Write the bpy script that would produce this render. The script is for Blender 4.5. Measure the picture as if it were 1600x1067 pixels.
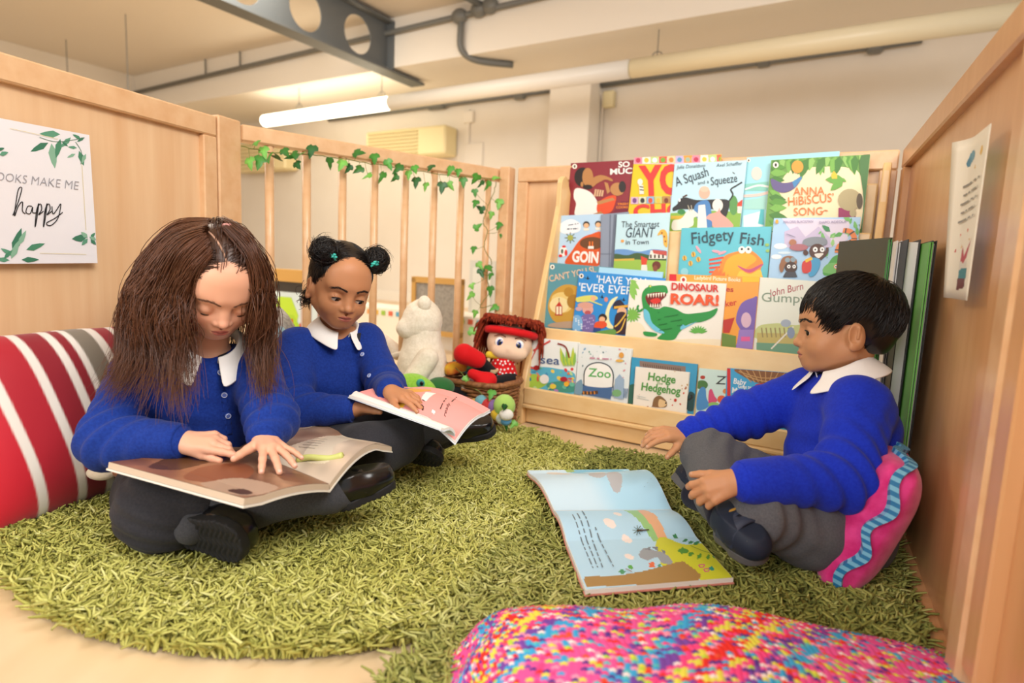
import bpy, math, random
import numpy as np
from mathutils import Vector, Matrix
random.seed(7); RNG = np.random.default_rng(7)
SC = bpy.context.scene
COL = SC.collection
for o in list(bpy.data.objects): bpy.data.objects.remove(o)

# ------------------------------------------------------------------ camera
FPX, CAM_H = 950.0, 0.55
_d = np.array([(480 - 800) / FPX, (533.5 - 7933) / FPX, 1.0]); _d /= np.linalg.norm(_d)
_up = -_d; _y = np.array([0, 0, 1.0]) - _up * _up[2]; _y /= np.linalg.norm(_y)
_x = np.cross(_y, _up); _x = _x if _x[0] > 0 else -_x
RCAM = np.array([_x, _y, _up])
EYE = np.array([0, 0, CAM_H])
cam = bpy.data.cameras.new('camera'); cam_o = bpy.data.objects.new('camera', cam); COL.objects.link(cam_o)
cam.sensor_width = 36; cam.lens = 36 * FPX / 1600; cam.clip_start = 0.02
r, u, f = RCAM[:, 0], RCAM[:, 1], RCAM[:, 2]
cam_o.matrix_world = Matrix(((r[0], u[0], -f[0], 0), (r[1], u[1], -f[1], 0), (r[2], u[2], -f[2], CAM_H), (0, 0, 0, 1)))
cam.dof.use_dof = True; cam.dof.focus_distance = 1.3; cam.dof.aperture_fstop = 2.8
SC.camera = cam_o

# ------------------------------------------------------------------ world, lights, exposure
SC.view_settings.view_transform = 'Standard'; SC.view_settings.look = 'None'
SC.view_settings.gamma = 1; SC.view_settings.use_curve_mapping = False
SC.view_settings.exposure = 0.30
wd = bpy.data.worlds.new('world'); SC.world = wd; wd.use_nodes = True
wd.node_tree.nodes['Background'].inputs[0].default_value = (1.0, 0.985, 0.965, 1)
wd.node_tree.nodes['Background'].inputs[1].default_value = 0.5

def area_light(name, loc, target, size, power, col=(1, 1, 1), sy=None):
    L = bpy.data.lights.new(name, 'AREA'); L.energy = power; L.color = col; L.size = size
    if sy: L.shape = 'RECTANGLE'; L.size_y = sy
    o = bpy.data.objects.new(name, L); COL.objects.link(o); o.location = loc
    o.rotation_euler = (Vector(target) - Vector(loc)).to_track_quat('-Z', 'Y').to_euler()
    return o
area_light('ceiling_key_light', (1.15, -.55, 2.6), (-.25, 1.5, .2), 1.7, 95, (1.0, 0.985, 0.96), 1.7)
area_light('left_fill_light', (-1.9, -1.6, 1.9), (0.4, 1.4, 0.3), 2.4, 58, (1.0, 0.99, 0.97), 1.6)  # unseen soft fill added behind the camera at left; no window there
area_light('far_room_light', (-2.6, 4.0, 2.6), (-2.8, 4.6, 0.0), 2.2, 120, (1.0, 0.93, 0.8), 2.2)

# ------------------------------------------------------------------ helpers
def ray(px, py): return RCAM @ np.array([(px - 800) / FPX, (533.5 - py) / FPX, 1.0])
def at(px, py, d): return EYE + ray(px, py) * d             # point at axial distance d
def unit(v): return v / np.linalg.norm(v)
def atz(px, py, z):
    q = ray(px, py); return EYE + q * ((z - CAM_H) / q[2])  # point on a level plane
def atn(px, py, p0, n):
    q = ray(px, py); return EYE + q * ((np.dot(p0 - EYE, n)) / np.dot(q, n))
def lin(h):
    if isinstance(h, str): h = [int(h[i:i + 2], 16) / 255 for i in (0, 2, 4)]
    return tuple(c / 12.92 if c <= .04045 else ((c + .055) / 1.055) ** 2.4 for c in h)
MATS = {}
def mat(name, hexc, rough=.5, spec=.5, **kw):
    if name in MATS: return MATS[name]
    m = bpy.data.materials.new(name); m.use_nodes = True; MATS[name] = m
    b = m.node_tree.nodes['Principled BSDF']
    b.inputs['Base Color'].default_value = (*lin(hexc), 1)
    b.inputs['Roughness'].default_value = rough; b.inputs['Specular IOR Level'].default_value = spec
    for k, v in kw.items(): b.inputs[k.replace('_', ' ')].default_value = v
    return m
def nodes(m): return m.node_tree.nodes, m.node_tree.links, m.node_tree.nodes['Principled BSDF']
def noisy(m, hexa, hexb, scale=(1, 1, 1), nscale=5, detail=4, bump=0, coord='Object', contrast=(.35, .65), rough=.5, bscale=None):
    """two-colour noise on the base colour, optional bump"""
    N, L, b = nodes(m)
    tc = N.new('ShaderNodeTexCoord'); mp = N.new('ShaderNodeMapping'); mp.inputs['Scale'].default_value = scale
    nz = N.new('ShaderNodeTexNoise'); nz.inputs['Scale'].default_value = nscale; nz.inputs['Detail'].default_value = detail
    nz.inputs['Roughness'].default_value = rough
    rp = N.new('ShaderNodeValToRGB'); rp.color_ramp.elements[0].position = contrast[0]; rp.color_ramp.elements[1].position = contrast[1]
    rp.color_ramp.elements[0].color = (*lin(hexa), 1); rp.color_ramp.elements[1].color = (*lin(hexb), 1)
    L.new(tc.outputs[coord], mp.inputs[0]); L.new(mp.outputs[0], nz.inputs[0]); L.new(nz.outputs[0], rp.inputs[0]); L.new(rp.outputs[0], b.inputs['Base Color'])
    if bump:
        bp = N.new('ShaderNodeBump'); bp.inputs['Strength'].default_value = bump; bp.inputs['Distance'].default_value = .002
        n2 = nz
        if bscale:
            n2 = N.new('ShaderNodeTexNoise'); n2.inputs['Scale'].default_value = bscale; n2.inputs['Detail'].default_value = 3
            L.new(tc.outputs[coord], n2.inputs[0])
        L.new(n2.outputs[0], bp.inputs['Height']); L.new(bp.outputs[0], b.inputs['Normal'])
    return m
def colattr(m, name='Col'):
    N, L, b = nodes(m); a = N.new('ShaderNodeVertexColor'); a.layer_name = name
    L.new(a.outputs[0], b.inputs['Base Color']); return m

ORG = {}
def mk(name, V, F, m=None, parent=None, smooth=False, vcol=None, fcol=None, base=None):
    V = np.asarray(V, dtype=float)
    if base is not None: org = np.asarray(base, float)
    elif parent is None: org = np.array([V[:, 0].mean(), V[:, 1].mean(), V[:, 2].min()])
    else: org = (V.min(0) + V.max(0)) / 2
    me = bpy.data.meshes.new(name)
    if isinstance(F, np.ndarray):
        nf, k = F.shape
        me.vertices.add(len(V)); me.vertices.foreach_set('co', (V - org).astype(np.float32).ravel())
        me.loops.add(nf * k); me.loops.foreach_set('vertex_index', F.astype(np.int32).ravel())
        me.polygons.add(nf); me.polygons.foreach_set('loop_start', np.arange(0, nf * k, k, dtype=np.int32))
        try: me.polygons.foreach_set('loop_total', np.full(nf, k, dtype=np.int32))
        except Exception: pass
        me.update(calc_edges=True); me.validate()
    else:
        me.from_pydata([tuple(v) for v in (V - org)], [], F); me.update()
    if smooth: me.polygons.foreach_set('use_smooth', np.ones(len(me.polygons), dtype=bool))
    if vcol is not None:
        a = me.color_attributes.new('Col', 'FLOAT_COLOR', 'POINT')
        c = np.ones((len(V), 4), np.float32); c[:, :3] = vcol; a.data.foreach_set('color', c.ravel())
    if fcol is not None:
        a = me.color_attributes.new('Col', 'FLOAT_COLOR', 'CORNER')
        c = np.concatenate([np.tile(np.array([[*fc, 1.0]], np.float32), (p.loop_total, 1)) for fc, p in zip(fcol, me.polygons)])
        a.data.foreach_set('color', c.ravel())
    if m is not None:
        for mm in (m if isinstance(m, (list, tuple)) else [m]): me.materials.append(mm)
    o = bpy.data.objects.new(name, me); COL.objects.link(o)
    if parent is not None:
        o.parent = parent; o.location = Vector(org - ORG[parent.name])
    else: o.location = Vector(org)
    ORG[o.name] = org
    return o
def thing(name, label, cat, loc, group=None):
    o = bpy.data.objects.new(name, None); COL.objects.link(o); o.location = Vector(loc); o.empty_display_size = .05
    ORG[o.name] = np.asarray(loc, float); o['label'] = label; o['category'] = cat
    if group: o['group'] = group
    return o
def tag(o, label, cat, group=None):
    o['label'] = label; o['category'] = cat
    if group: o['group'] = group
    return o
def struct(o): o['kind'] = 'structure'; return o

class MB:
    """collects boxes, tubes, lathes, prisms into one mesh"""
    def __init__(s): s.V = []; s.F = []
    def add(s, V, F):
        n = len(s.V); s.V += [tuple(v) for v in V]; s.F += [tuple(i + n for i in f) for f in F]; return s
    def box(s, c, size, ax=None, bev=0.0):
        """box centred on c; ax = 3 row axes"""
        A = np.eye(3) if ax is None else np.asarray(ax, float)
        h = np.asarray(size, float) / 2; c = np.asarray(c, float); b = min(bev, h.min() * .9)
        if b <= 0:
            P = [c + A.T @ (h * (i, j, k)) for i in (-1, 1) for j in (-1, 1) for k in (-1, 1)]
            return s.add(P, [(0, 1, 3, 2), (4, 6, 7, 5), (0, 4, 5, 1), (2, 3, 7, 6), (0, 2, 6, 4), (1, 5, 7, 3)])
        P = []; idx = {}
        for i in (-1, 1):
            for j in (-1, 1):
                for k in (-1, 1):
                    for a in range(3):
                        q = h * (i, j, k) - b * np.array([i, j, k]); q[a] = h[a] * (i, j, k)[a]
                        idx[(i, j, k, a)] = len(P); P.append(c + A.T @ q)
        F = []
        for a in range(3):
            o1, o2 = [x for x in range(3) if x != a]
            for sg in (-1, 1):
                q = []
                for (p1, p2) in ((-1, -1), (1, -1), (1, 1), (-1, 1)):
                    v = [0, 0, 0]; v[a] = sg; v[o1] = p1; v[o2] = p2; q.append(idx[(*v, a)])
                F.append(tuple(q if (sg > 0) == (a != 1) else q[::-1]))
            for p1 in (-1, 1):
                for p2 in (-1, 1):
                    v = [0, 0, 0]; v[o1] = p1; v[o2] = p2; v0 = list(v); v0[a] = -1; v1 = list(v); v1[a] = 1
                    q = [idx[(*v0, o1)], idx[(*v1, o1)], idx[(*v1, o2)], idx[(*v0, o2)]]; F.append(tuple(q))
        for i in (-1, 1):
            for j in (-1, 1):
                for k in (-1, 1): F.append((idx[(i, j, k, 0)], idx[(i, j, k, 1)], idx[(i, j, k, 2)]))
        return s.add(P, F)
    def tube(s, pts, rad, n=8, cap=True):
        V, F = tube_np(np.asarray(pts, float), rad, n); F = [tuple(f) for f in F]
        if cap: m = len(pts); F += [tuple(range(n))[::-1], tuple(range((m - 1) * n, m * n))]
        return s.add(V, F)
    def prism(s, poly, a, b=None):
        """poly: list of 3D points (planar), extruded by vector a"""
        n = len(poly); P = [np.asarray(p, float) for p in poly]; a = np.asarray(a, float)
        V = P + [p + a for p in P]
        F = [tuple(range(n))[::-1], tuple(range(n, 2 * n))] + [(i, (i + 1) % n, (i + 1) % n + n, i + n) for i in range(n)]
        return s.add(V, F)
    def ell(s, c, r, ax=None, nu=14, nv=8):
        A = np.eye(3) if ax is None else np.asarray(ax, float); c = np.asarray(c, float); V = []; F = []
        r = np.asarray(r if hasattr(r, '__len__') else (r, r, r), float)
        for j in range(nv + 1):
            t = math.pi * j / nv
            for i in range(nu):
                p = 2 * math.pi * i / nu; V.append(c + A.T @ (r * (math.sin(t) * math.cos(p), math.sin(t) * math.sin(p), math.cos(t))))
        for j in range(nv):
            for i in range(nu): F.append((j * nu + i, (j + 1) * nu + i, (j + 1) * nu + (i + 1) % nu, j * nu + (i + 1) % nu))
        return s.add(V, F)
    def build(s, name, m, parent=None, smooth=False, bevel=0, **kw):
        o = mk(name, np.array(s.V), s.F, m, parent, smooth, **kw)
        import bmesh
        bm = bmesh.new(); bm.from_mesh(o.data); bmesh.ops.remove_doubles(bm, verts=bm.verts, dist=1e-6)
        bmesh.ops.recalc_face_normals(bm, faces=bm.faces); bm.to_mesh(o.data); bm.free()
        if bevel:
            md = o.modifiers.new('bevel', 'BEVEL'); md.width = bevel; md.segments = 2; md.limit_method = 'ANGLE'
        return o
def frames(P):
    T = np.gradient(P, axis=0); T /= np.linalg.norm(T, axis=1)[:, None] + 1e-12
    n = np.cross(T[0], [0, 0, 1.0]); 
    if np.linalg.norm(n) < 1e-3: n = np.cross(T[0], [1.0, 0, 0])
    n /= np.linalg.norm(n); Ns = [n]
    for t in T[1:]:
        n = Ns[-1] - t * np.dot(Ns[-1], t); n /= np.linalg.norm(n) + 1e-12; Ns.append(n)
    Ns = np.array(Ns); return T, Ns, np.cross(T, Ns)
def tube_np(P, rad, n=8):
    m = len(P); rad = np.broadcast_to(np.asarray(rad, float), (m,)); T, A, B = frames(P)
    th = np.arange(n) * 2 * math.pi / n
    V = P[:, None, :] + rad[:, None, None] * (np.cos(th)[None, :, None] * A[:, None, :] + np.sin(th)[None, :, None] * B[:, None, :])
    i = np.arange(m - 1)[:, None] * n; j = np.arange(n)[None, :]; j2 = (j + 1) % n
    F = np.stack([i + j, i + j2, i + n + j2, i + n + j], -1).reshape(-1, 4)
    return V.reshape(-1, 3), F
def catmull(P, k=6, closed=False):
    P = np.asarray(P, float); n = len(P); out = []
    rng = range(n if closed else n - 1)
    for i in rng:
        g = (lambda j: P[j % n]) if closed else (lambda j: P[min(max(j, 0), n - 1)])
        p0, p1, p2, p3 = g(i - 1), g(i), g(i + 1), g(i + 2)
        for t in np.linspace(0, 1, k, endpoint=False):
            out.append(.5 * (2 * p1 + (p2 - p0) * t + (2 * p0 - 5 * p1 + 4 * p2 - p3) * t * t + (3 * p1 - p0 - 3 * p2 + p3) * t ** 3))
    if not closed: out.append(P[-1])
    return np.array(out)
def strands(paths, rads, n=3):
    """paths (S,M,3), rads (S,M) -> verts, faces (quads)"""
    S, M, _ = paths.shape
    T = np.gradient(paths, axis=1); T /= np.linalg.norm(T, axis=2, keepdims=True) + 1e-12
    ref = np.array([0.31, 0.22, 0.92]); A = np.cross(T, ref); A /= np.linalg.norm(A, axis=2, keepdims=True) + 1e-9; B = np.cross(T, A)
    th = np.arange(n) * 2 * math.pi / n
    V = paths[:, :, None, :] + rads[:, :, None, None] * (np.cos(th)[None, None, :, None] * A[:, :, None, :] + np.sin(th)[None, None, :, None] * B[:, :, None, :])
    s = np.arange(S)[:, None, None] * (M * n); i = np.arange(M - 1)[None, :, None] * n; j = np.arange(n)[None, None, :]; j2 = (j + 1) % n
    F = np.stack([s + i + j, s + i + j2, s + i + n + j2, s + i + n + j], -1).reshape(-1, 4)
    return V.reshape(-1, 3), F

# ------------------------------------------------------------------ implicit surfaces (surface nets)
def rot(ax, deg):
    return np.array(Matrix.Rotation(math.radians(deg), 3, Vector(ax)))
class SDF:
    """smooth union of primitives sampled on a grid; R,o place the local frame in the world"""
    def __init__(s, vox, R=None, o=(0, 0, 0)):
        s.vox = vox; s.R = np.eye(3) if R is None else np.asarray(R, float); s.o = np.asarray(o, float); s.ops = []
    def w(s, p): return s.R @ np.asarray(p, float) + s.o
    def ell(s, c, r, k=.01, A=None, sub=False):
        r = np.asarray(r if hasattr(r, '__len__') else (r,) * 3, float); c = np.asarray(c, float)
        A = np.eye(3) if A is None else np.asarray(A, float); m = r.max()
        def f(X):
            q = (X - c) @ A; k0 = np.linalg.norm(q / r, axis=-1); k1 = np.linalg.norm(q / (r * r), axis=-1) + 1e-9
            return k0 * (k0 - 1) / k1
        s.ops.append((f, c - m, c + m, k, sub)); return s
    def cone(s, a, b, ra, rb, k=.01, sub=False, flat=None):
        a = np.asarray(a, float); b = np.asarray(b, float); m = max(ra, rb)
        ab = b - a; L2 = ab @ ab + 1e-12
        def f(X):
            t = np.clip(((X - a) @ ab) / L2, 0, 1); q = X - a - t[..., None] * ab
            if flat is not None:
                d = q @ np.asarray(flat[0], float); q = q + (d * (flat[1] - 1))[..., None] * np.asarray(flat[0], float)
            return np.linalg.norm(q, axis=-1) - (ra + (rb - ra) * t)
        s.ops.append((f, np.minimum(a, b) - m, np.maximum(a, b) + m, k, sub)); return s
    def chain(s, pts, rs, k=.01, **kw):
        for i in range(len(pts) - 1): s.cone(pts[i], pts[i + 1], rs[i], rs[i + 1], k, **kw)
        return s
    def box(s, c, h, rr=.005, k=.01, A=None, sub=False):
        c = np.asarray(c, float); h = np.asarray(h, float); A = np.eye(3) if A is None else np.asarray(A, float); m = np.linalg.norm(h)
        def f(X):
            q = np.abs((X - c) @ A) - h + rr
            return np.linalg.norm(np.maximum(q, 0), axis=-1) + np.minimum(q.max(-1), 0) - rr
        s.ops.append((f, c - m, c + m, k, sub)); return s
    def fn(s, f, lo, hi, k, sub=False): s.ops.append((f, np.asarray(lo, float), np.asarray(hi, float), k, sub)); return s
    def mesh(s, disp=None, relax=1, clip=None):
        v = s.vox; A = [o for o in s.ops if not o[4]]
        lo = np.min([o[1] for o in A], 0) - 3 * v; hi = np.max([o[2] for o in A], 0) + 3 * v
        ax = [np.arange(lo[i], hi[i] + v, v) for i in range(3)]; shp = [len(a) for a in ax]
        D = np.full(shp, 1.0, np.float32)
        for f, a, b, k, sub in s.ops:
            m = k + 2 * v
            i0 = np.maximum(((a - m - lo) / v).astype(int), 0); i1 = np.minimum(((b + m - lo) / v).astype(int) + 2, shp)
            if (i1 <= i0).any(): continue
            X = np.stack(np.meshgrid(*[ax[i][i0[i]:i1[i]] for i in range(3)], indexing='ij'), -1)
            d = f(X).astype(np.float32); sl = tuple(slice(i0[i], i1[i]) for i in range(3)); e = D[sl]
            if sub: h = np.maximum(k - np.abs(e + d), 0) / k; D[sl] = np.maximum(e, -d) + h * h * k * .25
            else: h = np.maximum(k - np.abs(e - d), 0) / k; D[sl] = np.minimum(e, d) - h * h * k * .25
        if disp is not None:
            near = np.nonzero(np.abs(D) < 4 * v + .012)
            X = np.stack([ax[i][near[i]] for i in range(3)], -1); D[near] += disp(X).astype(np.float32)
        if clip is not None:
            near = np.nonzero(D < 4 * v)
            X = np.stack([ax[i][near[i]] for i in range(3)], -1); D[near] = np.maximum(D[near], clip(X))
        V, F = nets(D)
        V = V * v + lo
        for _ in range(relax): V = smooth_mesh(V, F, .5)
        s.local = V
        return V @ s.R.T + s.o, F
def nets(D):
    S = D < 0
    nx, ny, nz = D.shape
    c = np.zeros((nx - 1, ny - 1, nz - 1), np.int8)
    for i in (0, 1):
        for j in (0, 1):
            for k in (0, 1): c += S[i:nx - 1 + i, j:ny - 1 + j, k:nz - 1 + k]
    cells = np.argwhere((c > 0) & (c < 8))
    idx = np.full(c.shape, -1, np.int32); idx[tuple(cells.T)] = np.arange(len(cells))
    acc = np.zeros((len(cells), 3)); cnt = np.zeros(len(cells))
    off = np.array([(i, j, k) for i in (0, 1) for j in (0, 1) for k in (0, 1)])
    val = np.stack([D[tuple((cells + o).T)] for o in off], 1)
    for a in range(8):
        for b in range(a + 1, 8):
            if np.abs(off[a] - off[b]).sum() != 1: continue
            m = (val[:, a] < 0) != (val[:, b] < 0); t = val[m, a] / (val[m, a] - val[m, b])
            acc[m] += off[a] + t[:, None] * (off[b] - off[a]); cnt[m] += 1
    V = cells + acc / cnt[:, None]
    Fs = []
    for a in range(3):
        sl0 = [slice(1, -1)] * 3; sl0[a] = slice(0, -1); sl1 = [slice(1, -1)] * 3; sl1[a] = slice(1, None)
        s0, s1 = S[tuple(sl0)], S[tuple(sl1)]
        for flip, m in ((0, s0 & ~s1), (1, ~s0 & s1)):
            p = np.argwhere(m); base = p.copy()
            for b in range(3):
                if b != a: base[:, b] += 1
            b1, b2 = (a + 1) % 3, (a + 2) % 3; q = []
            for d1, d2 in ((0, 0), (-1, 0), (-1, -1), (0, -1)):
                g = base.copy(); g[:, b1] += d1; g[:, b2] += d2; q.append(idx[tuple(g.T)])
            q = np.stack(q, 1); Fs.append(q[:, ::-1] if flip else q)
    F = np.concatenate(Fs); F = F[(F >= 0).all(1)]
    return V, F
def smooth_mesh(V, F, a=.5):
    acc = np.zeros_like(V); n = np.zeros(len(V))
    for i in range(4):
        e0 = F[:, i]; e1 = F[:, (i + 1) % 4]
        for x, y in ((e0, e1), (e1, e0)):
            for c in range(3): acc[:, c] += np.bincount(x, V[y, c], len(V))
            n += np.bincount(x, minlength=len(V))
    n = np.maximum(n, 1)
    return V * (1 - a) + a * acc / n[:, None]
def vnoise(X, s, seed=0):
    """cheap smooth noise from summed sines"""
    r = np.random.default_rng(seed); o = 0
    for i in range(6):
        k = r.normal(size=3); k *= s * (0.6 + .25 * i) / np.linalg.norm(k); o = o + np.sin(X @ k + r.uniform(0, 6.28)) / (1 + .35 * i)
    return o / 3
def smstep(a, b, x):
    t = np.clip((x - a) / (b - a), 0, 1); return t * t * (3 - 2 * t)

# ------------------------------------------------------------------ flat print (lettering, cover pictures) as thin inked shapes
INK = colattr(mat('printed_ink', 'FFFFFF', .4, .4))
class Art:
    def __init__(s, o, ex, ey, w, h, lift=.0006):
        s.o = np.asarray(o, float); s.ex = np.asarray(ex, float); s.ey = np.asarray(ey, float); s.n = np.cross(s.ex, s.ey)
        if np.dot(s.n, EYE - s.o) < 0: s.n = -s.n
        s.w, s.h = w, h; s.lift = lift; s.V = []; s.F = []; s.C = []; s.px = True; s.map = None
    def uv(s, p):
        if s.map is not None: return np.array(s.map(p[0], p[1]))
        if not s.px: return np.array(p, float)
        q = atn(p[0], p[1], s.o, s.n) - s.o; return np.array([q @ s.ex, q @ s.ey])
    def _put(s, Q, col, faces=None):
        s.lift += .00005; n = len(s.V)
        for q in Q: s.V.append((min(max(q[0], .0005), s.w - .0005), min(max(q[1], .0005), s.h - .0005), s.lift))
        for f in (faces or [tuple(range(len(Q)))]): s.F.append(tuple(i + n for i in f)); s.C.append(lin(col))
    def poly(s, pts, col, sm=False, k=5):
        Q = [s.uv(p) for p in pts]
        if sm: Q = catmull(np.array([[*q, 0] for q in Q]), k, True)[:, :2]
        s._put(Q, col); return s
    def rect(s, x0, y0, x1, y1, col): return s.poly([(x0, y0), (x1, y0), (x1, y1), (x0, y1)], col)
    def ell(s, cx, cy, rx, ry, col, rot=0, n=18):
        c, q = math.cos(math.radians(rot)), math.sin(math.radians(rot))
        return s.poly([(cx + rx * math.cos(t) * c - ry * math.sin(t) * q, cy + rx * math.cos(t) * q + ry * math.sin(t) * c) for t in np.arange(n) * 2 * math.pi / n], col)
    def leaf(s, x0, y0, x1, y1, w, col):
        dx, dy = x1 - x0, y1 - y0; px, py = -dy * w, dx * w
        return s.poly([(x0, y0), (x0 + dx * .35 + px, y0 + dy * .35 + py), (x0 + dx * .75 + px * .6, y0 + dy * .75 + py * .6), (x1, y1), (x0 + dx * .75 - px * .6, y0 + dy * .75 - py * .6), (x0 + dx * .35 - px, y0 + dy * .35 - py)], col)
    def line(s, pts, w, col, sm=True, taper=False):
        P = np.array([s.uv(p) for p in pts]); 
        e = s.uv((pts[0][0] + w, pts[0][1])); wm = np.linalg.norm(e - P[0]) / 2
        Q = np.c_[P, np.zeros(len(P))]
        if sm and len(P) > 2: Q = catmull(Q, 5)
        T = np.gradient(Q, axis=0)[:, :2]; T /= np.linalg.norm(T, axis=1)[:, None] + 1e-9; Nn = np.c_[-T[:, 1], T[:, 0]]
        ww = np.full(len(Q), wm) if not taper else wm * np.linspace(1, .15, len(Q))
        A = Q[:, :2] + Nn * ww[:, None]; B = Q[:, :2] - Nn * ww[:, None]; m = len(Q)
        s._put(list(A) + list(B), col, [(i, i + 1, m + i + 1, m + i) for i in range(m - 1)]); return s
    def scrib(s, p0, p1, h, col, n=5):
        """unreadable small print: a row of short word-long dashes"""
        p0 = np.array(p0, float); d = np.array(p1, float) - p0; x = 0.0; k = 0
        while x < .97:
            w = (.9 + .5 * math.sin(k * 2.4 + n)) / (n * 1.35); e = min(x + w, 1); s.line([tuple(p0 + d * x), tuple(p0 + d * (x + e) / 2), tuple(p0 + d * e)], h, col, False); x = e + .25 / n; k += 1
        return s
    def text(s, txt, p0, p1, hpx, col, shear=0, bold=0, clipx=None):
        """txt on the baseline p0-p1 (stretched to fit), capital height hpx"""
        V, F = glyphs(txt, bold)
        if len(V) == 0: return s
        x0, x1 = V[:, 0].min(), V[:, 0].max()
        cap = .69
        p0 = np.array(p0, float); d = np.array(p1, float) - p0; L = np.linalg.norm(d); nrm = np.array([d[1], -d[0]]) / L
        Q = []
        for v in V:
            t = (v[0] - x0) / (x1 - x0); q = p0 + d * t + nrm * (v[1] / cap * hpx) + (d / L) * (v[1] * shear * hpx)
            Q.append(s.uv(q))
        s._put(Q, col, F); return s
    def build(s, parent, name='cover_print', m=None):
        V = np.array(s.V); W = s.o + V[:, :1] * s.ex + V[:, 1:2] * s.ey + V[:, 2:] * s.n
        return mk(name, W, s.F, m or INK, parent, fcol=s.C)
_G = {}
def glyphs(txt, bold):
    if (txt, bold) in _G: return _G[(txt, bold)]
    cu = bpy.data.curves.new('t', 'FONT'); cu.body = txt; cu.resolution_u = 3; cu.offset = bold
    o = bpy.data.objects.new('t', cu); COL.objects.link(o)
    me = o.evaluated_get(bpy.context.evaluated_depsgraph_get()).to_mesh()
    V = np.array([v.co[:] for v in me.vertices]).reshape(-1, 3); F = [tuple(p.vertices) for p in me.polygons]
    o.to_mesh_clear(); bpy.data.objects.remove(o); bpy.data.curves.remove(cu)
    _G[(txt, bold)] = (V, F); return V, F
# ================================================================== SETTING
A0 = math.radians(-31); UU = np.array([math.cos(A0), math.sin(A0), 0]); WW = np.array([-math.sin(A0), math.cos(A0), 0]); ZZ = np.array([0, 0, 1.0])
RAX = [UU, WW, ZZ]
def rm(u, w, z): return UU * u + WW * w + ZZ * z
def rbox(name, u0, u1, w0, w1, z0, z1, m, parent=None, bev=0):
    return MB().box(rm((u0 + u1) / 2, (w0 + w1) / 2, (z0 + z1) / 2), (u1 - u0, w1 - w0, z1 - z0), RAX, bev).build(name, m, parent)
def wood(name, a, b, rough=.28, grain=(1, 1, .06), nscale=26, coat=.0):
    m = mat(name, a, rough, .45); noisy(m, a, b, grain, nscale, 5, contrast=(.3, .7), bump=.03)
    return m
M_WALL = noisy(mat('cream_paint', 'E8E0D4', .8, .2), 'E4DBCE', 'ECE5DA', nscale=.8)
M_CEIL = mat('ceiling_paint', 'E0D7CB', .85, .2); M_SOFF = mat('soffit_paint', 'F0EAE0', .8, .2)
M_FLOOR = noisy(mat('floor_vinyl', 'E3C69E', .32, .4), 'DDBE95', 'E9D0AC', (1, .12, 1), 9, 4, contrast=(.3, .7))
M_STEEL = mat('grey_steel_paint', '666A6C', .5, .4); M_BOX = mat('socket_plastic', 'E7DCB4', .45)
M_GALV = mat('dark_conduit', '6E6F6C', .4, .5)
struct(rbox('floor', -9.5, 4.5, -3.4, 6.2, -.08, 0, M_FLOOR))
struct(rbox('ceiling', -9.5, 4.5, -3.4, 6.2, 2.95, 3.05, M_CEIL))
struct(rbox('wall_back', -9.5, 4.5, 6.0, 6.15, 0, 2.95, M_WALL))
struct(rbox('wall_left', -9.5, -9.35, -3.4, 6.0, 0, 2.95, M_WALL))
struct(rbox('trim_1', -9.35, 4.5, 4.87, 6.0, 2.47, 2.95, M_SOFF))
struct(rbox('trim_2', -3.1, -2.65, 5.7, 6.0, 0, 2.47, M_SOFF))
struct(rbox('baseboard_back', -9.35, 4.5, 5.98, 6.0, 0, .12, mat('skirting_paint', 'F0EADF', .5)))

# steel cellular beam
def cellular_beam():
    t = thing('steel_beam', 'dark grey steel beam with round holes crossing below the ceiling', 'beam', rm(-4.55, 3.5, 2.42))
    w0, w1, z0, z1 = -1.0, 4.87, 2.43, 2.9
    holes = []; w = 4.45
    while w > w0 + .3: holes.append(w); w -= .62
    # web: strips between the holes, each hole cut as a 20-gon inside its own panel
    V = []; F = []
    def vert(w, z): V.append(rm(-4.55, w, z)); return len(V) - 1
    edges = [w1] + [(holes[i] + holes[i + 1]) / 2 for i in range(len(holes) - 1)] + [w0]
    rr = .175; zc = (z0 + z1) / 2
    for i, h in enumerate(holes):
        a, b = edges[i], edges[i + 1]; n = 24; out = []; inn = []
        for k in range(n):
            th = 2 * math.pi * (k + .5) / n; c, s = math.cos(th), math.sin(th)
            inn.append(vert(h + rr * c, zc + rr * s))
            dx = (a - h) if c > 0 else (h - b); sc = min(dx / abs(c) if abs(c) > 1e-6 else 9, (z1 - zc) / abs(s) if abs(s) > 1e-6 else 9)
            out.append(vert(h + sc * c, zc + sc * s))
        for k in range(n):
            k2 = (k + 1) % n; F.append((inn[k], inn[k2], out[k2], out[k]))
        for cx, cz in ((a, z1), (a, z0), (b, z1), (b, z0)):
            v = vert(cx, cz); P = np.array([V[q] for q in out]); d = np.linalg.norm(P - V[v], axis=1); q = np.argsort(d)[:2]; F.append((v, out[q[0]], out[q[1]]))
    o = mk('web', np.array(V), F, M_STEEL, t); md = o.modifiers.new('solid', 'SOLIDIFY'); md.thickness = .012; md.offset = 0
    for nm, z, e in (('bottom_flange', z0, 5.35), ('top_flange', z1, 4.87)):
        rbox(nm, -4.64, -4.46, w0, e, z - .012, z + .012, M_STEEL, t)
    rbox('end_plate', -4.64, -4.46, 4.85, 4.87, z0, z1, M_STEEL, t)
cellular_beam()
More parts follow.
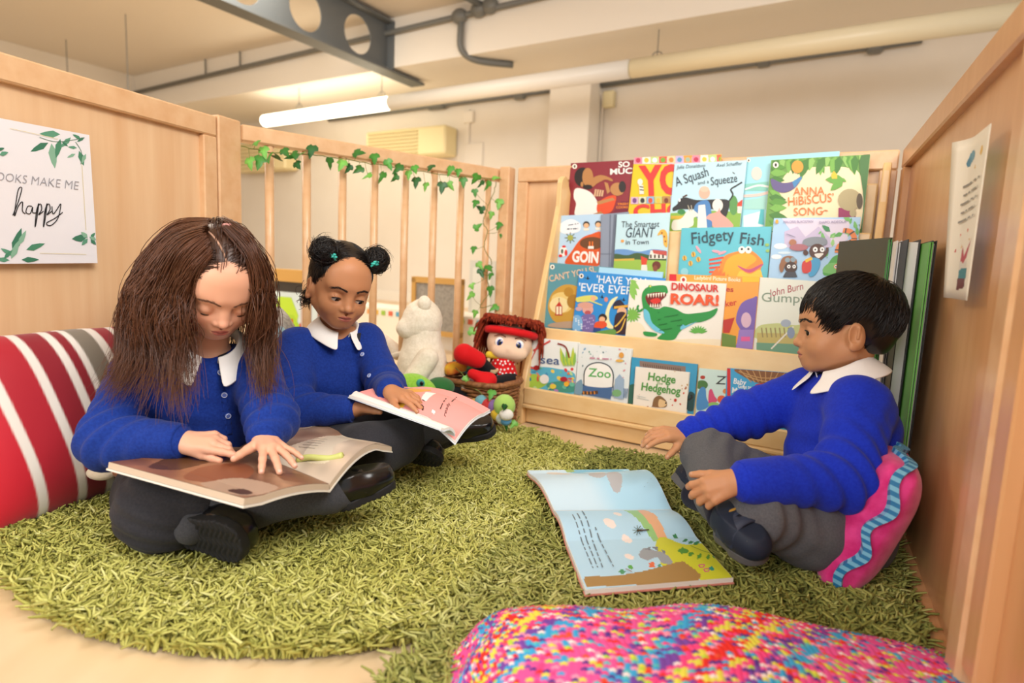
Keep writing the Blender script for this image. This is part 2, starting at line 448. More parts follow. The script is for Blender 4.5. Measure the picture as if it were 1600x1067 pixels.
# fluorescent trunking
t = thing('strip_light', 'long white tubular strip light with its left length lit', 'light', rm(-3, 4.95, 2.1))
def tub(name, a, b, r, m, parent, n=14): return MB().tube(np.array([a, (np.asarray(a) + b) / 2, b]), r, n).build(name, m, parent, True)
tub('trunking', rm(-4.62, 5.0, 2.17), rm(-1.95, 4.93, 2.17), .075, mat('trunking_white', 'F4F1EA', .35), t)
tub('trunking', rm(-1.93, 4.93, 2.17), rm(.55, 4.88, 2.17), .075, mat('trunking_cream', 'EDE3C4', .35), t)
M_LAMP = mat('lit_diffuser', 'FFF4DC', .5, .3, Emission_Strength=5.0); M_LAMP.node_tree.nodes['Principled BSDF'].inputs['Emission Color'].default_value = (1, .9, .68, 1)
tub('lit_diffuser', rm(-6.75, 5.06, 2.17), rm(-4.64, 5.0, 2.17), .07, M_LAMP, t).visible_shadow = True
for uu in (-6.05, -4.75, -1.75):
    MB().tube([rm(uu, 5.0, 2.47), rm(uu, 5.0, 2.3), rm(uu, 5.0, 2.25)], .004, 5).build('hanging_wire', M_GALV, t)
    MB().tube(catmull([rm(uu + .05 * math.cos(a), 5.0, 2.24 + .06 * math.sin(a)) for a in np.linspace(-.5, 3.64, 7)], 3), .004, 5).build('wire_hook', M_GALV, t)
# thin ceiling rods (left)
for (px, py, L), lab in zip(((196, 22, .55), (103, 62, .5)), ('longer thin hanging ceiling rod above the left wooden panel', 'shorter thin hanging ceiling rod at far left')):
    p = atz(px, py, 2.94); o = MB().tube([p, p - ZZ * L, p - ZZ * (L + .2)], .005, 5).build('ceiling_rod', M_GALV); tag(o, lab, 'rod', 'ceiling rods')
# conduits
t = thing('conduit', 'grey conduit run along the downstand with a dropping elbow pipe', 'pipe', rm(-4.5, 4.84, 2.75))
tub('pipe', rm(-9.3, 4.83, 2.705), rm(-1.2, 4.83, 2.86), .026, M_GALV, t)
MB().tube(catmull([rm(-3.6, 4.83, 2.82), rm(-3.6, 4.82, 2.7), rm(-3.6, 4.84, 2.52), rm(-3.5, 4.95, 2.44), rm(-3.25, 5.2, 2.44)], 5), .03, 8).build('elbow_pipe', M_GALV, t, True)
for uu in (-3.62, -3.4, -3.28): MB().ell(rm(uu, 4.82, 2.81 + (uu + 3.6) * .1), (.09, .06, .07), RAX, 10, 6).build('coupling', M_GALV, t, True)
MB().tube([rm(-3.35, 4.82, 2.85), rm(-3.55, 4.5, 2.94), rm(-3.62, 4.4, 2.95)], .03, 8).build('branch_pipe', M_GALV, t, True)
for uu in (-7.6, -6.9): MB().tube([rm(uu, 4.83, 2.74), rm(uu, 4.83, 2.84), rm(uu, 4.83, 2.94)], .01, 6).build('pipe_hanger', M_GALV, t)
t = thing('conduit', 'grey conduit under the soffit left of the wall column', 'pipe', rm(-4.4, 5.94, 2.38))
tub('pipe', rm(-6.6, 5.94, 2.36), rm(-3.1, 5.94, 2.39), .026, M_GALV, t)
for uu in (-4.75, -3.6): MB().box(rm(uu, 5.93, 2.37), (.26 if uu < -4 else .14, .09, .08), RAX, .02).build('pipe_clamp', M_GALV, t)
t = thing('conduit', 'grey conduit under the soffit right of the wall column', 'pipe', rm(-1.3, 5.94, 2.38))
tub('pipe', rm(-2.7, 5.94, 2.385), rm(.07, 5.94, 2.43), .028, M_GALV, t)
for uu in (-1.1, -.25): MB().box(rm(uu, 5.94, 2.405), (.12, .09, .07), RAX, .02).build('pipe_clamp', M_GALV, t)
MB().tube(catmull([rm(-2.68, 5.95, 2.37), rm(-2.63, 5.96, 2.25), rm(-2.63, 5.97, 2.0), rm(-2.63, 5.97, 1.3)], 5), .014, 6).build('drop_pipe', M_WALL, t, True)
tag(rbox('junction_box', -2.62, -2.5, 5.93, 6.0, 2.16, 2.32, M_BOX, bev=.01), 'small cream junction box beside the wall column', 'box')
t = thing('wall_switch', 'white blank switch plate below a cable run on the cream wall', 'switch', rm(-4.22, 5.98, 1.75))
rbox('plate', -4.36, -4.1, 5.98, 6.0, 1.66, 1.92, M_WALL, t, .006); rbox('cable_cover', -4.34, -4.3, 5.975, 6.0, 1.92, 2.3, M_WALL, t); rbox('cable_box', -4.38, -4.24, 5.96, 6.0, 2.15, 2.28, M_WALL, t, .005)
# air conditioners
def aircon(u0, u1, z0, z1, lab):
    t = thing('air_conditioner', lab, 'air conditioner', rm((u0 + u1) / 2, 5.9, z0))
    rbox('casing', u0, u1, 5.75, 5.985, z0, z1, mat('aircon_plastic', 'EEDFAE', .45), t, .02)
    n = 7
    for i in range(n):
        z = z0 + .04 + (z1 - z0 - .08) * i / (n - 1); rbox('louvre', u0 + .06, u0 + (u1 - u0) * .68, 5.735, 5.765, z - .012, z + .004, mat('aircon_louvre', 'CDBB86', .5), t)
aircon(-5.73, -4.47, 1.77, 2.1, 'cream wall air conditioner above the wooden railing'); aircon(-8.4, -7.25, 1.72, 2.12, 'cream wall air conditioner seen through the ivy at left')

# ---- things seen through the railing
def ubox(p, size, name, m, parent=None, bev=0): return MB().box(p, size, RAX, bev).build(name, m, parent)
M_BEECH = wood('beech_board', 'DDB083', 'E9C49A'); M_BEECH2 = wood('beech_rail', 'DBAC7E', 'E6BE92', grain=(1, 1, 1)); M_PINE = wood('pale_ply', 'E6BE84', 'F0CF9A', grain=(.1, 1, 1), nscale=18)
p = at(452, 430, 3.55); t = thing('display_unit', 'low display board with a wooden top rail and bright woodland mural', 'display board', (p[0], p[1], 0))
q = np.array([p[0], p[1], 0.]); 
ubox(q + ZZ * .225, (.62, .05, .45), 'board', mat('mural_paper', 'CFE0E4', .6), t); ubox(q + ZZ * .425 - WW * .005, (.64, .07, .07), 'top_rail', mat('golden_wood', 'C99B53', .45), t)
a = Art(q - UU * .31 - WW * .0255, UU, ZZ, .62, .39); a.px = False; a.lift = .001
a.rect(0, .33, .62, .4, '3A3632'); a.rect(0, 0, .62, .06, 'B8D98C')
for x, c in ((.08, 'B9A6A0'), (.5, 'A78C86'), (.58, '9B6F60'), (.44, 'C3B2AC')): a.rect(x, .02, x + .03, .33, c)
a.poly([(.2, .2), (.25, .3), (.36, .3), (.42, .2), (.4, .14), (.24, .13)], 'B8DC3C'); a.poly([(.16, .12), (.22, .2), (.38, .2), (.45, .12), (.4, .05), (.2, .06)], 'A6D034'); a.rect(.3, .02, .33, .1, '6B5B2C')
for i in range(9): a.ell(.3 + i * .034, .1 + (i * 37 % 11) * .007, .008, .024, 'C23A2A'); a.rect(.298 + i * .034, .02, .302 + i * .034, .1, '4E8A35')
for i in range(5): a.ell(.06 + i * .05, .06 + (i % 2) * .05, .022, .02, ('E9A9C0', 'F6F0EA')[i % 2])
a.build(t, 'mural')
p = at(684, 436, 3.6); t = thing('pinboard_divider', 'low divider with a grey pinboard in a light wood frame', 'divider', (p[0], p[1], 0)); q = np.array([p[0], p[1], 0.])
for dz, h in ((.43, .035), (.12, .03)): ubox(q + ZZ * dz, (.36, .05, h), 'rail', mat('golden_wood', 'C99B53', .45), t)
for s in (-.165, .165): ubox(q + UU * s + ZZ * .22, (.03, .05, .44), 'stile', mat('golden_wood', 'C99B53', .45), t)
ubox(q + ZZ * .27, (.3, .03, .28), 'grey_felt', noisy(mat('grey_felt', '9A958C', .9, .1), '8F8A82', 'A59F95', nscale=60), t)
p = at(640, 489, 4.1); t = thing('low_cupboard', 'long low white cupboard beyond the railing with dotted border', 'cupboard', (p[0], p[1], 0)); q = np.array([p[0], p[1], 0.])
ubox(q + ZZ * .11, (1.7, .3, .22), 'carcass', mat('cupboard_white', 'F1E9DB', .5), t)
for i in range(26): MB().box(q - WW * .152 + UU * (-.8 + i * .064) + ZZ * .19, (.034, .004, .03), RAX).build('border_dot', mat('dot' + str(i % 5), ('E6B93C', '9CC24A', 'D9694B', '5FA7C9', 'E8A25C')[i % 5], .6), t)
p = at(757, 412, 3.9); t = thing('door_panel', 'pale grey framed panel on the cream wall behind the hanging ivy', 'panel', (p[0], p[1], 0)); q = np.array([p[0], p[1], 0.])
ubox(q + ZZ * .28, (.2, .04, .56), 'frame', mat('pale_grey', 'CFCBBF', .5), t); ubox(q + ZZ * .3 - WW * .022, (.14, .01, .42), 'panel', mat('pale_grey2', 'DEDACC', .5), t)

# ================================================================== WOODEN PARTITIONS
H = .917
def hz(px, py): p = atz(px, py, H); p[2] = 0; return p
cornerR, frontR = hz(1410, 233), hz(1580, 18); backL, balR, balL = hz(805, 262), hz(795, 266), hz(376, 193); postP, leftL = hz(340, 182), hz(0, 80)

def panel(name, label, A, B, inward, th=.036, rail=.06, stile=.045, left_stile=True, right_stile=True, board=True, low=.08, mb=None, mr=None):
    MBD, MRL = mb or M_BEECH, mr or M_BEECH2
    """framed panel from A to B (floor points on its inner face); inward = unit normal towards the nook"""
    d = unit(B - A); L = np.linalg.norm(B - A); ax = [d, inward, ZZ]; mid = (A + B) / 2
    t = thing(name, label, 'partition', mid - inward * th / 2, 'beech partition panels')
    c = lambda s, z: A + d * s - inward * th / 2 + ZZ * z
    MB().box(c(L / 2, H - .0275), (L, th, .055), ax, .004).build('top_rail', MRL, t)
    MB().box(c(L / 2, low / 2), (L, th, low), ax, .004).build('bottom_rail', MRL, t)
    if left_stile: MB().box(c(stile / 2, H / 2 + .012), (stile, th, H - .136), ax, .003).build('stile', MRL, t)
    if right_stile: MB().box(c(L - stile / 2, H / 2 + .012), (stile, th, H - .136), ax, .003).build('stile', MRL, t)
    if board: MB().box(c(L / 2, H / 2) - inward * .006, (L - .02, .012, H - .05), ax).build('board', MBD, t)
    return t, c, d, L
M_BEECHR = wood('dimmed_beech_board', 'D09A66', 'DCAA7A')  # beech tinted darker and more orange so the right panels look less lit
def inn(A, B):
    d = unit(B - A); n = np.array([-d[1], d[0], 0]); return n if np.dot(n, np.array([0.1, 1.2, 0]) - A) > 0 else -n
dl = unit(postP - leftL)
nL = inn(leftL, postP)
panel('partition_panel', 'plain beech panel on the left carrying the happy poster', leftL - dl * .75, postP - dl * .003, nL)
# wide post between panel and railing
pd = unit(balL - postP)
t = thing('partition_post', 'square beech post between the left panel and the ivy railing', 'post', (postP + balL) / 2)
MB().box((postP + balL) / 2 + ZZ * (H + .006) / 2 - inn(postP, balL) * .03, (np.linalg.norm(balL - postP), .065, H + .006), [pd, inn(postP, balL), ZZ], .004).build('post', M_BEECH2, t)
# railing with balusters
nB = inn(balL, balR); d = unit(balR - balL); L = np.linalg.norm(balR - balL)
BAL = thing('baluster_railing', 'beech railing with eight round balusters behind the girls', 'railing', (balL + balR) / 2 - nB * .02)
cc = lambda s, z: balL + d * s - nB * .02 + ZZ * z
MB().box(cc(L / 2, H - .024), (L - .004, .04, .048), [d, nB, ZZ], .005).build('top_rail', M_BEECH2, BAL)
MB().box(cc(L / 2, .05), (L - .004, .04, .1), [d, nB, ZZ], .005).build('bottom_rail', M_BEECH2, BAL)
BALS = []
for px in (421, 479, 535, 585, 633, 678, 720, 762):
    q = atn(px, 300, balL - nB * .02, nB); s = np.dot(q - balL, d); BALS.append(s)
    o = MB().tube([cc(s, .095), cc(s, .5), cc(s, H - .044)], .0135, 12).build('baluster', M_BEECH2, BAL, True)
# corner post + back panel + right panel
dB = unit(cornerR - backL); nK = inn(backL, cornerR)
t = thing('partition_post', 'square beech post in the corner beside the hanging ivy', 'post', (balR + backL) / 2)
MB().box((balR + backL) / 2 - dB * .012 + nK * .012 + ZZ * (H + .004) / 2, (.045, .05, H + .004), [dB, nK, ZZ], .004).build('post', M_BEECH2, t)
panel('partition_panel', 'beech back panel behind the book display rack', backL + dB * .012, cornerR - dB * .005, nK, right_stile=True)
dR = unit(frontR - cornerR); nR = inn(cornerR, frontR)
pe = atn(1541, 598, cornerR, nR); pe = cornerR + dR * np.dot(pe - cornerR, dR); pe[2] = 0
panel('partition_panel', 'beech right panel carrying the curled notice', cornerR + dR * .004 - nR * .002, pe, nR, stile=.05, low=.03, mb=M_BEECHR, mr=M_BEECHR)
t = thing('partition_post', 'thick beech post at the near end of the right panel', 'post', pe + dR * .035)
MB().box(pe + dR * .031 - nR * .034 + ZZ * (H + .01) / 2, (.06, .075, H + .01), [dR, nR, ZZ], .006).build('post', M_BEECH2, t)
d2 = unit(dR + nR * -.05); q = pe + dR * .064
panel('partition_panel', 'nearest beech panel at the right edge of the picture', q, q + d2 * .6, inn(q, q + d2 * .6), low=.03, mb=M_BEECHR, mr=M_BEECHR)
# ================================================================== BOOK DISPLAY RACK
AS = math.radians(-32); SX = np.array([math.cos(AS), math.sin(AS), 0]); SN = np.array([-math.sin(AS), math.cos(AS), 0])
SB = atz(812, 662, 0.0); SAX = [SX, SN, ZZ]
def sp(s, n, z): return SB + SX * s + SN * n + ZZ * z
LIPS = [(.0, .132), (.085, .333), (.155, .506), (.225, .676)]; RW = .99
M_PLY = M_PINE
M_PLYV = wood('pale_ply_upright', 'E3B878', 'EFCB94', grain=(1, 1, .08), nscale=22)
RACK = thing('book_rack', 'pale plywood four-tier book display rack against the back panel', 'bookcase', sp(RW / 2, .12, 0))
def side(s):
    # curved side panel: front edge slopes back, rounded top
    pr = [(0, 0), (0, .1), (.018, .16), (.20, .76)] + [(.232 + .03 * math.cos(a), .835 + .035 * math.sin(a)) for a in np.linspace(2.9, .2, 6)] + [(.3, .78), (.3, .3), (.3, 0)]
    return MB().prism([sp(s, n, z) for n, z in pr], SX * .02).build('side_panel', M_PLYV, RACK, bevel=.004)
side(-.012); side(RW)
# lip boards (each is also the back of the tier below), shelves and base
for i, (n, z) in enumerate(LIPS):
    if i == 0:
        MB().box(sp(RW / 2, n + .006, z - .029), (RW - .018, .014, .058), SAX, .004).build('front_lip', M_PLY, RACK)
        MB().box(sp(RW / 2, n + .004, .066), (RW - .016, .016, .012), SAX, .003).build('front_edge', M_PLY, RACK)
        MB().box(sp(RW / 2, n + .03, .034), (RW - .018, .014, .058), SAX, .003).build('plinth', M_PLY, RACK)
        MB().box(sp(RW / 2, .045, .068), (RW - .018, .09, .012), SAX).build('shelf', M_PLY, RACK)
    else:
        pn, pz = LIPS[i - 1]; a = np.array([pn + .05, pz - .06]); b = np.array([n, z]); dv = (b - a); L = np.linalg.norm(dv); dv /= L
        e = SN * dv[0] + ZZ * dv[1]; nn = np.cross(SX, e)
        MB().box(sp(RW / 2, *((a + b) / 2)) - nn * -.006, (RW - .018, L, .012), [SX, e, nn], .004).build('lip_board', M_PLY, RACK)
        MB().box(sp(RW / 2, n + .03, z - .066), (RW - .018, .07, .012), SAX).build('shelf', M_PLY, RACK)
MB().box(sp(RW / 2, .287, .64), (RW - .018, .012, .36), SAX, .004).build('back_board', M_PLY, RACK)
MB().box(sp(RW / 2, .29, .1), (RW - .018, .012, .12), SAX, .003).build('back_rail', M_PLY, RACK)

LEAN = .07
def book(label, row, TL, TR, k, cover, art=None, cr=None, th=.0055, s1=None, drop=None, bl=None, pages='F3EFE6'):
    n0, z0 = LIPS[row]
    e_up = unit(SN * LEAN + ZZ); nrm = np.cross(SX, e_up); nrm = -nrm if np.dot(nrm, SN) > 0 else nrm     # towards the viewer
    base = sp(0, n0 + .038 - k * .0066, z0 - .052)
    def pl(p): q = atn(p[0], p[1], base, nrm) - base; return np.array([q @ SX, q @ e_up])
    a, b = pl(TL), pl(TR); ex2 = unit(b - a); ey2 = np.array([-ex2[1], ex2[0]])
    if bl is not None: ey2 = unit(a - pl(bl)); 
    hh = (a[1] - 0.0) / ey2[1] if drop is None else drop
    w = np.linalg.norm(b - a); o2 = a - ey2 * hh
    ex = SX * ex2[0] + e_up * ex2[1]; ey = SX * ey2[0] + e_up * ey2[1]; ey = unit(ey - ex * (ey @ ex)); O = base + SX * o2[0] + e_up * o2[1]
    # keep the lowest corner above the ledge
    t = thing('picture_book', label, 'book', O + ex * w / 2, 'picture books on the display rack')
    m = mat('cover_' + cover, cover, .32, .5)
    ax = [ex, ey, nrm]; c = O + ex * w / 2 + ey * hh / 2
    cv = MB(); cv.box(c - nrm * .0005, (w, hh, .001), ax); cv.box(c - nrm * (th - .0005), (w, hh, .001), ax); cv.box(O + ey * hh / 2 - nrm * th / 2 + ex * .0005, (.001, hh, th), ax)
    cv.build('cover', m, t)
    MB().box(c - nrm * th / 2 - ex * .0005, (w - .003, hh - .004, th - .002), ax).build('page_block', mat('paper_' + pages, pages, .8, .2), t)
    if art:
        A = Art(O, ex, ey, w, hh)
        if cr: A.map = lambda x, y: (lambda q: (q @ ex, q @ ey))(atn(cr[0] + x / cr[2], cr[1] + y / cr[2], O, nrm) - O)
        A.n = nrm; art(A); A.build(t)
    return t
C5 = (860, 230, 5.3333); C6 = (1040, 230, 4.8485); C7 = (840, 400, 5.3333); C8 = (800, 500, 3.5556); CB = (800, 220, 2.1333)
def puffin(a, x, y, r): a.ell(x, y, r, r * 1.05, 'F7F2E4'); a.ell(x, y, r * .4, r * .6, '3A332C')

# ---- top row
def art_so(a):
    puffin(a, 203, 160, 20)
    a.text('SO', (566, 168), (662, 162), 44, 'F4F4EE', .1, .03); a.text('MUCH', (498, 228), (742, 214), 46, 'F4F4EE', .1, .03)
    a.poly([(205, 350), (260, 345), (340, 380), (395, 460), (410, 530), (360, 570), (210, 570), (215, 470), (195, 420)], 'F3EFE8', True)
    a.ell(270, 250, 70, 82, '2E2624'); a.ell(312, 250, 46, 78, 'B9834F'); a.ell(312, 332, 40, 20, '2E2624'); a.ell(264, 310, 12, 22, 'B9834F')
    a.poly([(340, 270), (420, 232), (510, 262), (515, 285), (460, 270), (395, 300), (350, 330)], 'B9834F', True)
    a.poly([(450, 290), (480, 300), (500, 370), (475, 390)], 'C08A55'); a.ell(560, 350, 60, 55, 'BF8955'); a.ell(600, 330, 30, 48, '37302F')
    a.poly([(395, 470), (470, 415), (545, 405), (540, 470), (500, 545), (400, 550)], 'E4552F', True); a.poly([(385, 455), (520, 420), (540, 440), (400, 480)], 'C08A55')
    for i in range(4): a.line([(370 + i * 20, 410), (380 + i * 20, 350 + i * 3)], 15, 'D9B08A')
    a.poly([(360, 555), (420, 535), (450, 560), (380, 575)], 'B9834F'); a.poly([(520, 550), (590, 450), (660, 450), (660, 560)], '7A2A3C')
    a.text('TRISH', (560, 485), (650, 480), 18, 'E8872E', 0, .03); a.text('COOKE', (550, 512), (650, 508), 18, 'E8872E', 0, .03)
book('maroon picture book with a man in a white shirt, top left of the rack', 3, (892, 255), (1002, 249), 0, '8E2F38', art_so, C5)
def art_yo(a):
    a.rect(690, 80, 1500, 140, 'F3C9D4')
    for i in range(12):
        x = 700 + i * 69; a.rect(x, 78 - i * 1.5, x + 64, 138 - i * 1.5, ('EE8FA6', 'F4EFE2', 'BFD98A', 'E2604A', 'F0D6A8', 'C9B7DE', 'F2A24A')[i % 7]); a.ell(x + 32, 110 - i, 20, 20, ('C23A5A', '5B9BC4', '7AAF3C', 'F3C845', '9FB8A0', 'E58A3A', 'FFFFFF')[(i * 3) % 7])
    a.text('YOU', (745, 395), (1290, 372), 228, 'E2413A', 0, .045)
    for i in range(6):
        x = 672 + i * 66; a.rect(x, 416 - i * 2, x + 62, 474 - i * 2, ('D9B7CF', 'D9DEBE', '8FB4D8', 'C7CE7A', 'B88A52')[i % 5]); a.ell(x + 31, 445, 18, 22, ('7A4A8A', '333333', 'D9503A', 'E9C04A', '7A3A2A')[i % 5])
    a.text('CHOOSE', (695, 590), (1480, 560), 105, 'E2413A', 0, .04)
    a.ell(750, 290, 22, 26, 'F6F1E6'); a.poly([(740, 315), (775, 315), (782, 390), (745, 392)], 'E9E6DA'); a.line([(745, 330), (778, 335)], 8, '444444'); a.line([(745, 355), (780, 360)], 8, '444444')
book('yellow picture book with huge red letters and a pink tile strip', 3, (991, 246), (1127, 241), 1, 'F7C918', art_yo, C5)
def art_teal(a):
    a.poly([(600, 280), (780, 260), (780, 330), (600, 330)], '8CCFC0'); a.poly([(590, 400), (690, 390), (780, 360), (780, 470), (590, 470)], 'A9DCD2'); a.line([(600, 320), (700, 290), (780, 300)], 14, 'F1F4EE')
    a.line([(590, 370), (700, 362), (790, 340)], 22, 'EFCFC4'); a.ell(690, 200, 40, 50, 'F3D9CF'); a.poly([(590, 520), (740, 480), (740, 600), (590, 610)], 'E8F3F2'); a.poly([(720, 470), (745, 470), (745, 590), (700, 580)], '57BEC6'); puffin(a, 630, 100, 14)
book('pale turquoise picture book mostly hidden behind its top-row neighbours', 3, (1167, 246), (1312, 236), 0, '9FDCE6', art_teal, C6)
def cow(a):
    a.poly([(30, 500), (330, 480), (600, 490), (600, 610), (30, 640)], '8DB84A'); a.poly([(40, 520), (200, 520), (180, 545), (40, 545)], 'D9B23E'); a.ell(515, 440, 34, 75, '5E9A52'); a.ell(120, 490, 30, 20, '3F8A4A')
    a.poly([(548, 420), (600, 395), (600, 450), (540, 450)], 'D9482E'); a.rect(545, 448, 590, 500, 'EFE8D8')
    a.poly([(100, 400), (150, 380), (240, 400), (380, 395), (480, 405), (470, 500), (440, 545), (400, 520), (360, 470), (180, 470), (110, 470), (60, 485), (55, 460), (90, 430)], '2F2D2E', True)
    a.ell(395, 440, 40, 48, 'F1EDE2'); a.line([(480, 410), (510, 360), (495, 320), (540, 290), (580, 265)], 12, '2F2D2E', True)
    a.ell(106, 402, 9, 11, 'FFFFFF'); a.line([(130, 378), (165, 362)], 12, '57423A')
    a.ell(295, 345, 42, 46, 'EFB8A0'); a.ell(295, 318, 34, 22, 'F3C7AE'); a.poly([(220, 450), (262, 410), (320, 405), (345, 470), (350, 610), (300, 612), (230, 520)], '4F86C2', True); a.poly([(250, 440), (300, 435), (315, 610), (240, 610)], 'F2EFE8'); 
    a.poly([(55, 560), (120, 540), (170, 480), (215, 480), (255, 520), (215, 535), (200, 600), (60, 630)], 'F0EDE0', True); a.line([(185, 485), (170, 440)], 7, 'B8AF9A'); a.line([(200, 482), (195, 440)], 7, 'B8AF9A')
    a.poly([(310, 540), (330, 510), (390, 490), (410, 460), (420, 500), (480, 550), (510, 605), (370, 610), (350, 560)], 'EFA79B', True)
def art_squash(a):
    cow(a); a.text('A Squash', (82, 300), (330, 215), 70, '3E4A55', .1, .005); a.text('and a', (245, 285), (330, 272), 26, '3E4A55', .1); a.text('Squeeze', (345, 290), (545, 262), 62, '3E4A55', .1, .005)
    a.text('Julia Donaldson', (85, 165), (300, 150), 26, '50606A', .3); a.text('Axel Scheffler', (385, 150), (580, 135), 26, '50606A', .3); a.line([(508, 190), (525, 202)], 6, '5A4A3A')
book('pale blue picture book with a black and white cow, goat and pig', 3, (1054, 256), (1167, 250), 2, 'BFE3F0', art_squash, C6)
def art_anna(a):
    a.rect(745, 50, 1600, 700, '6FA04A'); a.poly([(880, 250), (960, 170), (1160, 150), (1340, 150), (1470, 200), (1500, 420), (1450, 640), (820, 660), (870, 480), (830, 350)], 'F6E6BC', True)
    R = np.random.default_rng(3)
    for i in range(26):
        x = 800 + i * 29; a.leaf(x, 70 - i, x + R.uniform(-70, 70), 190 + R.uniform(-30, 60) - i, .2, ('5E9A3C', '7CB550', '4C8238', '93C468')[i % 4])
    for i in range(12):
        y = 150 + i * 45; a.leaf(785, y, 880 + R.uniform(-10, 50), y + R.uniform(-20, 60), .22, ('5E9A3C', '7CB550', '4C8238')[i % 3])
    a.poly([(1470, 100), (1560, 60), (1540, 640), (1480, 640), (1500, 400)], '4E7A42', True)
    for q in ((1360, 250, 1210, 245), (1350, 240, 1250, 330), (1340, 245, 1270, 285), (1330, 235, 1370, 265)): a.leaf(*q, .25, '6DAA48')
    a.poly([(800, 240), (880, 270), (960, 262), (1020, 225), (1030, 240), (980, 310), (900, 345), (820, 320)], '6A5E8E', True); a.poly([(960, 262), (1030, 222), (1035, 240), (975, 310)], '4B8CC0'); a.ell(1000, 150, 45, 48, 'E9A23F'); a.poly([(1255, 210), (1275, 180), (1300, 210), (1300, 240), (1260, 240)], 'F1C43A')
    a.poly([(1310, 460), (1440, 470), (1440, 560), (1310, 560)], '9A2F5E'); a.ell(1395, 400, 88, 84, 'B5A77C'); a.ell(1470, 410, 24, 60, '5A4A32'); a.ell(1420, 500, 26, 30, 'B5A77C')
    a.text('ANNA', (968, 366), (1205, 360), 60, 'DE7B3A', .05, .006); a.text('HiBiSCUS\u2019', (932, 445), (1278, 412), 64, 'DE7B3A', .05, .006); a.text('SONG', (972, 520), (1190, 512), 58, 'DE7B3A', .05, .006); a.line([(1180, 505), (1205, 480), (1230, 485)], 8, 'DE7B3A'); puffin(a, 836, 136, 22)
book('green leafy picture book with orange lettering, top right of the rack', 3, (1205, 250), (1360, 241), 2, 'C9D8A0', art_anna, C6)

# ---- third row
def art_going(a):
    a.poly([(75, 660), (110, 620), (180, 600), (250, 640), (240, 700), (150, 720), (90, 710)], 'F3F6FA', True)
    for (x, y) in ((300, 645), (400, 640)): a.ell(x, y, 28, 28, '3A332E'); a.ell(x, y + 8, 22, 20, 'EBB98C'); a.poly([(x - 25, y + 30), (x + 25, y + 30), (x + 20, y + 50), (x - 20, y + 50)], 'EDE8D8')
    a.poly([(130, 980), (190, 850), (260, 760), (340, 725), (430, 720), (430, 980)], 'DB5A25', True); a.ell(350, 800, 105, 52, '6E4526'); a.rect(322, 785, 334, 830, 'E8742C'); a.rect(346, 785, 358, 830, 'E8742C'); a.rect(315, 825, 362, 846, 'F4EFE6')
    a.text('GOIN', (180, 952), (398, 962), 86, 'F6F1EA', .05, .04); a.scrib((140, 682), (232, 678), 9, '5A6A7A', 3); a.scrib((150, 650), (235, 636), 6, '5A6A7A', 2)
    for an in range(0, 360, 45): a.line([(168, 755), (168 + 46 * math.cos(math.radians(an)), 755 + 46 * math.sin(math.radians(an)))], 6, '5D6B3A')
    a.ell(168, 755, 24, 24, 'A6AE52'); a.ell(110, 870, 34, 42, 'F2EFEA'); a.ell(115, 828, 16, 10, 'D7352F'); a.ell(86, 905, 16, 12, 'D7352F'); a.ell(132, 880, 12, 26, 'D7352F'); a.ell(100, 868, 10, 20, '4B5A4A')
book('light blue picture book with an orange mound, left end of third row', 2, (872, 337), (942, 334), 0, 'BBD9F2', art_going, C5)
def art_denim(a):
    a.line([(500, 560), (490, 1020)], 10, '6E7789', False); a.line([(410, 890), (540, 890)], 6, '6A7384', False); a.poly([(530, 560), (556, 560), (540, 1000), (500, 1000)], '6B7486')
book('grey denim-blue book standing between two light blue ones', 2, (939, 335), (982, 331), 1, '8C97AA', art_denim, C5)
def art_giant(a):
    a.poly([(530, 860), (620, 850), (740, 870), (860, 850), (980, 870), (980, 930), (530, 930)], '6C9AD0', True); a.poly([(530, 890), (640, 900), (720, 880), (830, 900), (980, 930), (980, 960), (530, 960)], '44603A', True); a.poly([(525, 930), (980, 945), (960, 1090), (510, 1090)], '9BBF4E'); a.line([(530, 940), (700, 935)], 16, 'D6B14A')
    a.poly([(835, 860), (950, 865), (970, 900), (965, 930), (820, 930)], 'EDE6DA'); a.poly([(850, 855), (970, 865), (975, 905), (860, 885)], 'C5544A')
    for i in range(4): a.rect(830 + i * 34, 895, 845 + i * 34, 925, '5A4438')
    a.poly([(755, 905), (810, 930), (800, 985), (760, 985)], 'DB4A30'); a.poly([(760, 980), (805, 980), (810, 1030), (755, 1030)], 'E9E4DA'); a.ell(885, 985, 36, 36, '6E3426'); a.ell(875, 1010, 20, 26, '8A4A36')
    a.poly([(893, 735), (920, 690), (955, 690), (975, 730), (975, 830), (945, 810), (935, 730)], 'E9B54A', True)
    for q in ((930, 715), (950, 745), (960, 785)): a.ell(*q, 8, 9, 'A5652F')
    a.text('The Smartest', (592, 668), (908, 664), 50, '44505A', .1, .002); a.text('GIANT', (625, 752), (862, 750), 82, '3B4A57', .25, .002); a.text('in Town', (628, 812), (820, 808), 40, '44505A', .1, .004); a.ell(602, 782, 14, 12, 'E9A04A')
book('light blue picture book with a giraffe and red-roofed house', 2, (964, 335), (1047, 332), 2, 'C3E4EE', art_giant, C5)
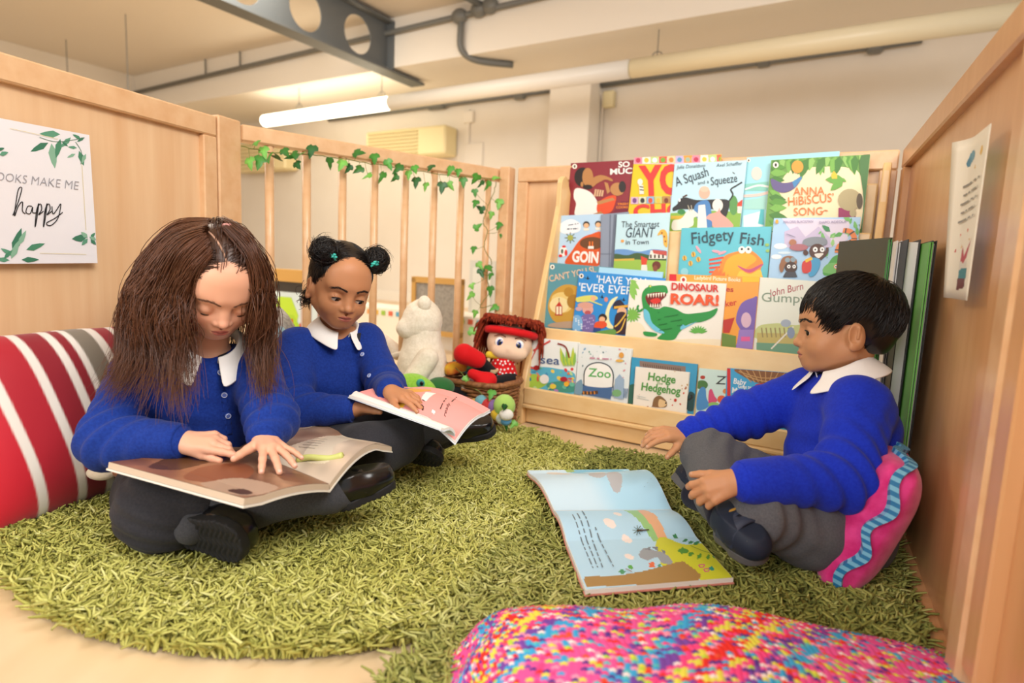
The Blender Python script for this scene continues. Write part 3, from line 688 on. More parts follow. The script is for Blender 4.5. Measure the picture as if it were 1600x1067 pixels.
def art_fish(a):
    a.poly([(440, 830), (540, 790), (640, 780), (710, 830), (740, 880), (720, 930), (720, 1060), (360, 1060), (400, 930)], 'F0923A', True); a.poly([(460, 860), (600, 800), (690, 850), (600, 930), (560, 1060), (440, 1060)], 'F3B233', True); a.poly([(560, 940), (640, 960), (720, 930), (715, 1060), (540, 1060)], 'F7CC45', True)
    a.poly([(545, 895), (630, 925), (725, 885), (735, 895), (650, 948), (590, 935)], 'C8577F', True)
    for i in range(5): a.line([(330, 855 + i * 30), (440 - i * 14, 835 + i * 36)], 16, 'E2523E', False)
    for i in range(4): a.leaf(330 + i * 40, 1060, 400 + i * 25, 900 + i * 20, .16, 'EE7B3A')
    for x in (578, 628): a.ell(x, 778, 26, 27, 'FBF8EE'); a.ell(x, 772, 9, 9, '222222')
    for q in ((250, 775, 55), (385, 790, 10), (430, 800, -20)): a.ell(q[0], q[1], 34, 10, 'EFA8B8', q[2])
    for q in ((145, 840), (190, 880), (212, 812), (250, 850)): a.ell(*q, 17, 20, 'E9B84C'); a.line([(q[0] - 4, q[1] - 16), (q[0] + 2, q[1] + 16)], 6, '6A4A2A', False)
    for q in ((770, 740), (775, 785)): a.ell(*q, 16, 12, '9CC46A')
    a.ell(145, 945, 30, 30, '93D3DE'); a.text('Fidgety', (200, 735), (522, 700), 88, '2F4A55', .06, .006); a.text('Fish', (562, 728), (742, 745), 84, '2F4A55', .06, .006)
book('turquoise picture book with a big orange smiling fish', 2, (1065, 356), (1206, 354), 1, '58BFD0', art_fish, C6)
def art_jungle(a):
    a.poly([(880, 540), (1400, 545), (1380, 700), (1250, 760), (1000, 700)], 'E6DDF0'); a.poly([(900, 640), (1000, 600), (1060, 680), (1160, 600), (1250, 690), (1250, 760), (900, 760)], 'CFC3E0'); a.ell(870, 750, 50, 22, 'F1F6FB'); a.ell(840, 830, 40, 18, 'F1F6FB'); a.ell(900, 800, 50, 10, 'D9ECF8')
    R = np.random.default_rng(5)
    for i in range(36):
        x, y = R.uniform(1180, 1500), R.uniform(560, 950)
        if x + (950 - y) * .5 > 1250: a.leaf(x, y, x + R.uniform(-70, 70), y + R.uniform(-70, 30), .25, ('5FAE58', '7CC46C', '3F8F55', 'A0D486')[i % 4])
    a.poly([(1240, 870), (1290, 820), (1380, 815), (1440, 870), (1440, 970), (1200, 970)], '56AA4A', True)
    a.poly([(1200, 950), (1240, 880), (1400, 890), (1430, 960)], '7CC26A', True); a.ell(1320, 905, 46, 26, 'E98A3F'); 
    for x in (1290, 1350): a.ell(x, 905, 11, 12, 'FFFFFF'); a.ell(x, 906, 5, 6, '222222')
    P = catmull([(1300, 800, 0), (1320, 745, 0), (1400, 720, 0), (1430, 690, 0), (1400, 640, 0), (1345, 630, 0)], 6)
    a.line([(p[0], p[1]) for p in P], 40, 'EE8A45')
    for i in range(2, len(P) - 1, 5): a.line([(p[0], p[1]) for p in P[i:i + 2]], 42, '4A3A34', False)
    a.poly([(1050, 700), (1120, 680), (1210, 690), (1215, 740), (1080, 750), (1040, 735)], '8E96A0', True); a.ell(1150, 790, 62, 58, '5A3A2C'); a.ell(1062, 800, 20, 20, '5A3A2C')
    for x in (1135, 1188): a.ell(x, 776, 18, 20, 'FFFFFF'); a.ell(x, 776, 6, 7, '221814')
    a.poly([(1130, 810), (1195, 805), (1180, 835), (1150, 838)], 'F4F0EA', True)
    a.poly([(1085, 850), (1160, 845), (1170, 900), (1130, 970), (1085, 970)], '4FA6D6', True); a.poly([(1040, 870), (1100, 860), (1100, 940), (1040, 950)], 'D9433C', True); a.line([(1170, 850), (1220, 800), (1225, 760)], 22, '5A3A2C'); a.line([(1060, 865), (1110, 840)], 26, 'F1C23A', False)
    a.ell(935, 870, 62, 48, '9A6A48'); a.ell(950, 910, 48, 42, '4A3228'); a.ell(925, 855, 20, 18, '8EA3B0'); a.ell(968, 852, 20, 18, '8EA3B0')
    for x in (935, 975): a.ell(x, 905, 13, 14, 'FFFFFF'); a.ell(x, 905, 5, 6, '222222')
    a.ell(880, 910, 18, 40, '9A6A48'); a.poly([(910, 945), (985, 945), (1000, 985), (890, 985)], '4A4A52'); a.ell(965, 722, 28, 24, 'B47A5A'); a.ell(1010, 760, 70, 26, 'B5727A'); a.text('MALORIE BLACKMAN', (895, 576), (1118, 572), 18, '8B7FA8'); a.text('DAPO ADEOLA', (1165, 580), (1370, 574), 18, '8B7FA8'); a.ell(845, 565, 12, 16, 'E9A83C')
    a.ell(950, 670, 40, 3, '8A86A0', 20)
book('pale lilac and blue picture book with two explorers in a jungle', 2, (1209, 341), (1345, 339), 2, 'A9CFEF', art_jungle, C6)

# ---- second row
def art_cant(a):
    puffin(a, 124, 91, 19); a.text("CAN'T YOU SL", (102, 215), (490, 135), 52, 'E9C3A2', .05, .012)
    a.poly([(90, 390), (130, 300), (220, 240), (320, 250), (420, 330), (420, 480), (300, 560), (150, 550), (95, 470)], 'C79A3E', True); a.poly([(120, 340), (200, 300), (280, 330), (290, 420), (230, 470), (140, 430)], 'E6C87A', True); a.ell(180, 410, 80, 70, 'EBD9A0'); a.ell(260, 300, 40, 40, 'B5862F'); a.ell(300, 380, 55, 60, 'A87A2C')
    a.poly([(150, 420), (182, 378), (206, 420)], 'C23428'); a.rect(150, 420, 206, 490, 'F4E6C4'); 
    for x in (150, 176, 200): a.rect(x, 420, x + 7, 492, 'B5402E')
    a.rect(146, 486, 208, 496, 'B5402E'); a.line([(180, 378), (180, 350)], 5, '7A4A2A'); a.poly([(120, 560), (300, 545), (300, 600), (100, 590)], 'B79C84', True)
book('teal picture book with a golden animal and red lantern, left end of row', 1, (857, 410), (958, 418), 0, '5A97A4', art_cant, C7)
book('thin sky blue book showing only its top edge behind the witch book', 1, (936, 417), (1036, 425), .1, 'A9DAF2', None)
def art_orange(a):
    a.rect(1095, 148, 1158, 205, 'D8232F'); a.ell(1203, 196, 22, 24, 'F4EEE2'); a.ell(1203, 196, 12, 13, 'B52A2A')
book('orange picture book with a purple-haired figure, right of the dinosaur book', 1, (1046, 428), (1187, 433), .9, 'F2A02E', lambda a: (
    a.text('Ladybird Picture Books', (1085, 436.5), (1157, 440), 6, 'FBEFC8', 0, .02) and a.rect(1160, 430, 1190, 441, 'F8C42E'),
    a.ell(1068, 437, 5, 5.4, 'F4EEE2'), a.ell(1068, 437, 2.6, 2.8, 'B52A2A'), a.rect(1046, 428, 1057, 440, 'D8232F'),
    a.text('es', (1134, 455), (1146, 456), 8, 'C23A2A', 0, .02), a.text('ker', (1134, 479), (1152, 476), 9, 'D2452A', 0, .02),
    a.poly([(1150, 500), (1158, 475), (1175, 466), (1185, 470), (1180, 545), (1150, 545), (1158, 520)], '7C62B0', True), a.ell(1166, 500, 8, 12, 'D8B4C8'), a.poly([(1155, 515), (1178, 515), (1180, 545), (1150, 545)], '9A7CC4'),
    a.poly([(1130, 500), (1148, 496), (1140, 520), (1130, 520)], 'C23428'), a.poly([(1128, 520), (1150, 525), (1150, 548), (1128, 545)], '6E8A3A'), a.rect(1158, 526, 1172, 533, 'E0609A')))
def art_gump(a):
    a.text('John Burn', (1202, 464), (1255, 452), 11, 'B0484E', .3, .002); a.text('Gumpy\u2019s', (1190, 471), (1275, 474), 14, '8A9C86', 0, .002)
    a.poly([(1185, 510), (1215, 505), (1245, 508), (1290, 500), (1290, 530), (1185, 530)], 'C9CF8A', True); a.poly([(1183, 520), (1290, 522), (1290, 545), (1183, 540)], 'C4B46A'); a.poly([(1182, 535), (1290, 540), (1290, 560), (1182, 556)], '6FA084')
    for i in range(7): a.line([(1190 + i * 7, 512), (1192 + i * 7, 527)], 2, '9A8A5A', False)
    a.line([(1205, 545), (1225, 525), (1240, 510)], 2.5, 'E9E4D4'); a.ell(1228, 505, 8, 6, 'A9B4C4'); a.ell(1236, 520, 6, 9, '8C9AB4')
book('pale cream picture book with watercolour riverbank, partly behind the boy', 1, (1187, 433), (1300, 441), 0, 'E9EBDD', art_gump)
def art_have(a):
    puffin(a, 366, 166, 19); a.text("'HAVE YOU", (490, 222), (900, 250), 62, 'EAF3FA', .02, .008); a.text("'EVER EVER", (342, 290), (790, 322), 66, 'EAF3FA', .02, .008)
    for (x, y, w) in ((415, 185, 34), (535, 342, 26), (715, 365, 30)): a.poly([(x - w, y - 10), (x - 5, y), (x + 4, y - 22), (x + 10, y), (x + w * .7, y), (x + 6, y + 12)], '23303E')
    a.poly([(320, 350), (400, 330), (480, 330), (500, 360), (420, 380), (330, 380)], 'D9D86A', True); a.ell(465, 355, 22, 22, 'E9B48A'); a.ell(572, 362, 16, 20, 'DB8A78'); a.line([(330, 380), (420, 370), (540, 410)], 9, 'D9DC7A')
    a.poly([(670, 340), (610, 370), (570, 460), (560, 560), (590, 600), (640, 600), (600, 540), (605, 440)], 'F0E9B4', True)
    a.ell(420, 445, 46, 44, 'DDA69A'); a.ell(400, 410, 66, 26, 'D9A08E'); a.ell(345, 440, 28, 18, 'C9A6B0'); a.ell(420, 472, 26, 18, 'B8555A')
    a.poly([(370, 500), (470, 490), (480, 560), (460, 630), (370, 620)], '7A6AA4', True)
    for i in range(14): a.ell(375 + (i * 29) % 95, 515 + (i * 17) % 100, 6, 6, 'B8A8D4')
    a.ell(330, 560, 48, 70, '7FB4DE')
    for i in range(10): a.ell(300 + (i * 23) % 70, 510 + (i * 31) % 110, 7, 7, 'DCEAF4')
    a.ell(545, 515, 36, 34, '33261F'); a.ell(540, 528, 26, 24, 'E9B48A'); a.poly([(490, 550), (560, 545), (580, 580), (530, 605), (475, 600)], 'E2552E', True); a.poly([(470, 595), (530, 600), (520, 640), (465, 630)], '2F4A86')
    a.poly([(640, 390), (690, 365), (740, 420), (770, 430), (640, 440)], '2E2A3E', True); a.poly([(640, 420), (760, 405), (760, 425), (640, 440)], 'E0A83A'); a.ell(705, 465, 40, 40, 'E3B490'); a.poly([(660, 480), (740, 480), (760, 640), (640, 640), (640, 570)], '3A2530', True); a.line([(740, 480), (680, 560), (645, 590)], 12, 'E4B64A'); a.line([(735, 520), (700, 610), (660, 640)], 10, 'E4B64A'); a.poly([(500, 630), (640, 610), (640, 660), (490, 650)], '6A9A4A', True)
book('bright blue picture book with a witch and crescent moon', 1, (905, 423), (1040, 435), 1, '2E8FD8', art_have, C7)
def art_dino(a):
    for q in ((770, 200, 850, 280), (770, 230, 830, 330), (770, 250, 810, 370), (765, 205, 830, 215)): a.leaf(*q, .2, '8CC45A')
    for an in range(200, 520, 26): a.leaf(790, 490, 790 + 75 * math.cos(math.radians(an)), 490 + 70 * math.sin(math.radians(an)), .16, '7DB84E')
    for an in range(190, 360, 20): a.leaf(1340, 640, 1340 + 80 * math.cos(math.radians(an)), 635 + 60 * math.sin(math.radians(an)), .14, '63B04A')
    a.poly([(770, 560), (860, 560), (930, 640), (1120, 690), (1300, 690), (1560, 700), (1560, 760), (760, 700)], 'EFE2C4', True)
    a.poly([(870, 330), (900, 270), (960, 250), (1060, 245), (1085, 280), (1080, 310), (1010, 320), (960, 330), (930, 360), (940, 420), (1010, 440), (1060, 420), (1150, 440), (1230, 480), (1330, 475), (1430, 460), (1500, 435), (1470, 500), (1380, 545), (1280, 560), (1230, 590), (1180, 640), (1130, 700), (1000, 690), (1040, 640), (960, 600), (900, 520), (880, 430)], '2F9446', True)
    a.poly([(890, 440), (930, 470), (960, 560), (1060, 640), (980, 625), (900, 540), (885, 480)], '6DC4DE', True); a.poly([(1240, 580), (1210, 570), (1190, 600), (1210, 610), (1330, 545)], '6DC4DE', True)
    a.poly([(905, 330), (985, 300), (1065, 310), (1070, 335), (1030, 375), (1030, 420), (960, 425), (915, 390)], '7A2320', True); a.poly([(940, 370), (1000, 350), (1030, 375), (980, 400)], 'D9352A', True)
    for i in range(7): x = 915 + i * 22; a.poly([(x, 318 - i * 2), (x + 18, 314 - i * 2), (x + 9, 350 - i)], 'F6F0DC')
    for i in range(5): x = 935 + i * 20; a.poly([(x, 425 - i * 1), (x + 16, 424), (x + 9, 392)], 'F6F0DC')
    a.ell(940, 255, 16, 14, '3CA552'); a.ell(942, 252, 8, 8, 'EADF6A'); a.line([(880, 440), (850, 460), (835, 430), (845, 410)], 16, '2F9446'); a.poly([(885, 630), (960, 635), (1000, 650), (980, 670), (900, 665)], '2F9446', True)
    for i in range(40): a.ell(1010 + (i * 53) % 200, 470 + (i * 37) % 150, 6, 4, '1F7436')
    a.text('DINOSAUR', (1118, 280), (1512, 300), 56, 'D3322A', 0, .028); a.text('ROAR!', (1110, 396), (1512, 412), 82, 'E8582A', 0, .04)
book('white picture book with a large roaring green dinosaur', 1, (985, 436), (1135, 443), 2, 'F2ECE0', art_dino, C7, th=.007)

# ---- bottom row (board books)
def art_sea(a):
    a.rect(60, 90, 370, 400, 'EFF3EE'); a.poly([(70, 270), (160, 260), (250, 270), (350, 300), (350, 410), (60, 370)], '5FB7D2', True); a.poly([(60, 320), (130, 300), (200, 340), (150, 380), (60, 370)], 'A8CC4E', True); a.poly([(200, 350), (340, 340), (340, 400), (220, 390)], '4C9A8A', True)
    R = np.random.default_rng(2)
    for i in range(34): a.ell(R.uniform(75, 345), R.uniform(265, 395), R.uniform(6, 18), R.uniform(4, 12), ('E8845A', '6FC0A4', 'F0D25A', 'B888C0', '3F8FC0', 'E04A4A', 'BFE0A0', '2F7F9A')[i % 8], R.uniform(0, 90))
    for q in ((85, 250, 150, 130), (105, 190, 90, 110), (120, 170, 215, 115), (95, 260, 130, 270), (140, 150, 175, 175)): a.line([q[:2], q[2:]], 9, 'D9564E', False)
    for i in range(8): a.leaf(290 + i * 8, 260, 270 + i * 12, 150 + (i % 3) * 25, .1, ('BFD24A', '8CBF5A')[i % 2])
    a.line([(255, 130), (300, 150), (320, 210)], 8, '8A2A2A'); a.ell(182, 328, 26, 26, 'F2EDE6'); a.ell(290, 328, 20, 14, 'B52A3A'); a.ell(138, 265, 16, 14, 'A82A2A'); a.ell(305, 355, 14, 14, 'F0B73A'); a.ell(230, 368, 18, 14, 'E9D04A'); a.text('sea', (160, 240), (265, 248), 46, '3E5A8A', 0, .004)
book('white board book with coral and sea creatures, bottom left of the rack', 0, (830, 527), (904, 535), 0, 'EFF3EE', art_sea, C8, th=.012)
def art_zoo(a):
    R = np.random.default_rng(9)
    for i in range(60): 
        x, y = R.uniform(350, 660), R.uniform(135, 440)
        if abs(x - 485) > 85 or y < 215: a.leaf(x, y, x + R.uniform(-16, 16), y + R.uniform(-16, 16), .3, ('5C9A8A', '7FA9C9', '9CC4A0', 'E0A0A8', '3F6E7A')[i % 5])
    for i in range(26): a.line([(395 + i * 10, 400 + i * 1.4), (395 + i * 10, 350 + i * 1.2)], 5, '5F7FA8', False)
    a.poly([(400, 350), (555, 365), (550, 440), (392, 410)], '4E6E9C'); a.poly([(402, 360), (405, 290), (430, 250), (485, 238), (540, 255), (562, 300), (560, 370)], 'F6F4EE', True); a.line([(402, 365), (405, 290), (430, 250), (485, 236), (540, 255), (564, 300), (562, 375)], 6, '3A4048')
    a.text('Zoo', (425, 312), (550, 322), 46, '5CAF5A', 0, .015); a.poly([(575, 330), (600, 300), (625, 330), (620, 440), (570, 430)], '9DB4CC'); a.line([(385, 400), (430, 405), (480, 400)], 16, '5A4436'); 
    for i in range(4): a.line([(400 + i * 20, 395), (402 + i * 20, 412)], 6, 'D98A3A', False)
    a.ell(610, 195, 14, 16, 'E0A04A'); a.ell(600, 225, 22, 8, 'E7B65A'); a.scrib((435, 210), (555, 217), 7, 'C98AA0', 3); a.ell(497, 205, 9, 16, 'F8F8F4'); a.ell(585, 405, 26, 20, '7FB07A'); a.poly([(340, 370), (390, 330), (390, 410), (335, 400)], '7FA0B4', True)
book('white board book with green lettering over an arched gate', 0, (904, 537), (987, 545), .1, 'E8EDEB', art_zoo, C8, th=.012)
def art_bluebk(a):
    a.poly([(710, 226), (965, 258), (965, 290), (710, 258)], '8A7468'); 
    for i in range(18): a.line([(730 + i * 12, 242 + i * 1.5), (734 + i * 12, 268 + i * 1.5)], 4, '5A473E', False)
    a.poly([(630, 380), (690, 360), (690, 470), (630, 460)], '3A6A5A', True); a.poly([(985, 400), (1020, 420), (1010, 500), (970, 490)], '2A4A4A', True); a.line([(980, 445), (1000, 430), (995, 415)], 10, '26201E')
book('bright blue book standing behind the cream hedgehog book', 0, (987, 558), (1090, 569), 0, '3F9CC4', art_bluebk, C8, th=.006)
def art_hodge(a):
    R = np.random.default_rng(4)
    for i in range(30):
        x, y = R.uniform(685, 975), R.uniform(275, 490)
        if x < 715 or x > 940 or y < 285 or y > 440: a.leaf(x, y, x + R.uniform(-14, 14), y + R.uniform(-14, 14), .35, ('B5734A', 'C9A05A', '8A9A5A', 'D2553A')[i % 4])
    a.text('Hodge', (755, 332), (908, 352), 42, '5C9A4A', 0, .028); a.text('the', (805, 355), (838, 360), 14, '5C9A4A'); a.text('Hedgehog', (718, 388), (935, 415), 42, '5C9A4A', 0, .028)
    a.poly([(780, 475), (790, 435), (820, 420), (850, 440), (862, 462), (850, 485), (780, 482)], '8A6642', True); a.poly([(820, 440), (850, 450), (862, 463), (845, 482), (815, 480)], 'E2C08E', True); a.ell(856, 461, 5, 5, '222222'); a.ell(908, 445, 8, 9, 'C23A2A'); a.line([(695, 420), (745, 432)], 3, 'BFC4C0', False); a.line([(695, 432), (760, 445)], 3, 'BFC4C0', False)
book('cream board book with green lettering and a small hedgehog', 0, (993, 573), (1077, 582), 1.6, 'F3EBDD', art_hodge, C8, th=.01)
def art_z(a):
    a.text('Z', (1130, 355), (1185, 358), 46, '3A3A3A', .2, .004); a.ell(1055, 360, 34, 26, '4E7A42'); a.rect(1045, 370, 1062, 420, '6E5A3A'); a.poly([(1030, 420), (1050, 375), (1075, 380), (1080, 430), (1095, 480), (1030, 500)], '4F8FC8', True); a.poly([(1095, 395), (1110, 385), (1125, 420), (1140, 450), (1095, 465)], 'D8507A', True); a.ell(1165, 440, 24, 22, 'E2603A'); a.ell(1120, 470, 30, 14, '8FC06A'); a.ell(1060, 318, 14, 10, 'B5402E'); a.ell(1185, 395, 14, 14, 'E08A4A')
book('pale green picture book with blue and pink cartoon animals', 0, (1092, 575), (1152, 581), .3, 'CFE6DF', art_z, C8, th=.005)
def art_baby(a):
    a.rect(1195, 265, 1214, 460, 'D6302F'); a.poly([(1250, 270), (1560, 290), (1540, 330), (1480, 360), (1370, 350), (1280, 310)], '8A5A34', True)
    for i in range(8): a.line([(1265 + i * 36, 275 + i * 2), (1330 + i * 20, 345)], 5, 'C89A62', False)
    a.line([(1260, 285), (1380, 320), (1520, 320)], 5, 'C89A62'); a.line([(1290, 305), (1390, 338), (1490, 340)], 5, 'D2A66C')
    a.poly([(1360, 355), (1490, 360), (1480, 400), (1365, 395)], 'C2302E', True); a.ell(1420, 440, 60, 50, '6A4030'); a.ell(1410, 378, 14, 8, 'F0C84A'); a.ell(1450, 380, 14, 8, '3FA0C4')
    a.text('Baby', (1230, 352), (1300, 362), 30, 'F2F6F8', .05, .02); a.text('Goes to', (1255, 376), (1330, 384), 20, 'F2F6F8', .05, .02); a.text('Market', (1222, 404), (1338, 412), 30, 'F2F6F8', .05, .02)
book('blue board book with a carried fruit basket, beside the boy\u2019s sleeve', 0, (1136, 575), (1240, 583), .6, '3FA6D8', art_baby, C8, th=.008)
# ================================================================== PEOPLE
def skin_mat(name):
    m = colattr(mat(name, 'C08A6A', .48, .35)); b = m.node_tree.nodes['Principled BSDF']
    b.inputs['Subsurface Weight'].default_value = .12; b.inputs['Subsurface Radius'].default_value = (.01, .004, .002); b.inputs['Subsurface Scale'].default_value = .5
    return m
def frame(fwd, up):
    y = unit(np.asarray(fwd, float)); z = np.asarray(up, float); z = unit(z - y * (z @ y)); x = np.cross(y, z)
    return np.stack([x, y, z], 1)     # columns: subject's right, forward, up
class Head:
    EX, EY, EZ = .0305, .0635, -.027
    def __init__(s, center, fwd, up, scale=1.0):
        s.R = frame(fwd, up); s.c = np.asarray(center, float); s.k = scale
    def w(s, p): return s.c + (np.asarray(p, float) * s.k) @ s.R.T
    def mesh(s, skin, lip, open_=.0055, lidz=0.0, blush=None, jaw=1.0, neck=None, smile=0, ears=True):
        S = SDF(.0016)
        S.ell((0, -.014, .018), (.0725, .0885, .076), .01)
        S.ell((0, .012, -.03), (.0615, .067, .07), .02)
        S.ell((0, .036, -.055), (.047 * jaw, .045, .05), .02)
        for q in (-1, 1):
            S.ell((q * .033, .045, -.054), (.024, .023, .025), .02)       # cheeks
            S.cone((q * .048, -.005, -.062), (q * .014, .056, -.094), .017, .014, .02)
            S.cone((q * .012, .073, .001), (q * .04, .058, .002), .009, .009, .016)
        S.ell((0, .062, -.09), (.015, .014, .014), .016)                  # chin
        S.ell((0, .052, .022), (.05, .026, .04), .03)
        for q in (-1, 1): S.ell((q * .031, .085, -.026), (.018, .014, .0125), .012, sub=True)
        S.cone((0, .073, -.013), (0, .085, -.046), .0065, .0088, .012); S.ell((0, .089, -.050), (.0092, .0085, .0078), .006)
        for q in (-1, 1): S.ell((q * .0115, .081, -.0530), (.0066, .0070, .0060), .005)
        for q in (-1, 1): S.ell((q * .0065, .0875, -.0602), (.0030, .0036, .0020), .002, sub=True)
        S.ell((0, .070, -.073), (.021, .014, .0155), .012)                # mouth mound
        S.cone((-.013, .0785, -.0725), (-.002, .0832, -.0712), .0028, .0042, .004); S.cone((.013, .0785, -.0725), (.002, .0832, -.0712), .0028, .0042, .004)
        S.cone((-.008, .0795, -.0795), (.008, .0795, -.0795), .0042, .0042, .005)
        S.cone((-.0165, .0800, -.0752 + smile), (0, .0875, -.0757), .0010, .0012, .0022, sub=True); S.cone((.0165, .0800, -.0752 + smile), (0, .0875, -.0757), .0010, .0012, .0022, sub=True)
        S.ell((0, .0815, -.063), (.003, .004, .006), .004, sub=True)      # philtrum
        for q in (-1, 1):                                                  # lids
            S.ell((q * s.EX, s.EY, s.EZ), (.0146, .0146, .0138), .005)
            if open_ > .001: S.ell((q * s.EX, s.EY + .0135, s.EZ + lidz), (.0128, .0125, open_), .0018, sub=True)
            S.ell((q * s.EX, s.EY + .001, s.EZ), (.0118,) * 3, .001, sub=True) if open_ > .001 else None
            if not ears: continue
            A = rot((0, 0, 1), -q * 24) @ rot((1, 0, 0), -8)
            S.ell((q * .0725, -.012, -.03), (.0078, .0175, .0285), .006, A); S.ell((q * .0655, -.004, -.034), (.009, .011, .018), .008, A)
            S.ell((q * .0825, -.007, -.026), (.0075, .0115, .0195), .0035, A, sub=True); S.cone((q * .0775, -.015, -.012), (q * .0775, -.013, -.034), .0028, .0024, .003); S.ell((q * .075, -.006, -.052), (.0055, .0085, .008), .005, A)
            S.ell((q * .0805, -.004, -.036), (.004, .005, .006), .003, A, sub=True)
        if neck is not None:
            n = ((np.asarray(neck, float) - s.c) @ s.R) / s.k
            S.cone((0, -.022, -.05), n, .0385, .036, .02)
        V, F = S.mesh(relax=1)
        L = S.local; s.L = L
        sk = np.array(lin(skin)); lp = np.array(lin(lip)); C = np.tile(sk, (len(L), 1))
        def mix(wt, c): 
            nonlocal C; C = C * (1 - wt[:, None]) + np.array(c) * wt[:, None]
        if blush: 
            for q in (-1, 1): mix(.55 * np.exp(-(((L - (q * .036, .062, -.052)) / .02) ** 2).sum(1)), lin(blush))
            mix(.35 * np.exp(-(((L - (0, .088, -.05)) / .012) ** 2).sum(1)), lin(blush))
        up_ = (np.abs(L[:, 0]) / .0165) ** 2 + ((L[:, 2] + .0752) / .0078) ** 2
        mix(np.where(L[:, 1] > .07, smstep(1.15, .7, up_), 0), lp)
        gro = np.where((L[:, 1] > .07) & (np.abs(L[:, 0]) < .016), np.exp(-((L[:, 2] + .0755) / .0011) ** 2), 0); mix(.6 * gro, lp * .35)
        for q in (-1, 1): mix(.8 * np.exp(-(((L - (q * .0065, .087, -.0600)) / .0018) ** 2).sum(1)), sk * .25)
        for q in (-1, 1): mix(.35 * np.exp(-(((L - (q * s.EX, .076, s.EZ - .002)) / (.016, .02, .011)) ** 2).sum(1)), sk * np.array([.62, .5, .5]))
        return s.w(L), F, C
    def lay(s, P, lift):
        sh = P.shape; Q = P.reshape(-1, 3).copy(); f = s.L[s.L[:, 1] > .02]
        for i in range(len(Q)):
            d = (f[:, 0] - Q[i, 0]) ** 2 + (f[:, 2] - Q[i, 2]) ** 2; k = np.argsort(d)[:4]; Q[i, 1] = f[k, 1].mean() + lift
        return Q.reshape(sh)
    def details(s, par, iris='2E1C12', brow='2A1A12', look=(0, 1, 0), open_=.0055, lidz=0, hair_brow=1.0, lash=True):
        for q in (-1, 1):
            e = np.array([q * s.EX, s.EY + .001, s.EZ])
            if open_ > .001:
                mb = MB(); mb.ell(s.w(e), .0117 * s.k, None, 20, 12); ey = mb.build('eye', mat('eye_white', 'F1ECE6', .15, .6), par, True)
                lk = unit(np.array(look, float)); mb = MB()
                bx = unit(np.cross(lk, (0, 0, 1))); by = np.cross(bx, lk)
                for rr, m2, off in ((.0056, mat('iris_' + iris, iris, .15, .6), .0003), (.0028, mat('pupil', '0A0706', .1, .6), .0006)):
                    mb = MB(); P = []
                    for ring in (0, .5, 1):
                        for t in np.arange(14) * 2 * math.pi / 14:
                            o = (bx * math.cos(t) + by * math.sin(t)) * rr * ring; P.append(s.w(e + lk * (math.sqrt(.0117 ** 2 - (rr * ring) ** 2) + off) + o))
                    mb.add(P, [(i + j * 14, (i + 1) % 14 + j * 14, (i + 1) % 14 + (j + 1) * 14, i + (j + 1) * 14) for j in (0, 1) for i in range(14)])
                    mb.build('iris' if rr > .004 else 'pupil', m2, ey, True)
            if lash:
                pts = []
                for t in np.linspace(-1.15, 1.2, 9):
                    x = .0122 * math.sin(t); z = (open_ * math.cos(t * .9) if open_ > .001 else -.0030 * math.cos(t * .8)) + lidz; d = math.sqrt(max(.0149 ** 2 - x * x - z * z, 1e-6))
                    pts.append(s.w(e + (q * x, d - .0005, z)))
                MB().tube(np.array(pts), np.array([.0006, .0011, .0015, .0017, .0017, .0017, .0017, .0014, .0007]) * s.k, 6).build('eyelash', mat('lash', '120C0A', .5), par, True)
            # eyebrow: many short hairs
            n = 90; tt = RNG.uniform(0, 1, n); base = []
            prof = catmull([(q * .012, .0785, -.0045), (q * .022, .0765, -.0005), (q * .034, .0705, .0005), (q * .045, .060, -.004)], 12)
            ii = (tt * (len(prof) - 1)).astype(int); p0 = prof[ii] + RNG.normal(0, .0011, (n, 3)) * (1, .3, 1.0); dr = np.stack([q * RNG.uniform(.6, 1, n), -.35 * tt, RNG.uniform(-.1, .6, n) * (1 - tt)], 1); dr /= np.linalg.norm(dr, axis=1)[:, None]
            P = p0[:, None, :] + dr[:, None, :] * np.linspace(0, .0062, 4)[None, :, None]; P = s.lay(P, .0007)
            V, F = strands(s.w(P), np.full((n, 4), .00055 * hair_brow) * np.array([1, 1, .8, .3]), 3); mk('eyebrow', V, F, mat('brow_' + brow, brow, .6), par)
def hair_strands(H, par, color, n, flow, mask, M=10, length=.06, lift=.006, rad=.0007, name='hair', start=(0, -.014, .018), radii=(.0755, .0915, .079), jit=.25, grav=0, root_lift=.0, seed=1, rough=.42, avoid=None):
    r = np.random.default_rng(seed); c = np.array(start); R3 = np.array(radii)
    D = r.normal(size=(n * 3, 3)); D /= np.linalg.norm(D, axis=1)[:, None]; P = c + D * R3; P = P[mask(P)][:n]; n = len(P)
    L = r.uniform(.7, 1.1, n) * length; path = [P]; st = L / (M - 1); cur = P.copy(); rnd = r.normal(0, jit, (n, 3)); lf = r.uniform(.5, 1.2, n) * lift
    for i in range(1, M):
        nrm = (cur - c) / R3 ** 2; nrm /= np.linalg.norm(nrm, axis=1)[:, None]
        d = flow(cur) + rnd + np.array([0, 0, -grav]) * (i / M); d -= nrm * (d * nrm).sum(1)[:, None]; d /= np.linalg.norm(d, axis=1)[:, None] + 1e-9
        cur = cur + d * st[:, None]; q = (cur - c) / R3; q /= np.linalg.norm(q, axis=1)[:, None]; cur = c + q * R3
        t = i / (M - 1); path.append(cur + nrm * (root_lift + lf * math.sin(math.pi * min(t * .8 + .1, 1)))[:, None])
    path = np.stack(path, 1)
    if avoid is not None: path = path[~avoid(path.reshape(-1, 3)).reshape(n, M).any(1)]; n = len(path)
    W = H.w(path); rr = np.full((n, M), rad) * np.interp(np.linspace(0, 1, M), [0, .15, .7, 1], [.6, 1, .9, .25])
    V, F = strands(W, rr, 3); return mk(name, V, F, hairm(color), par, True)
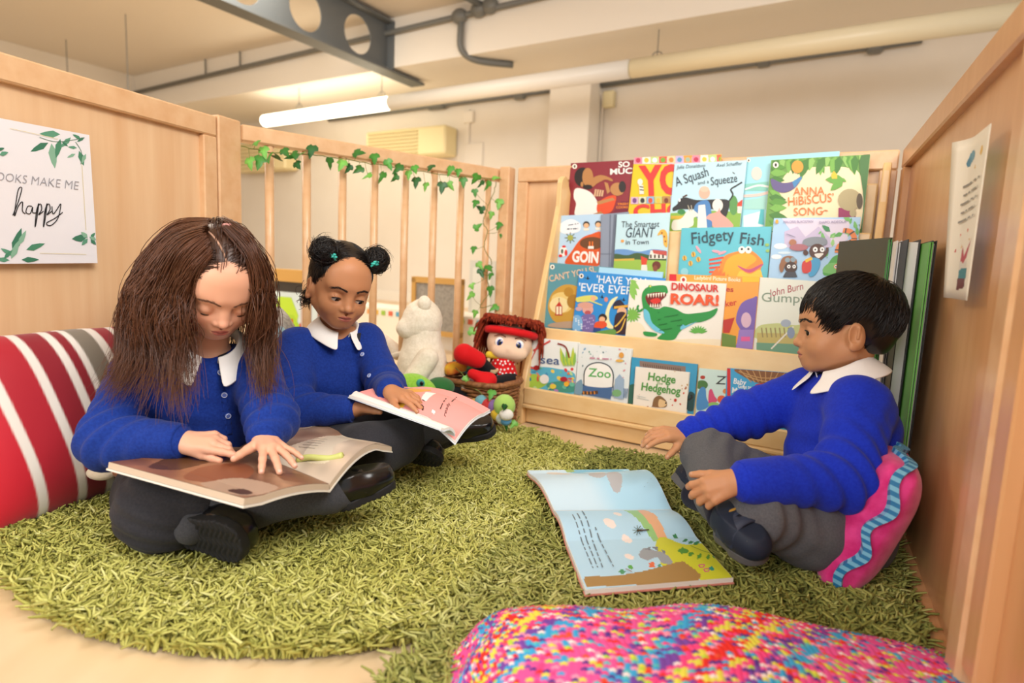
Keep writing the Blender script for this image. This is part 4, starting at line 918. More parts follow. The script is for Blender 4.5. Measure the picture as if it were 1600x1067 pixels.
def hairm(c, c2=None):
    m = mat('hair_' + c, c, .38, .5); return m
def hand(S, w, D, N, side, curl, spread=(8, 2, -4, -11), thumb=(35, 10, 20), k=1.0, tw=.0):
    """w wrist, D finger direction, N back-of-hand normal, side +1: thumb on the +x side where x = D x N"""
    D = unit(np.asarray(D, float)); N = np.asarray(N, float); N = unit(N - D * (N @ D)); X = np.cross(D, N) * side; w = np.asarray(w, float)
    g = lambda x, y, z: w + (X * x + D * y + N * z) * k
    kk = .006 * k
    S.cone(g(.010, .006, 0), g(.015, .045, .001), .0125 * k, .0105 * k, kk); S.cone(g(-.008, .006, 0), g(-.013, .043, -.001), .012 * k, .0095 * k, kk); S.cone(g(0, .004, 0), g(.002, .046, .002), .013 * k, .0105 * k, kk)
    bx = (.0185, .0063, -.006, -.0172); by = (.050, .053, .051, .046); ln = ((.022, .0145, .011), (.0245, .0165, .0115), (.0225, .0155, .011), (.0175, .0115, .010)); rd = (.0064, .0066, .0062, .0054)
    tips = []
    for i in range(4):
        p = g(bx[i], by[i], .001); a = math.radians(spread[i]); f = D * math.cos(a) + X * math.sin(a); n = N.copy()
        cu = curl[i] if hasattr(curl[i], '__len__') else (curl[i], curl[i] * 1.1, curl[i] * .7)
        S.cone(w + (X * bx[i] * .8 + D * by[i] * .8 + N * .001) * k, p, rd[i] * 1.25 * k, rd[i] * 1.12 * k, .004 * k)
        for j in range(3):
            th = math.radians(cu[j]); f, n = f * math.cos(th) - n * math.sin(th), n * math.cos(th) + f * math.sin(th)
            q = p + f * ln[i][j] * k; S.cone(p, q, rd[i] * (1.08 - .1 * j) * k, rd[i] * (1.0 - .12 * j) * k, .0025 * k); p = q
        tips.append((p, f, n, rd[i] * .76 * k))
    a, b, c2 = (math.radians(t) for t in thumb)
    p = g(.013, .012, -.003); f = D * math.cos(a) + X * math.sin(a) - N * math.sin(b) * .6; f = unit(f)
    q = p + f * .026 * k; S.cone(p, q, .0105 * k, .0085 * k, .006 * k); f2 = unit(f + D * math.sin(c2)); r_ = q + f2 * .018 * k; S.cone(q, r_, .0078 * k, .0068 * k, .0025 * k); f3 = unit(f2 + D * math.sin(c2) * .6); e = r_ + f3 * .014 * k; S.cone(r_, e, .0068 * k, .0054 * k, .0025 * k)
    tips.append((e, f3, unit(N * .8 + X * .4), .0052 * k))
    return tips
def nails(tips, par, col, k=1.0):
    for p, f, n, r in tips:
        n = unit(n - f * (n @ f)); x = np.cross(f, n)
        MB().ell(p + n * r * .62 - f * .001, (r * .72, .0048 * k, r * .45), [x, f, n], 10, 6).build('fingernail', mat('nail_' + col, col, .3, .5), par, True)
def proj(P):
    c = (np.asarray(P) - EYE) @ RCAM; return np.stack([800 + FPX * c[..., 0] / c[..., 2], 533.5 - FPX * c[..., 1] / c[..., 2]], -1), c[..., 2]
def hit(V, px, py, r=4):
    """front-most vertex of a surface near a sight line, and a rough outward normal"""
    q, d = proj(V); m = np.hypot(q[:, 0] - px, q[:, 1] - py) < r
    if not m.any(): m = np.hypot(q[:, 0] - px, q[:, 1] - py) < np.hypot(q[:, 0] - px, q[:, 1] - py).min() + 1
    i = np.nonzero(m)[0][np.argmin(d[m])]; p = V[i]; nb = V[np.linalg.norm(V - p, axis=1) < .014]; c = nb - nb.mean(0); u_, s_, vt = np.linalg.svd(c, full_matrices=False); n = vt[2]
    return p, (n if np.dot(n, EYE - p) > 0 else -n)
def inpoly(q, poly):
    x, y = q[:, 0], q[:, 1]; r_ = np.zeros(len(q), bool); n = len(poly)
    for i in range(n):
        (x0, y0), (x1, y1) = poly[i], poly[(i + 1) % n]; c = ((y0 > y) != (y1 > y)) & (x < (x1 - x0) * (y - y0) / (y1 - y0 + 1e-9) + x0); r_ ^= c
    return r_
def vnormals(V, F):
    a = np.cross(V[F[:, 2]] - V[F[:, 0]], V[F[:, 3]] - V[F[:, 1]]); N = np.zeros_like(V)
    for i in range(4):
        for c in range(3): N[:, c] += np.bincount(F[:, i], a[:, c], len(V))
    return N / (np.linalg.norm(N, axis=1)[:, None] + 1e-12)
def facepatch(V, F, poly, off):
    """the piece of a garment inside an outline, lifted off the surface as its own layer"""
    q, d = proj(V); N = vnormals(V, F); front = (N * (EYE - V)).sum(1) > 0; ok = inpoly(q, poly) & front; fm = ok[F].all(1); f = F[fm]; ids, inv = np.unique(f, return_inverse=True)
    return V[ids] + N[ids] * off, inv.reshape(f.shape)
def merge(parts):
    V = []; F = []; C = []; n = 0
    for v, f, c in parts: V.append(v); F.append(f + n); C.append(np.broadcast_to(c, (len(v), 3))); n += len(v)
    return np.concatenate(V), np.concatenate(F), np.concatenate(C)
def cloth_mat(name, a, b=None, rough=.85, bump=.35, sc=420):
    m = mat(name, a, rough, .15); N, L, bs = nodes(m); bs.inputs['Sheen Weight'].default_value = .08
    tc = N.new('ShaderNodeTexCoord'); nz = N.new('ShaderNodeTexNoise'); nz.inputs['Scale'].default_value = sc; nz.inputs['Detail'].default_value = 3
    bp = N.new('ShaderNodeBump'); bp.inputs['Strength'].default_value = bump; bp.inputs['Distance'].default_value = .0015
    L.new(tc.outputs['Object'], nz.inputs[0]); L.new(nz.outputs[0], bp.inputs['Height']); L.new(bp.outputs[0], bs.inputs['Normal'])
    if b:
        n2 = N.new('ShaderNodeTexNoise'); n2.inputs['Scale'].default_value = sc * .5; rp = N.new('ShaderNodeValToRGB'); rp.color_ramp.elements[0].position = .35; rp.color_ramp.elements[1].position = .65
        rp.color_ramp.elements[0].color = (*lin(a), 1); rp.color_ramp.elements[1].color = (*lin(b), 1); L.new(tc.outputs['Object'], n2.inputs[0]); L.new(n2.outputs[0], rp.inputs[0]); L.new(rp.outputs[0], bs.inputs['Base Color'])
    return m
M_BLUE = cloth_mat('royal_blue_knit', '152F7E', '1A388C'); M_BLUE2 = cloth_mat('royal_blue_sweat', '182FB4', '1D37C0'); M_TIGHT = cloth_mat('charcoal_tights', '3E3F44', '47484D', sc=700); M_SKIRT = cloth_mat('charcoal_skirt', '2B2B30', '313136', sc=500)
M_TROUS = cloth_mat('grey_trousers', '57585C', '606165', sc=600); M_POLO = cloth_mat('white_polo', 'F3F1EE', None, .8, .2, 500); M_SHOE = mat('black_leather', '0F0F11', .22, .6); M_SOLE = mat('black_rubber', '222224', .65, .3); M_NAVY = mat('navy_shoe', '1E2738', .6, .3); M_SOLEG = mat('grey_sole', '5A5A5C', .6, .3)

def folds(amp, s, seed, centers=()):
    def f(X):
        n = vnoise(X, s, seed); d = 1.35 * amp * n
        for c, ax_, a, wl, sg in centers:
            q = X - np.asarray(c); r2 = (q * q).sum(-1); ph = q @ np.asarray(ax_) / wl * 6.28 + 1.3 * vnoise(X, 40, seed + 1)
            d = d + 1.35 * a * np.sin(ph) * np.exp(-r2 / (sg * sg))
        return d
    return f
def collar(par, ctr, up, fwd, r_in, tip_out, gap=.35, drop=.018, wid=.034, tilt=.0, name='collar', m=None, rx=1.0):
    """folded shirt collar: stands at the neck, folds over and lies on the shoulders, with two pointed tips at the front"""
    up = unit(np.asarray(up, float)); fw = np.asarray(fwd, float); fw = unit(fw - up * (fw @ up)); sd = np.cross(fw, up); ctr = np.asarray(ctr, float)
    n = 41; rows = []
    for a in np.linspace(gap, 2 * math.pi - gap, n):
        u = fw * math.cos(a) + sd * math.sin(a) * rx; fr = max(0, math.cos(a)) ; tipf = math.exp(-((min(a - gap, 2 * math.pi - gap - a)) / .42) ** 2)
        w = wid + tip_out * tipf
        top = ctr + u * r_in + up * (.012 - fr * .014); fold = ctr + u * (r_in + .0035) + up * (.0155 - fr * .014)
        e1 = ctr + u * (r_in + .012) + up * (.006 - fr * .016 - .3 * drop); e2 = ctr + u * (r_in + w * .85) - up * (drop * .9 + w * .25 + fr * .010) + fw * (tipf * .006)
        b = ctr + u * (r_in - .001) - up * (.01 + fr * .016)
        rows.append([b, top, fold, e1, (e1 + e2) / 2 + up * .002, e2])
    rows = np.array(rows); V = rows.reshape(-1, 3); k = rows.shape[1]
    F = [(i * k + j, (i + 1) * k + j, (i + 1) * k + j + 1, i * k + j + 1) for i in range(n - 1) for j in range(k - 1)]
    o = mk(name, V, F, m or M_POLO, par, True); md = o.modifiers.new('solid', 'SOLIDIFY'); md.thickness = .0025; md.offset = 0
    md = o.modifiers.new('sub', 'SUBSURF'); md.levels = 1; md.render_levels = 1
    return o
def button(par, p, n, r=.0055, c='5A6EB8'):
    n = unit(np.asarray(n, float)); a = unit(np.cross(n, (0.1, .2, 1))); b = np.cross(n, a); mb = MB()
    mb.ell(p, (r, r, .0016), [a, b, n], 14, 6); o = mb.build('button', mat('button_' + c, c, .25, .6), par, True)
    mb = MB(); th = np.linspace(0, 2 * math.pi, 15); mb.tube(np.array([p + n * .0012 + (a * math.cos(t) + b * math.sin(t)) * r * .75 for t in th]), .0008, 5); 
    mb.build('button_rim', mat('button_rim', 'C9CEE6', .25, .6), o, True)
def cuff(par, p, d, r, w=.03, m=None, name='cuff'):
    """ribbed cuff ring"""
    d = unit(np.asarray(d, float)); a = unit(np.cross(d, (.13, .2, 1))); b = np.cross(d, a); n = 48; V = []; F = []
    prof = [(-.5, -.004), (-.45, .001), (0, .0015), (.42, .0005), (.5, -.0015), (.46, -.006)]
    for t, e in prof:
        for i in range(n):
            th = 2 * math.pi * i / n; rr = r + e + (.0007 if i % 2 else -.0007) * (abs(t) < .44); V.append(np.asarray(p) + d * t * w + (a * math.cos(th) + b * math.sin(th)) * rr)
    for j in range(len(prof) - 1):
        for i in range(n): F.append((j * n + i, j * n + (i + 1) % n, (j + 1) * n + (i + 1) % n, (j + 1) * n + i))
    return mk(name, np.array(V), F, m or M_BLUE, par, True)
def shoe(par, heel, toe, up, m, msole, strap=True, k=1.0, grooves=True, velcro=False):
    """child shoe between heel and toe; up = direction of the opening"""
    heel = np.asarray(heel, float); toe = np.asarray(toe, float); R = frame(toe - heel, up); L = np.linalg.norm(toe - heel)
    S = SDF(.0025, R, heel)
    S.cone((0, L * .17, .022), (0, L * .55, .020), .029, .029, .02); S.cone((0, L * .55, .018), (0, L * .8, .015), .030, .0285, .02); S.cone((0, .03, .03), (0, .03, .052), .027, .027, .015)
    S.fn(lambda X: -(X[..., 2] - 0.0), (-.05, -.02, -.05), (.05, L + .02, 0.005), .004, True) if False else None
    V, F = S.mesh(clip=lambda X: np.maximum(.002 - X[:, 2], (X[:, 2] - .052 + .25 * np.maximum(X[:, 1] - .03, 0)))); V = heel + (S.local * np.array([k, 1, k])) @ R.T; u = mk('shoe_upper', V, F, m, par, True)
    S = SDF(.002, R, heel); oy = np.linspace(.02, L - .026, 5); rx = (.027, .026, .0275, .032, .030)
    def f(X):
        y = np.clip(X[..., 1], .022, L - .026); r_ = np.interp(y, oy, rx); q = np.stack([X[..., 0], X[..., 1] - y], -1)
        d2 = np.linalg.norm(q, axis=-1) - r_; dz = np.abs(X[..., 2] + .003) - .008
        gz = 0
        if grooves: gz = .0022 * smstep(.1, .5, np.sin((X[..., 1] + .004 * np.sin(X[..., 0] * 260)) * 6.28 / .0105)) * (X[..., 2] < -.006)
        return np.maximum(d2, dz + gz)
    S.fn(f, (-.036, -.008, -.012), (.036, L + .008, .006), .001); V, F = S.mesh(); V = heel + (S.local * np.array([k, 1, k])) @ R.T; mk('shoe_sole', V, F, msole, par, True)
    if strap:
        pts = [heel + R @ (np.array(q) * (k, 1, k)) for q in ((-.031, L * .45, .012), (-.027, L * .45, .032), (-.012, L * .44, .046), (.012, L * .44, .046), (.027, L * .45, .032), (.031, L * .45, .012))]
        P = catmull(pts, 5); n = len(P); T = np.gradient(P, axis=0); Y = R[:, 1]; V = []; F = []
        for p in P: 
            o_ = unit(p - (heel + R @ np.array((0, L * .45, .012)))); V += [p - Y * .007 + o_ * .002, p + Y * .007 + o_ * .002, p + Y * .007 - o_ * .003, p - Y * .007 - o_ * .003]
        for i in range(n - 1):
            for j in range(4): F.append((i * 4 + j, i * 4 + (j + 1) % 4, i * 4 + 4 + (j + 1) % 4, i * 4 + 4 + j))
        mk('shoe_strap', np.array(V), F, m, par, True)
    return R
# ------------------------------------------------------------------ girl with long brown hair (left)
def open_book(name, label, quads, th, covers, papers, arts=None, bulge=.0, nseg=14, curls=(None, None)):
    """quads: two pages, each (gutter back, gutter front, outer back, outer front); curls: fn(u,v)->offset"""
    t = thing(name, label, 'book', (np.sum(quads, axis=(0, 1)) / 8) - ZZ * (th + .004)); surf = []
    for k, (g0, g1, o0, o1) in enumerate(quads):
        g0, g1, o0, o1 = [np.asarray(x, float) for x in (g0, g1, o0, o1)]
        nrm = unit(np.cross(o1 - g0, g1 - o0)); nrm = nrm if nrm[2] > 0 else -nrm
        def S(u_, v_, g0=g0, g1=g1, o0=o0, o1=o1, nrm=nrm, k=k):
            p = (g0 * (1 - v_) + g1 * v_) * (1 - u_) + (o0 * (1 - v_) + o1 * v_) * u_
            p = p + nrm * bulge * (math.sin(math.pi * min(u_ * 1.25, 1)) ** .8 if u_ < .8 else 0)
            if curls[k]: p = p + curls[k](u_, v_)
            return p
        surf.append((S, nrm)); n = nseg; G = np.array([[S(i / n, j / n) for j in range(n + 1)] for i in range(n + 1)])
        for nm, m, o1_, o2_, ins in (('page_block', papers[k], 0.0, th * .8, 0), ('cover', covers[k], th * .8 + .0004, th + .0008, 1)):
            top = G - nrm * o1_; bot = G - nrm * o2_
            if ins:
                c = G.mean((0, 1)); top = c + (top - c) * 1.012; bot = c + (bot - c) * 1.012
            V = np.concatenate([top.reshape(-1, 3), bot.reshape(-1, 3)]); w = n + 1; N_ = w * w; F = []
            for i in range(n):
                for j in range(n): a = i * w + j; F += [(a, a + w, a + w + 1, a + 1), (N_ + a, N_ + a + 1, N_ + a + w + 1, N_ + a + w)]
            for i in range(n):
                for a, b in ((i, i + 1), (n * w + i, n * w + i + 1), (i * w, (i + 1) * w), (i * w + n, (i + 1) * w + n)): F.append((a, b, b + N_, a + N_))
            mk(nm, V, F, m, t)
        if arts and arts[k]: arts[k](t, S, nrm)
    return t, surf
class PageArt(Art):
    """print on a bent page; coordinates are picture points mapped to the page through its four corners"""
    def __init__(s, S, nrm, uvmap, lift=.0005):
        s.S = S; s.nn = nrm; s.V = []; s.F = []; s.C = []; s.polys = []; s.fill = None; s.lift = lift + .0006; s.m = uvmap; s.w = s.h = 1; s.map = None; s.px = True
    def uv(s, p): return np.array(s.m(p[0], p[1]))
    def _put(s, Q, col, faces=None):
        if faces is None: s.polys.append((np.array([[q[0], q[1]] for q in Q]), lin(col))); return
        s.lift += .00006; n = len(s.V); s.V += [(min(max(q[0], .004), .996), min(max(q[1], .004), .996), s.lift) for q in Q]
        for f in faces: s.F.append(tuple(i + n for i in f)); s.C.append(lin(col))
    def fillgrid(s, fcol, n=26):
        """whole page tinted by a function of (u,v)"""
        s.fill = fcol
    def build(s, parent, name='page_print'):
        # filled shapes are laid into a fine sheet that follows the bend; lettering and strokes sit on it
        n = 96; g = (np.arange(n) + .5) / n; cu, cv = np.meshgrid(g, g, indexing='ij'); q = np.c_[cu.ravel(), cv.ravel()]
        has = np.zeros(n * n, bool); C = np.zeros((n * n, 3))
        if s.fill: C[:] = [lin(s.fill(u, v)) for u, v in q]; has[:] = True
        for P, c in s.polys: m = inpoly(q, [tuple(p) for p in P]); C[m] = c; has |= m
        e = np.linspace(.004, .996, n + 1); V = [s.S(u, v) + s.nn * .0006 for u in e for v in e]; w = n + 1; F = []; K = []
        for k in np.nonzero(has)[0]: i, j = divmod(int(k), n); a = i * w + j; F.append((a, a + w, a + w + 1, a + 1)); K.append(tuple(C[k]))
        b = len(V); V += [s.S(v[0], v[1]) + s.nn * v[2] for v in s.V]; F += [tuple(i + b for i in f) for f in s.F]; K += s.C
        used = np.unique(np.concatenate([np.array(f) for f in F])); re = np.full(len(V), -1); re[used] = np.arange(len(used)); V = np.array(V)[used]; F = [tuple(int(re[i]) for i in f) for f in F]
        return mk(name, V, F, INK, parent, fcol=K)
def quadmap(p00, p10, p11, p01):
    """inverse perspective: picture point -> (u,v) with p00=(0,0) p10=(1,0) p11=(1,1) p01=(0,1)"""
    src = [p00, p10, p11, p01]; dst = [(0, 0), (1, 0), (1, 1), (0, 1)]; A = []; b = []
    for (x, y), (X, Y) in zip(src, dst): A += [[x, y, 1, 0, 0, 0, -X * x, -X * y], [0, 0, 0, x, y, 1, -Y * x, -Y * y]]; b += [X, Y]
    h = np.linalg.solve(np.array(A, float), np.array(b, float))
    return lambda x, y: ((h[0] * x + h[1] * y + h[2]) / (h[6] * x + h[7] * y + 1), (h[3] * x + h[4] * y + h[5]) / (h[6] * x + h[7] * y + 1))

def girl_one():
    t = thing('person', 'girl with long loose brown hair in a blue cardigan reading a large brown book', 'person', at(300, 800, 1.24) * (1, 1, 0) + ZZ * .03)
    pelvis = at(300, 752, 1.25); chest = at(312, 610, 1.21); neckb = at(330, 546, 1.175)
    rsh, rel, rwr = at(212, 588, 1.18), at(170, 688, 1.07), atz(288, 690, .222)
    lsh, lel, lwr = at(394, 575, 1.215), at(425, 655, 1.13), atz(413, 684, .225)
    lat = unit(lsh - rsh); up = unit(neckb - pelvis); fw = unit(np.cross(up, lat)); fw = fw if fw[1] < 0 else -fw
    # head bowed over the book
    az = unit(np.array([.60, -.80, 0])); b_ = math.radians(35); fwd = az * math.cos(b_) - ZZ * math.sin(b_); hup = az * math.sin(b_) + ZZ * math.cos(b_) + np.array([.07, .03, 0])
    Rm = frame(fwd, hup); em = at(350, 486, 1.075); H = Head(em - Rm @ np.array([0, .0735, -.027]) * .89, fwd, hup, .89)
    parts = [H.mesh('E0A98C', 'B5685E', .0, 0, 'D2806A', neck=neckb - up * .02, ears=False)]
    sk = np.array(lin('DFA88B'))
    # hands
    S = SDF(.0014); pr = hand(S, rwr, (.93, .02, .02), (-.1, -.52, .85), 1, ((8, 8, 6), (30, 38, 24), (42, 46, 30), (48, 50, 34)), (4, 0, -3, -6), (18, 22, 14), 1.0); S.cone(rwr, rwr + (rel - rwr) * .35, .0165, .02, .01); v, f_ = S.mesh(); parts.append((v, f_, sk))
    S = SDF(.0014); pl_ = hand(S, lwr, (.62, -.72, -.16), (.1, -.06, .99), 1, ((14, 12, 8), (10, 14, 8), (8, 12, 8), (8, 10, 6)), (20, 2, -17, -34), (62, 16, 4), 1.0); S.cone(lwr, lwr + (lel - lwr) * .4, .0165, .02, .01); v, f_ = S.mesh(); parts.append((v, f_, sk))
    S = SDF(.006); S.cone(pelvis, chest, .07, .065, .03); S.cone(chest, neckb, .06, .034, .03); S.chain([rsh, rel, rwr], [.03, .026, .018], .02); S.chain([lsh, lel, lwr], [.03, .026, .018], .02); S.cone(rsh, lsh, .03, .03, .03)
    rk, ra, lk, la = at(252, 796, 1.05), at(515, 772, 1.085), at(492, 762, 1.17), at(300, 822, 1.02)
    S.chain([pelvis - lat * .05, rk, ra], [.055, .04, .022], .02); S.chain([pelvis + lat * .05, lk, la], [.055, .04, .022], .02); v, f_ = S.mesh(); parts.append((v, f_, sk))
    V, F, C = merge(parts); mk('body', V, F, skin_mat('skin'), t, True, vcol=C)
    H.details(t, open_=0.0, lidz=-.0075, brow='6E4A36', hair_brow=.85)
    nails(pr[:2] + pl_, t, 'E3B3A0')
    # cardigan
    S = SDF(.0036)
    for o in (-.034, .034): S.cone(pelvis + lat * o - up * .02, chest + lat * o, .080, .074, .03)
    S.cone(chest + fw * .006, neckb - up * .035, .07, .045, .04); S.cone(rsh - up * .006, lsh - up * .006, .045, .045, .03)
    S.chain([rsh - up * .004, rel, rwr + (rel - rwr) * .16], [.050, .047, .034], .018); S.chain([lsh - up * .004, lel, lwr + (lel - lwr) * .22], [.050, .046, .034], .018)
    S.cone(neckb + up * .02 + fw * .03, neckb - up * .012 + fw * .09, .024, .008, .01, sub=True)
    S.ell(neckb + up * .03, (.05, .05, .036), .008, sub=True)
    cv, cf = S.mesh(folds(.0022, 34, 11, [(rel, unit(rwr - rsh), .0048, .03, .07), (lel, unit(lwr - lsh), .0045, .028, .06), (rsh - lat * .01, up, .003, .035, .06), (chest - up * .09, up, .003, .045, .08)]))
    mk('cardigan', cv, cf, M_BLUE, t, True)
    cuff(t, rwr + (rel - rwr) * .14, rwr - rel, .030, .036); cuff(t, lwr + (lel - lwr) * .2, lwr - lel, .030, .036)
    for px, py in ((347, 581), (354, 618), (358, 653)):
        p, n = hit(cv, px, py); button(t, p + n * .0015, n, .0062)
    v, f_ = facepatch(cv, cf, [(340, 575), (347, 575), (352, 605), (360, 640), (365, 680), (353, 680), (347, 640)], .0012); 
    if len(f_): o = mk('button_band', v, f_, M_BLUE, t, True); md = o.modifiers.new('s', 'SOLIDIFY'); md.thickness = .002
    v, f_ = facepatch(cv, cf, [(326, 540), (364, 540), (346, 567)], .0010)
    if len(f_): mk('pinafore_top', v, f_, M_SKIRT, t, True)
    collar(t, neckb + up * .018 + fw * .006, up * .92 + fw * .32, fw + lat * .22, .046, .016, .28, .013, .038)
    # skirt, tights, shoes
    S = SDF(.004); S.chain([pelvis - lat * .055 - up * .02, rk, rk + (ra - rk) * .22 + ZZ * .008], [.088, .062, .056], .03); S.chain([pelvis + lat * .055 - up * .02, lk - (lk - pelvis) * .12], [.088, .055], .03); S.cone(pelvis - lat * .03, pelvis + lat * .03, .09, .09, .03)
    S.cone((rk + pelvis) / 2, (lk + pelvis) / 2, .055, .055, .05); S.cone(rk + ZZ * .0, (rk + la) / 2 + np.array([-.015, 0, -.005]), .055, .042, .03)
    v, f_ = S.mesh(folds(.0035, 30, 5, [(rk, unit(np.array([.3, 0, 1])), .004, .03, .08)]), clip=lambda X: .028 - X[:, 2]); mk('skirt', v, f_, M_SKIRT, t, True)
    S = SDF(.0032); S.chain([rk, rk + (ra - rk) * .45 + ZZ * .0, ra], [.050, .045, .030], .02); S.chain([lk, la], [.046, .030], .02); S.cone(ra, ra + np.array([.03, .02, .0]), .03, .027, .02); v, f_ = S.mesh(folds(.0009, 60, 3, [(ra, (1, 0, 0), .001, .02, .04)]), clip=lambda X: .03 - X[:, 2]); mk('tights', v, f_, M_TIGHT, t, True)
    shoe(t, at(528, 778, 1.09) - ZZ * .012, at(612, 742, 1.15) - ZZ * .008, (-.5, -.35, .8), M_SHOE, M_SOLE, True)
    shoe(t, at(282, 822, 1.03), at(384, 848, .985), (-.18, .95, .2), M_SHOE, M_SOLE, True, 1.25)
    # hair: scalp cap, swept top, loose locks
    HC = '432719'
    S = SDF(.0022); S.ell((0, -.016, .02), (.0765, .0915, .0805), .01); S.ell((0, -.05, -.03), (.068, .055, .06), .03); S.ell((0, .09, -.05), (.064, .075, .078), .012, sub=True)
    S.ell((0, .085, -.045), (.054, .05, .085), .012, sub=True)
    v, f_ = S.mesh(lambda X: .0016 * vnoise(X, 120, 2)); hr_v = H.w(S.local); hr = mk('hair', hr_v, f_, hairm(HC), t, True)
    xp = lambda P: .002 + .34 * np.clip(.07 - P[..., 1], 0, .15)
    def flow(P):
        s_ = np.where(P[:, 0] > xp(P), 1.0, -1.0); return np.stack([s_ * (1.0 + 0 * P[:, 0]), np.where(s_ > 0, -.5, -.9), np.where(s_ > 0, -.45, -.15) + 0 * P[:, 0]], 1)
    def mask(P):
        hl = np.interp(P[:, 1], [-.11, -.03, .0, .03, .06, .08], [-.09, -.07, -.05, -.01, .014, .030]); return (P[:, 2] > hl) & (np.abs(P[:, 0] - xp(P)) > .0016)
    hair_strands(H, hr, HC, 3000, flow, mask, 10, .11, .006, .00075, 'hair_strands', jit=.12, seed=3)
    yy = np.linspace(.072, -.03, 14); pp = np.stack([.002 + .34 * np.clip(.07 - yy, 0, .15), yy, 0 * yy], 1); pp[:, 2] = .02 + .0805 * np.sqrt(np.clip(1 - (pp[:, 0] / .0765) ** 2 - ((yy + .016) / .0915) ** 2, .01, 1)); pp = pp[pp[:, 2] > .031]
    MB().tube(H.w(pp + (0, 0, .0002)), .0017, 6).build('hair_parting', mat('scalp', 'C79A80', .6), hr, True)
    G = [[(322, 356, 1.03), (275, 375, 1.03), (235, 425, 1.04), (208, 490, 1.05), (196, 550, 1.06), (162, 612, 1.05)],
         [(318, 362, 1.01), (272, 382, 1.0), (240, 435, 1.0), (222, 500, 1.01), (212, 555, 1.03), (170, 622, 1.03)],
         [(320, 370, .995), (290, 398, .98), (268, 450, .98), (258, 505, .99), (270, 565, 1.02), (262, 650, 1.02)],
         [(324, 382, .985), (300, 408, .97), (284, 450, .965), (277, 500, .965), (286, 560, 1.0), (290, 668, 1.0)],
         [(330, 400, .975), (310, 424, .962), (296, 460, .958), (290, 505, .962), (294, 550, .985), (296, 610, 1.0)],
         [(330, 345, 1.1), (275, 352, 1.12), (230, 400, 1.13), (204, 465, 1.13), (200, 530, 1.13), (210, 575, 1.13)],
         [(325, 345, 1.16), (285, 355, 1.19), (250, 410, 1.2), (235, 480, 1.19), (235, 540, 1.17), (240, 590, 1.15)],
         [(345, 342, 1.08), (385, 372, 1.07), (408, 430, 1.06), (414, 495, 1.06), (410, 560, 1.075), (418, 640, 1.09)],
         [(350, 345, 1.1), (392, 380, 1.11), (416, 440, 1.12), (420, 515, 1.12), (415, 580, 1.12), (424, 655, 1.1)],
         [(352, 355, 1.03), (388, 395, 1.01), (402, 440, 1.005), (404, 490, 1.015), (402, 545, 1.05), (408, 610, 1.075)],
         [(345, 350, 1.15), (372, 385, 1.18), (390, 450, 1.18), (392, 520, 1.17), (388, 570, 1.15), (392, 600, 1.14)]]
    r = np.random.default_rng(12); M = 22; Gs = []
    cq, cd = proj(hr_v)
    for gi, g in enumerate(G):
        pts = []
        for q in g:
            d = q[2] + .075 * smstep(650, 520, q[1])
            if gi not in (5, 6, 10):
                m_ = np.hypot(cq[:, 0] - q[0], cq[:, 1] - q[1]) < 7
                if m_.any(): d = min(d, cd[m_].min() - .007)
            pts.append(at(q[0], q[1], d))
        P = catmull(pts, 8); Gs.append(P[np.linspace(0, len(P) - 1, M).astype(int)])
    Gs = np.array(Gs); pairs = [(0, 1, 430), (1, 2, 430), (2, 3, 260), (3, 4, 150), (0, 5, 430), (5, 6, 260), (7, 8, 240), (7, 9, 240), (8, 10, 200), (6, 10, 200), (9, 9, 60)]
    paths = []
    for a, b, n in pairs:
        w = r.uniform(0, 1, n)[:, None, None]; base = Gs[a][None] * (1 - w) + Gs[b][None] * w; tt = np.linspace(0, 1, M)[None, :, None]
        off = r.normal(0, .0065, (n, 1, 3)) * (.35 + 1.3 * tt); clump = r.integers(0, 9, n); cp = r.uniform(0, 6.28, (9, 3)); ca = r.uniform(.4, 1.2, (9, 1)) * .0115
        wave = np.sin(tt * r.uniform(11, 15, (n, 1, 1)) * .9 + cp[clump][:, None, :] + r.normal(0, .35, (n, 1, 3))) * ca[clump][:, None, :] * smstep(.15, .6, tt)
        ln = r.uniform(.76, 1.0, n)[:, None]; ti = np.linspace(0, 1, M)[None, :] * ln * (M - 1); i0 = np.clip(ti.astype(int), 0, M - 2); fr = (ti - i0)[..., None]; Q = base + off + wave
        paths.append(np.take_along_axis(Q, i0[..., None].repeat(3, -1), 1) * (1 - fr) + np.take_along_axis(Q, (i0 + 1)[..., None].repeat(3, -1), 1) * fr)
    P = np.concatenate(paths); rr = np.full(P.shape[:2], .00085) * np.interp(np.linspace(0, 1, M), [0, .1, .6, 1], [.5, 1, .9, .2])
    V, F = strands(P, rr, 3); mk('long_locks', V, F, hairm('5C3621'), hr, True)
    p = H.w((-.002, -.03, .104)); mb = MB(); mb.tube(catmull([p + H.R @ np.array([.009 * math.cos(a), .004 * math.sin(a), .006 * math.sin(a)]) for a in np.linspace(0, 6.28, 9)], 3), .003, 6); mb.build('hair_tie', mat('pink_elastic', 'E7A39B', .7), hr, True)
    hair_strands(H, hr, HC, 320, lambda P: np.stack([-.1 - P[:, 0], -.9 + 0 * P[:, 0], .4 + 0 * P[:, 0]], 1), lambda P: (P[:, 2] > .055) & (np.abs(P[:, 0] + .01) < .035), 9, .06, .012, .0008, 'gathered_top', jit=.1, seed=8, root_lift=.003)
    return t
girl_one()

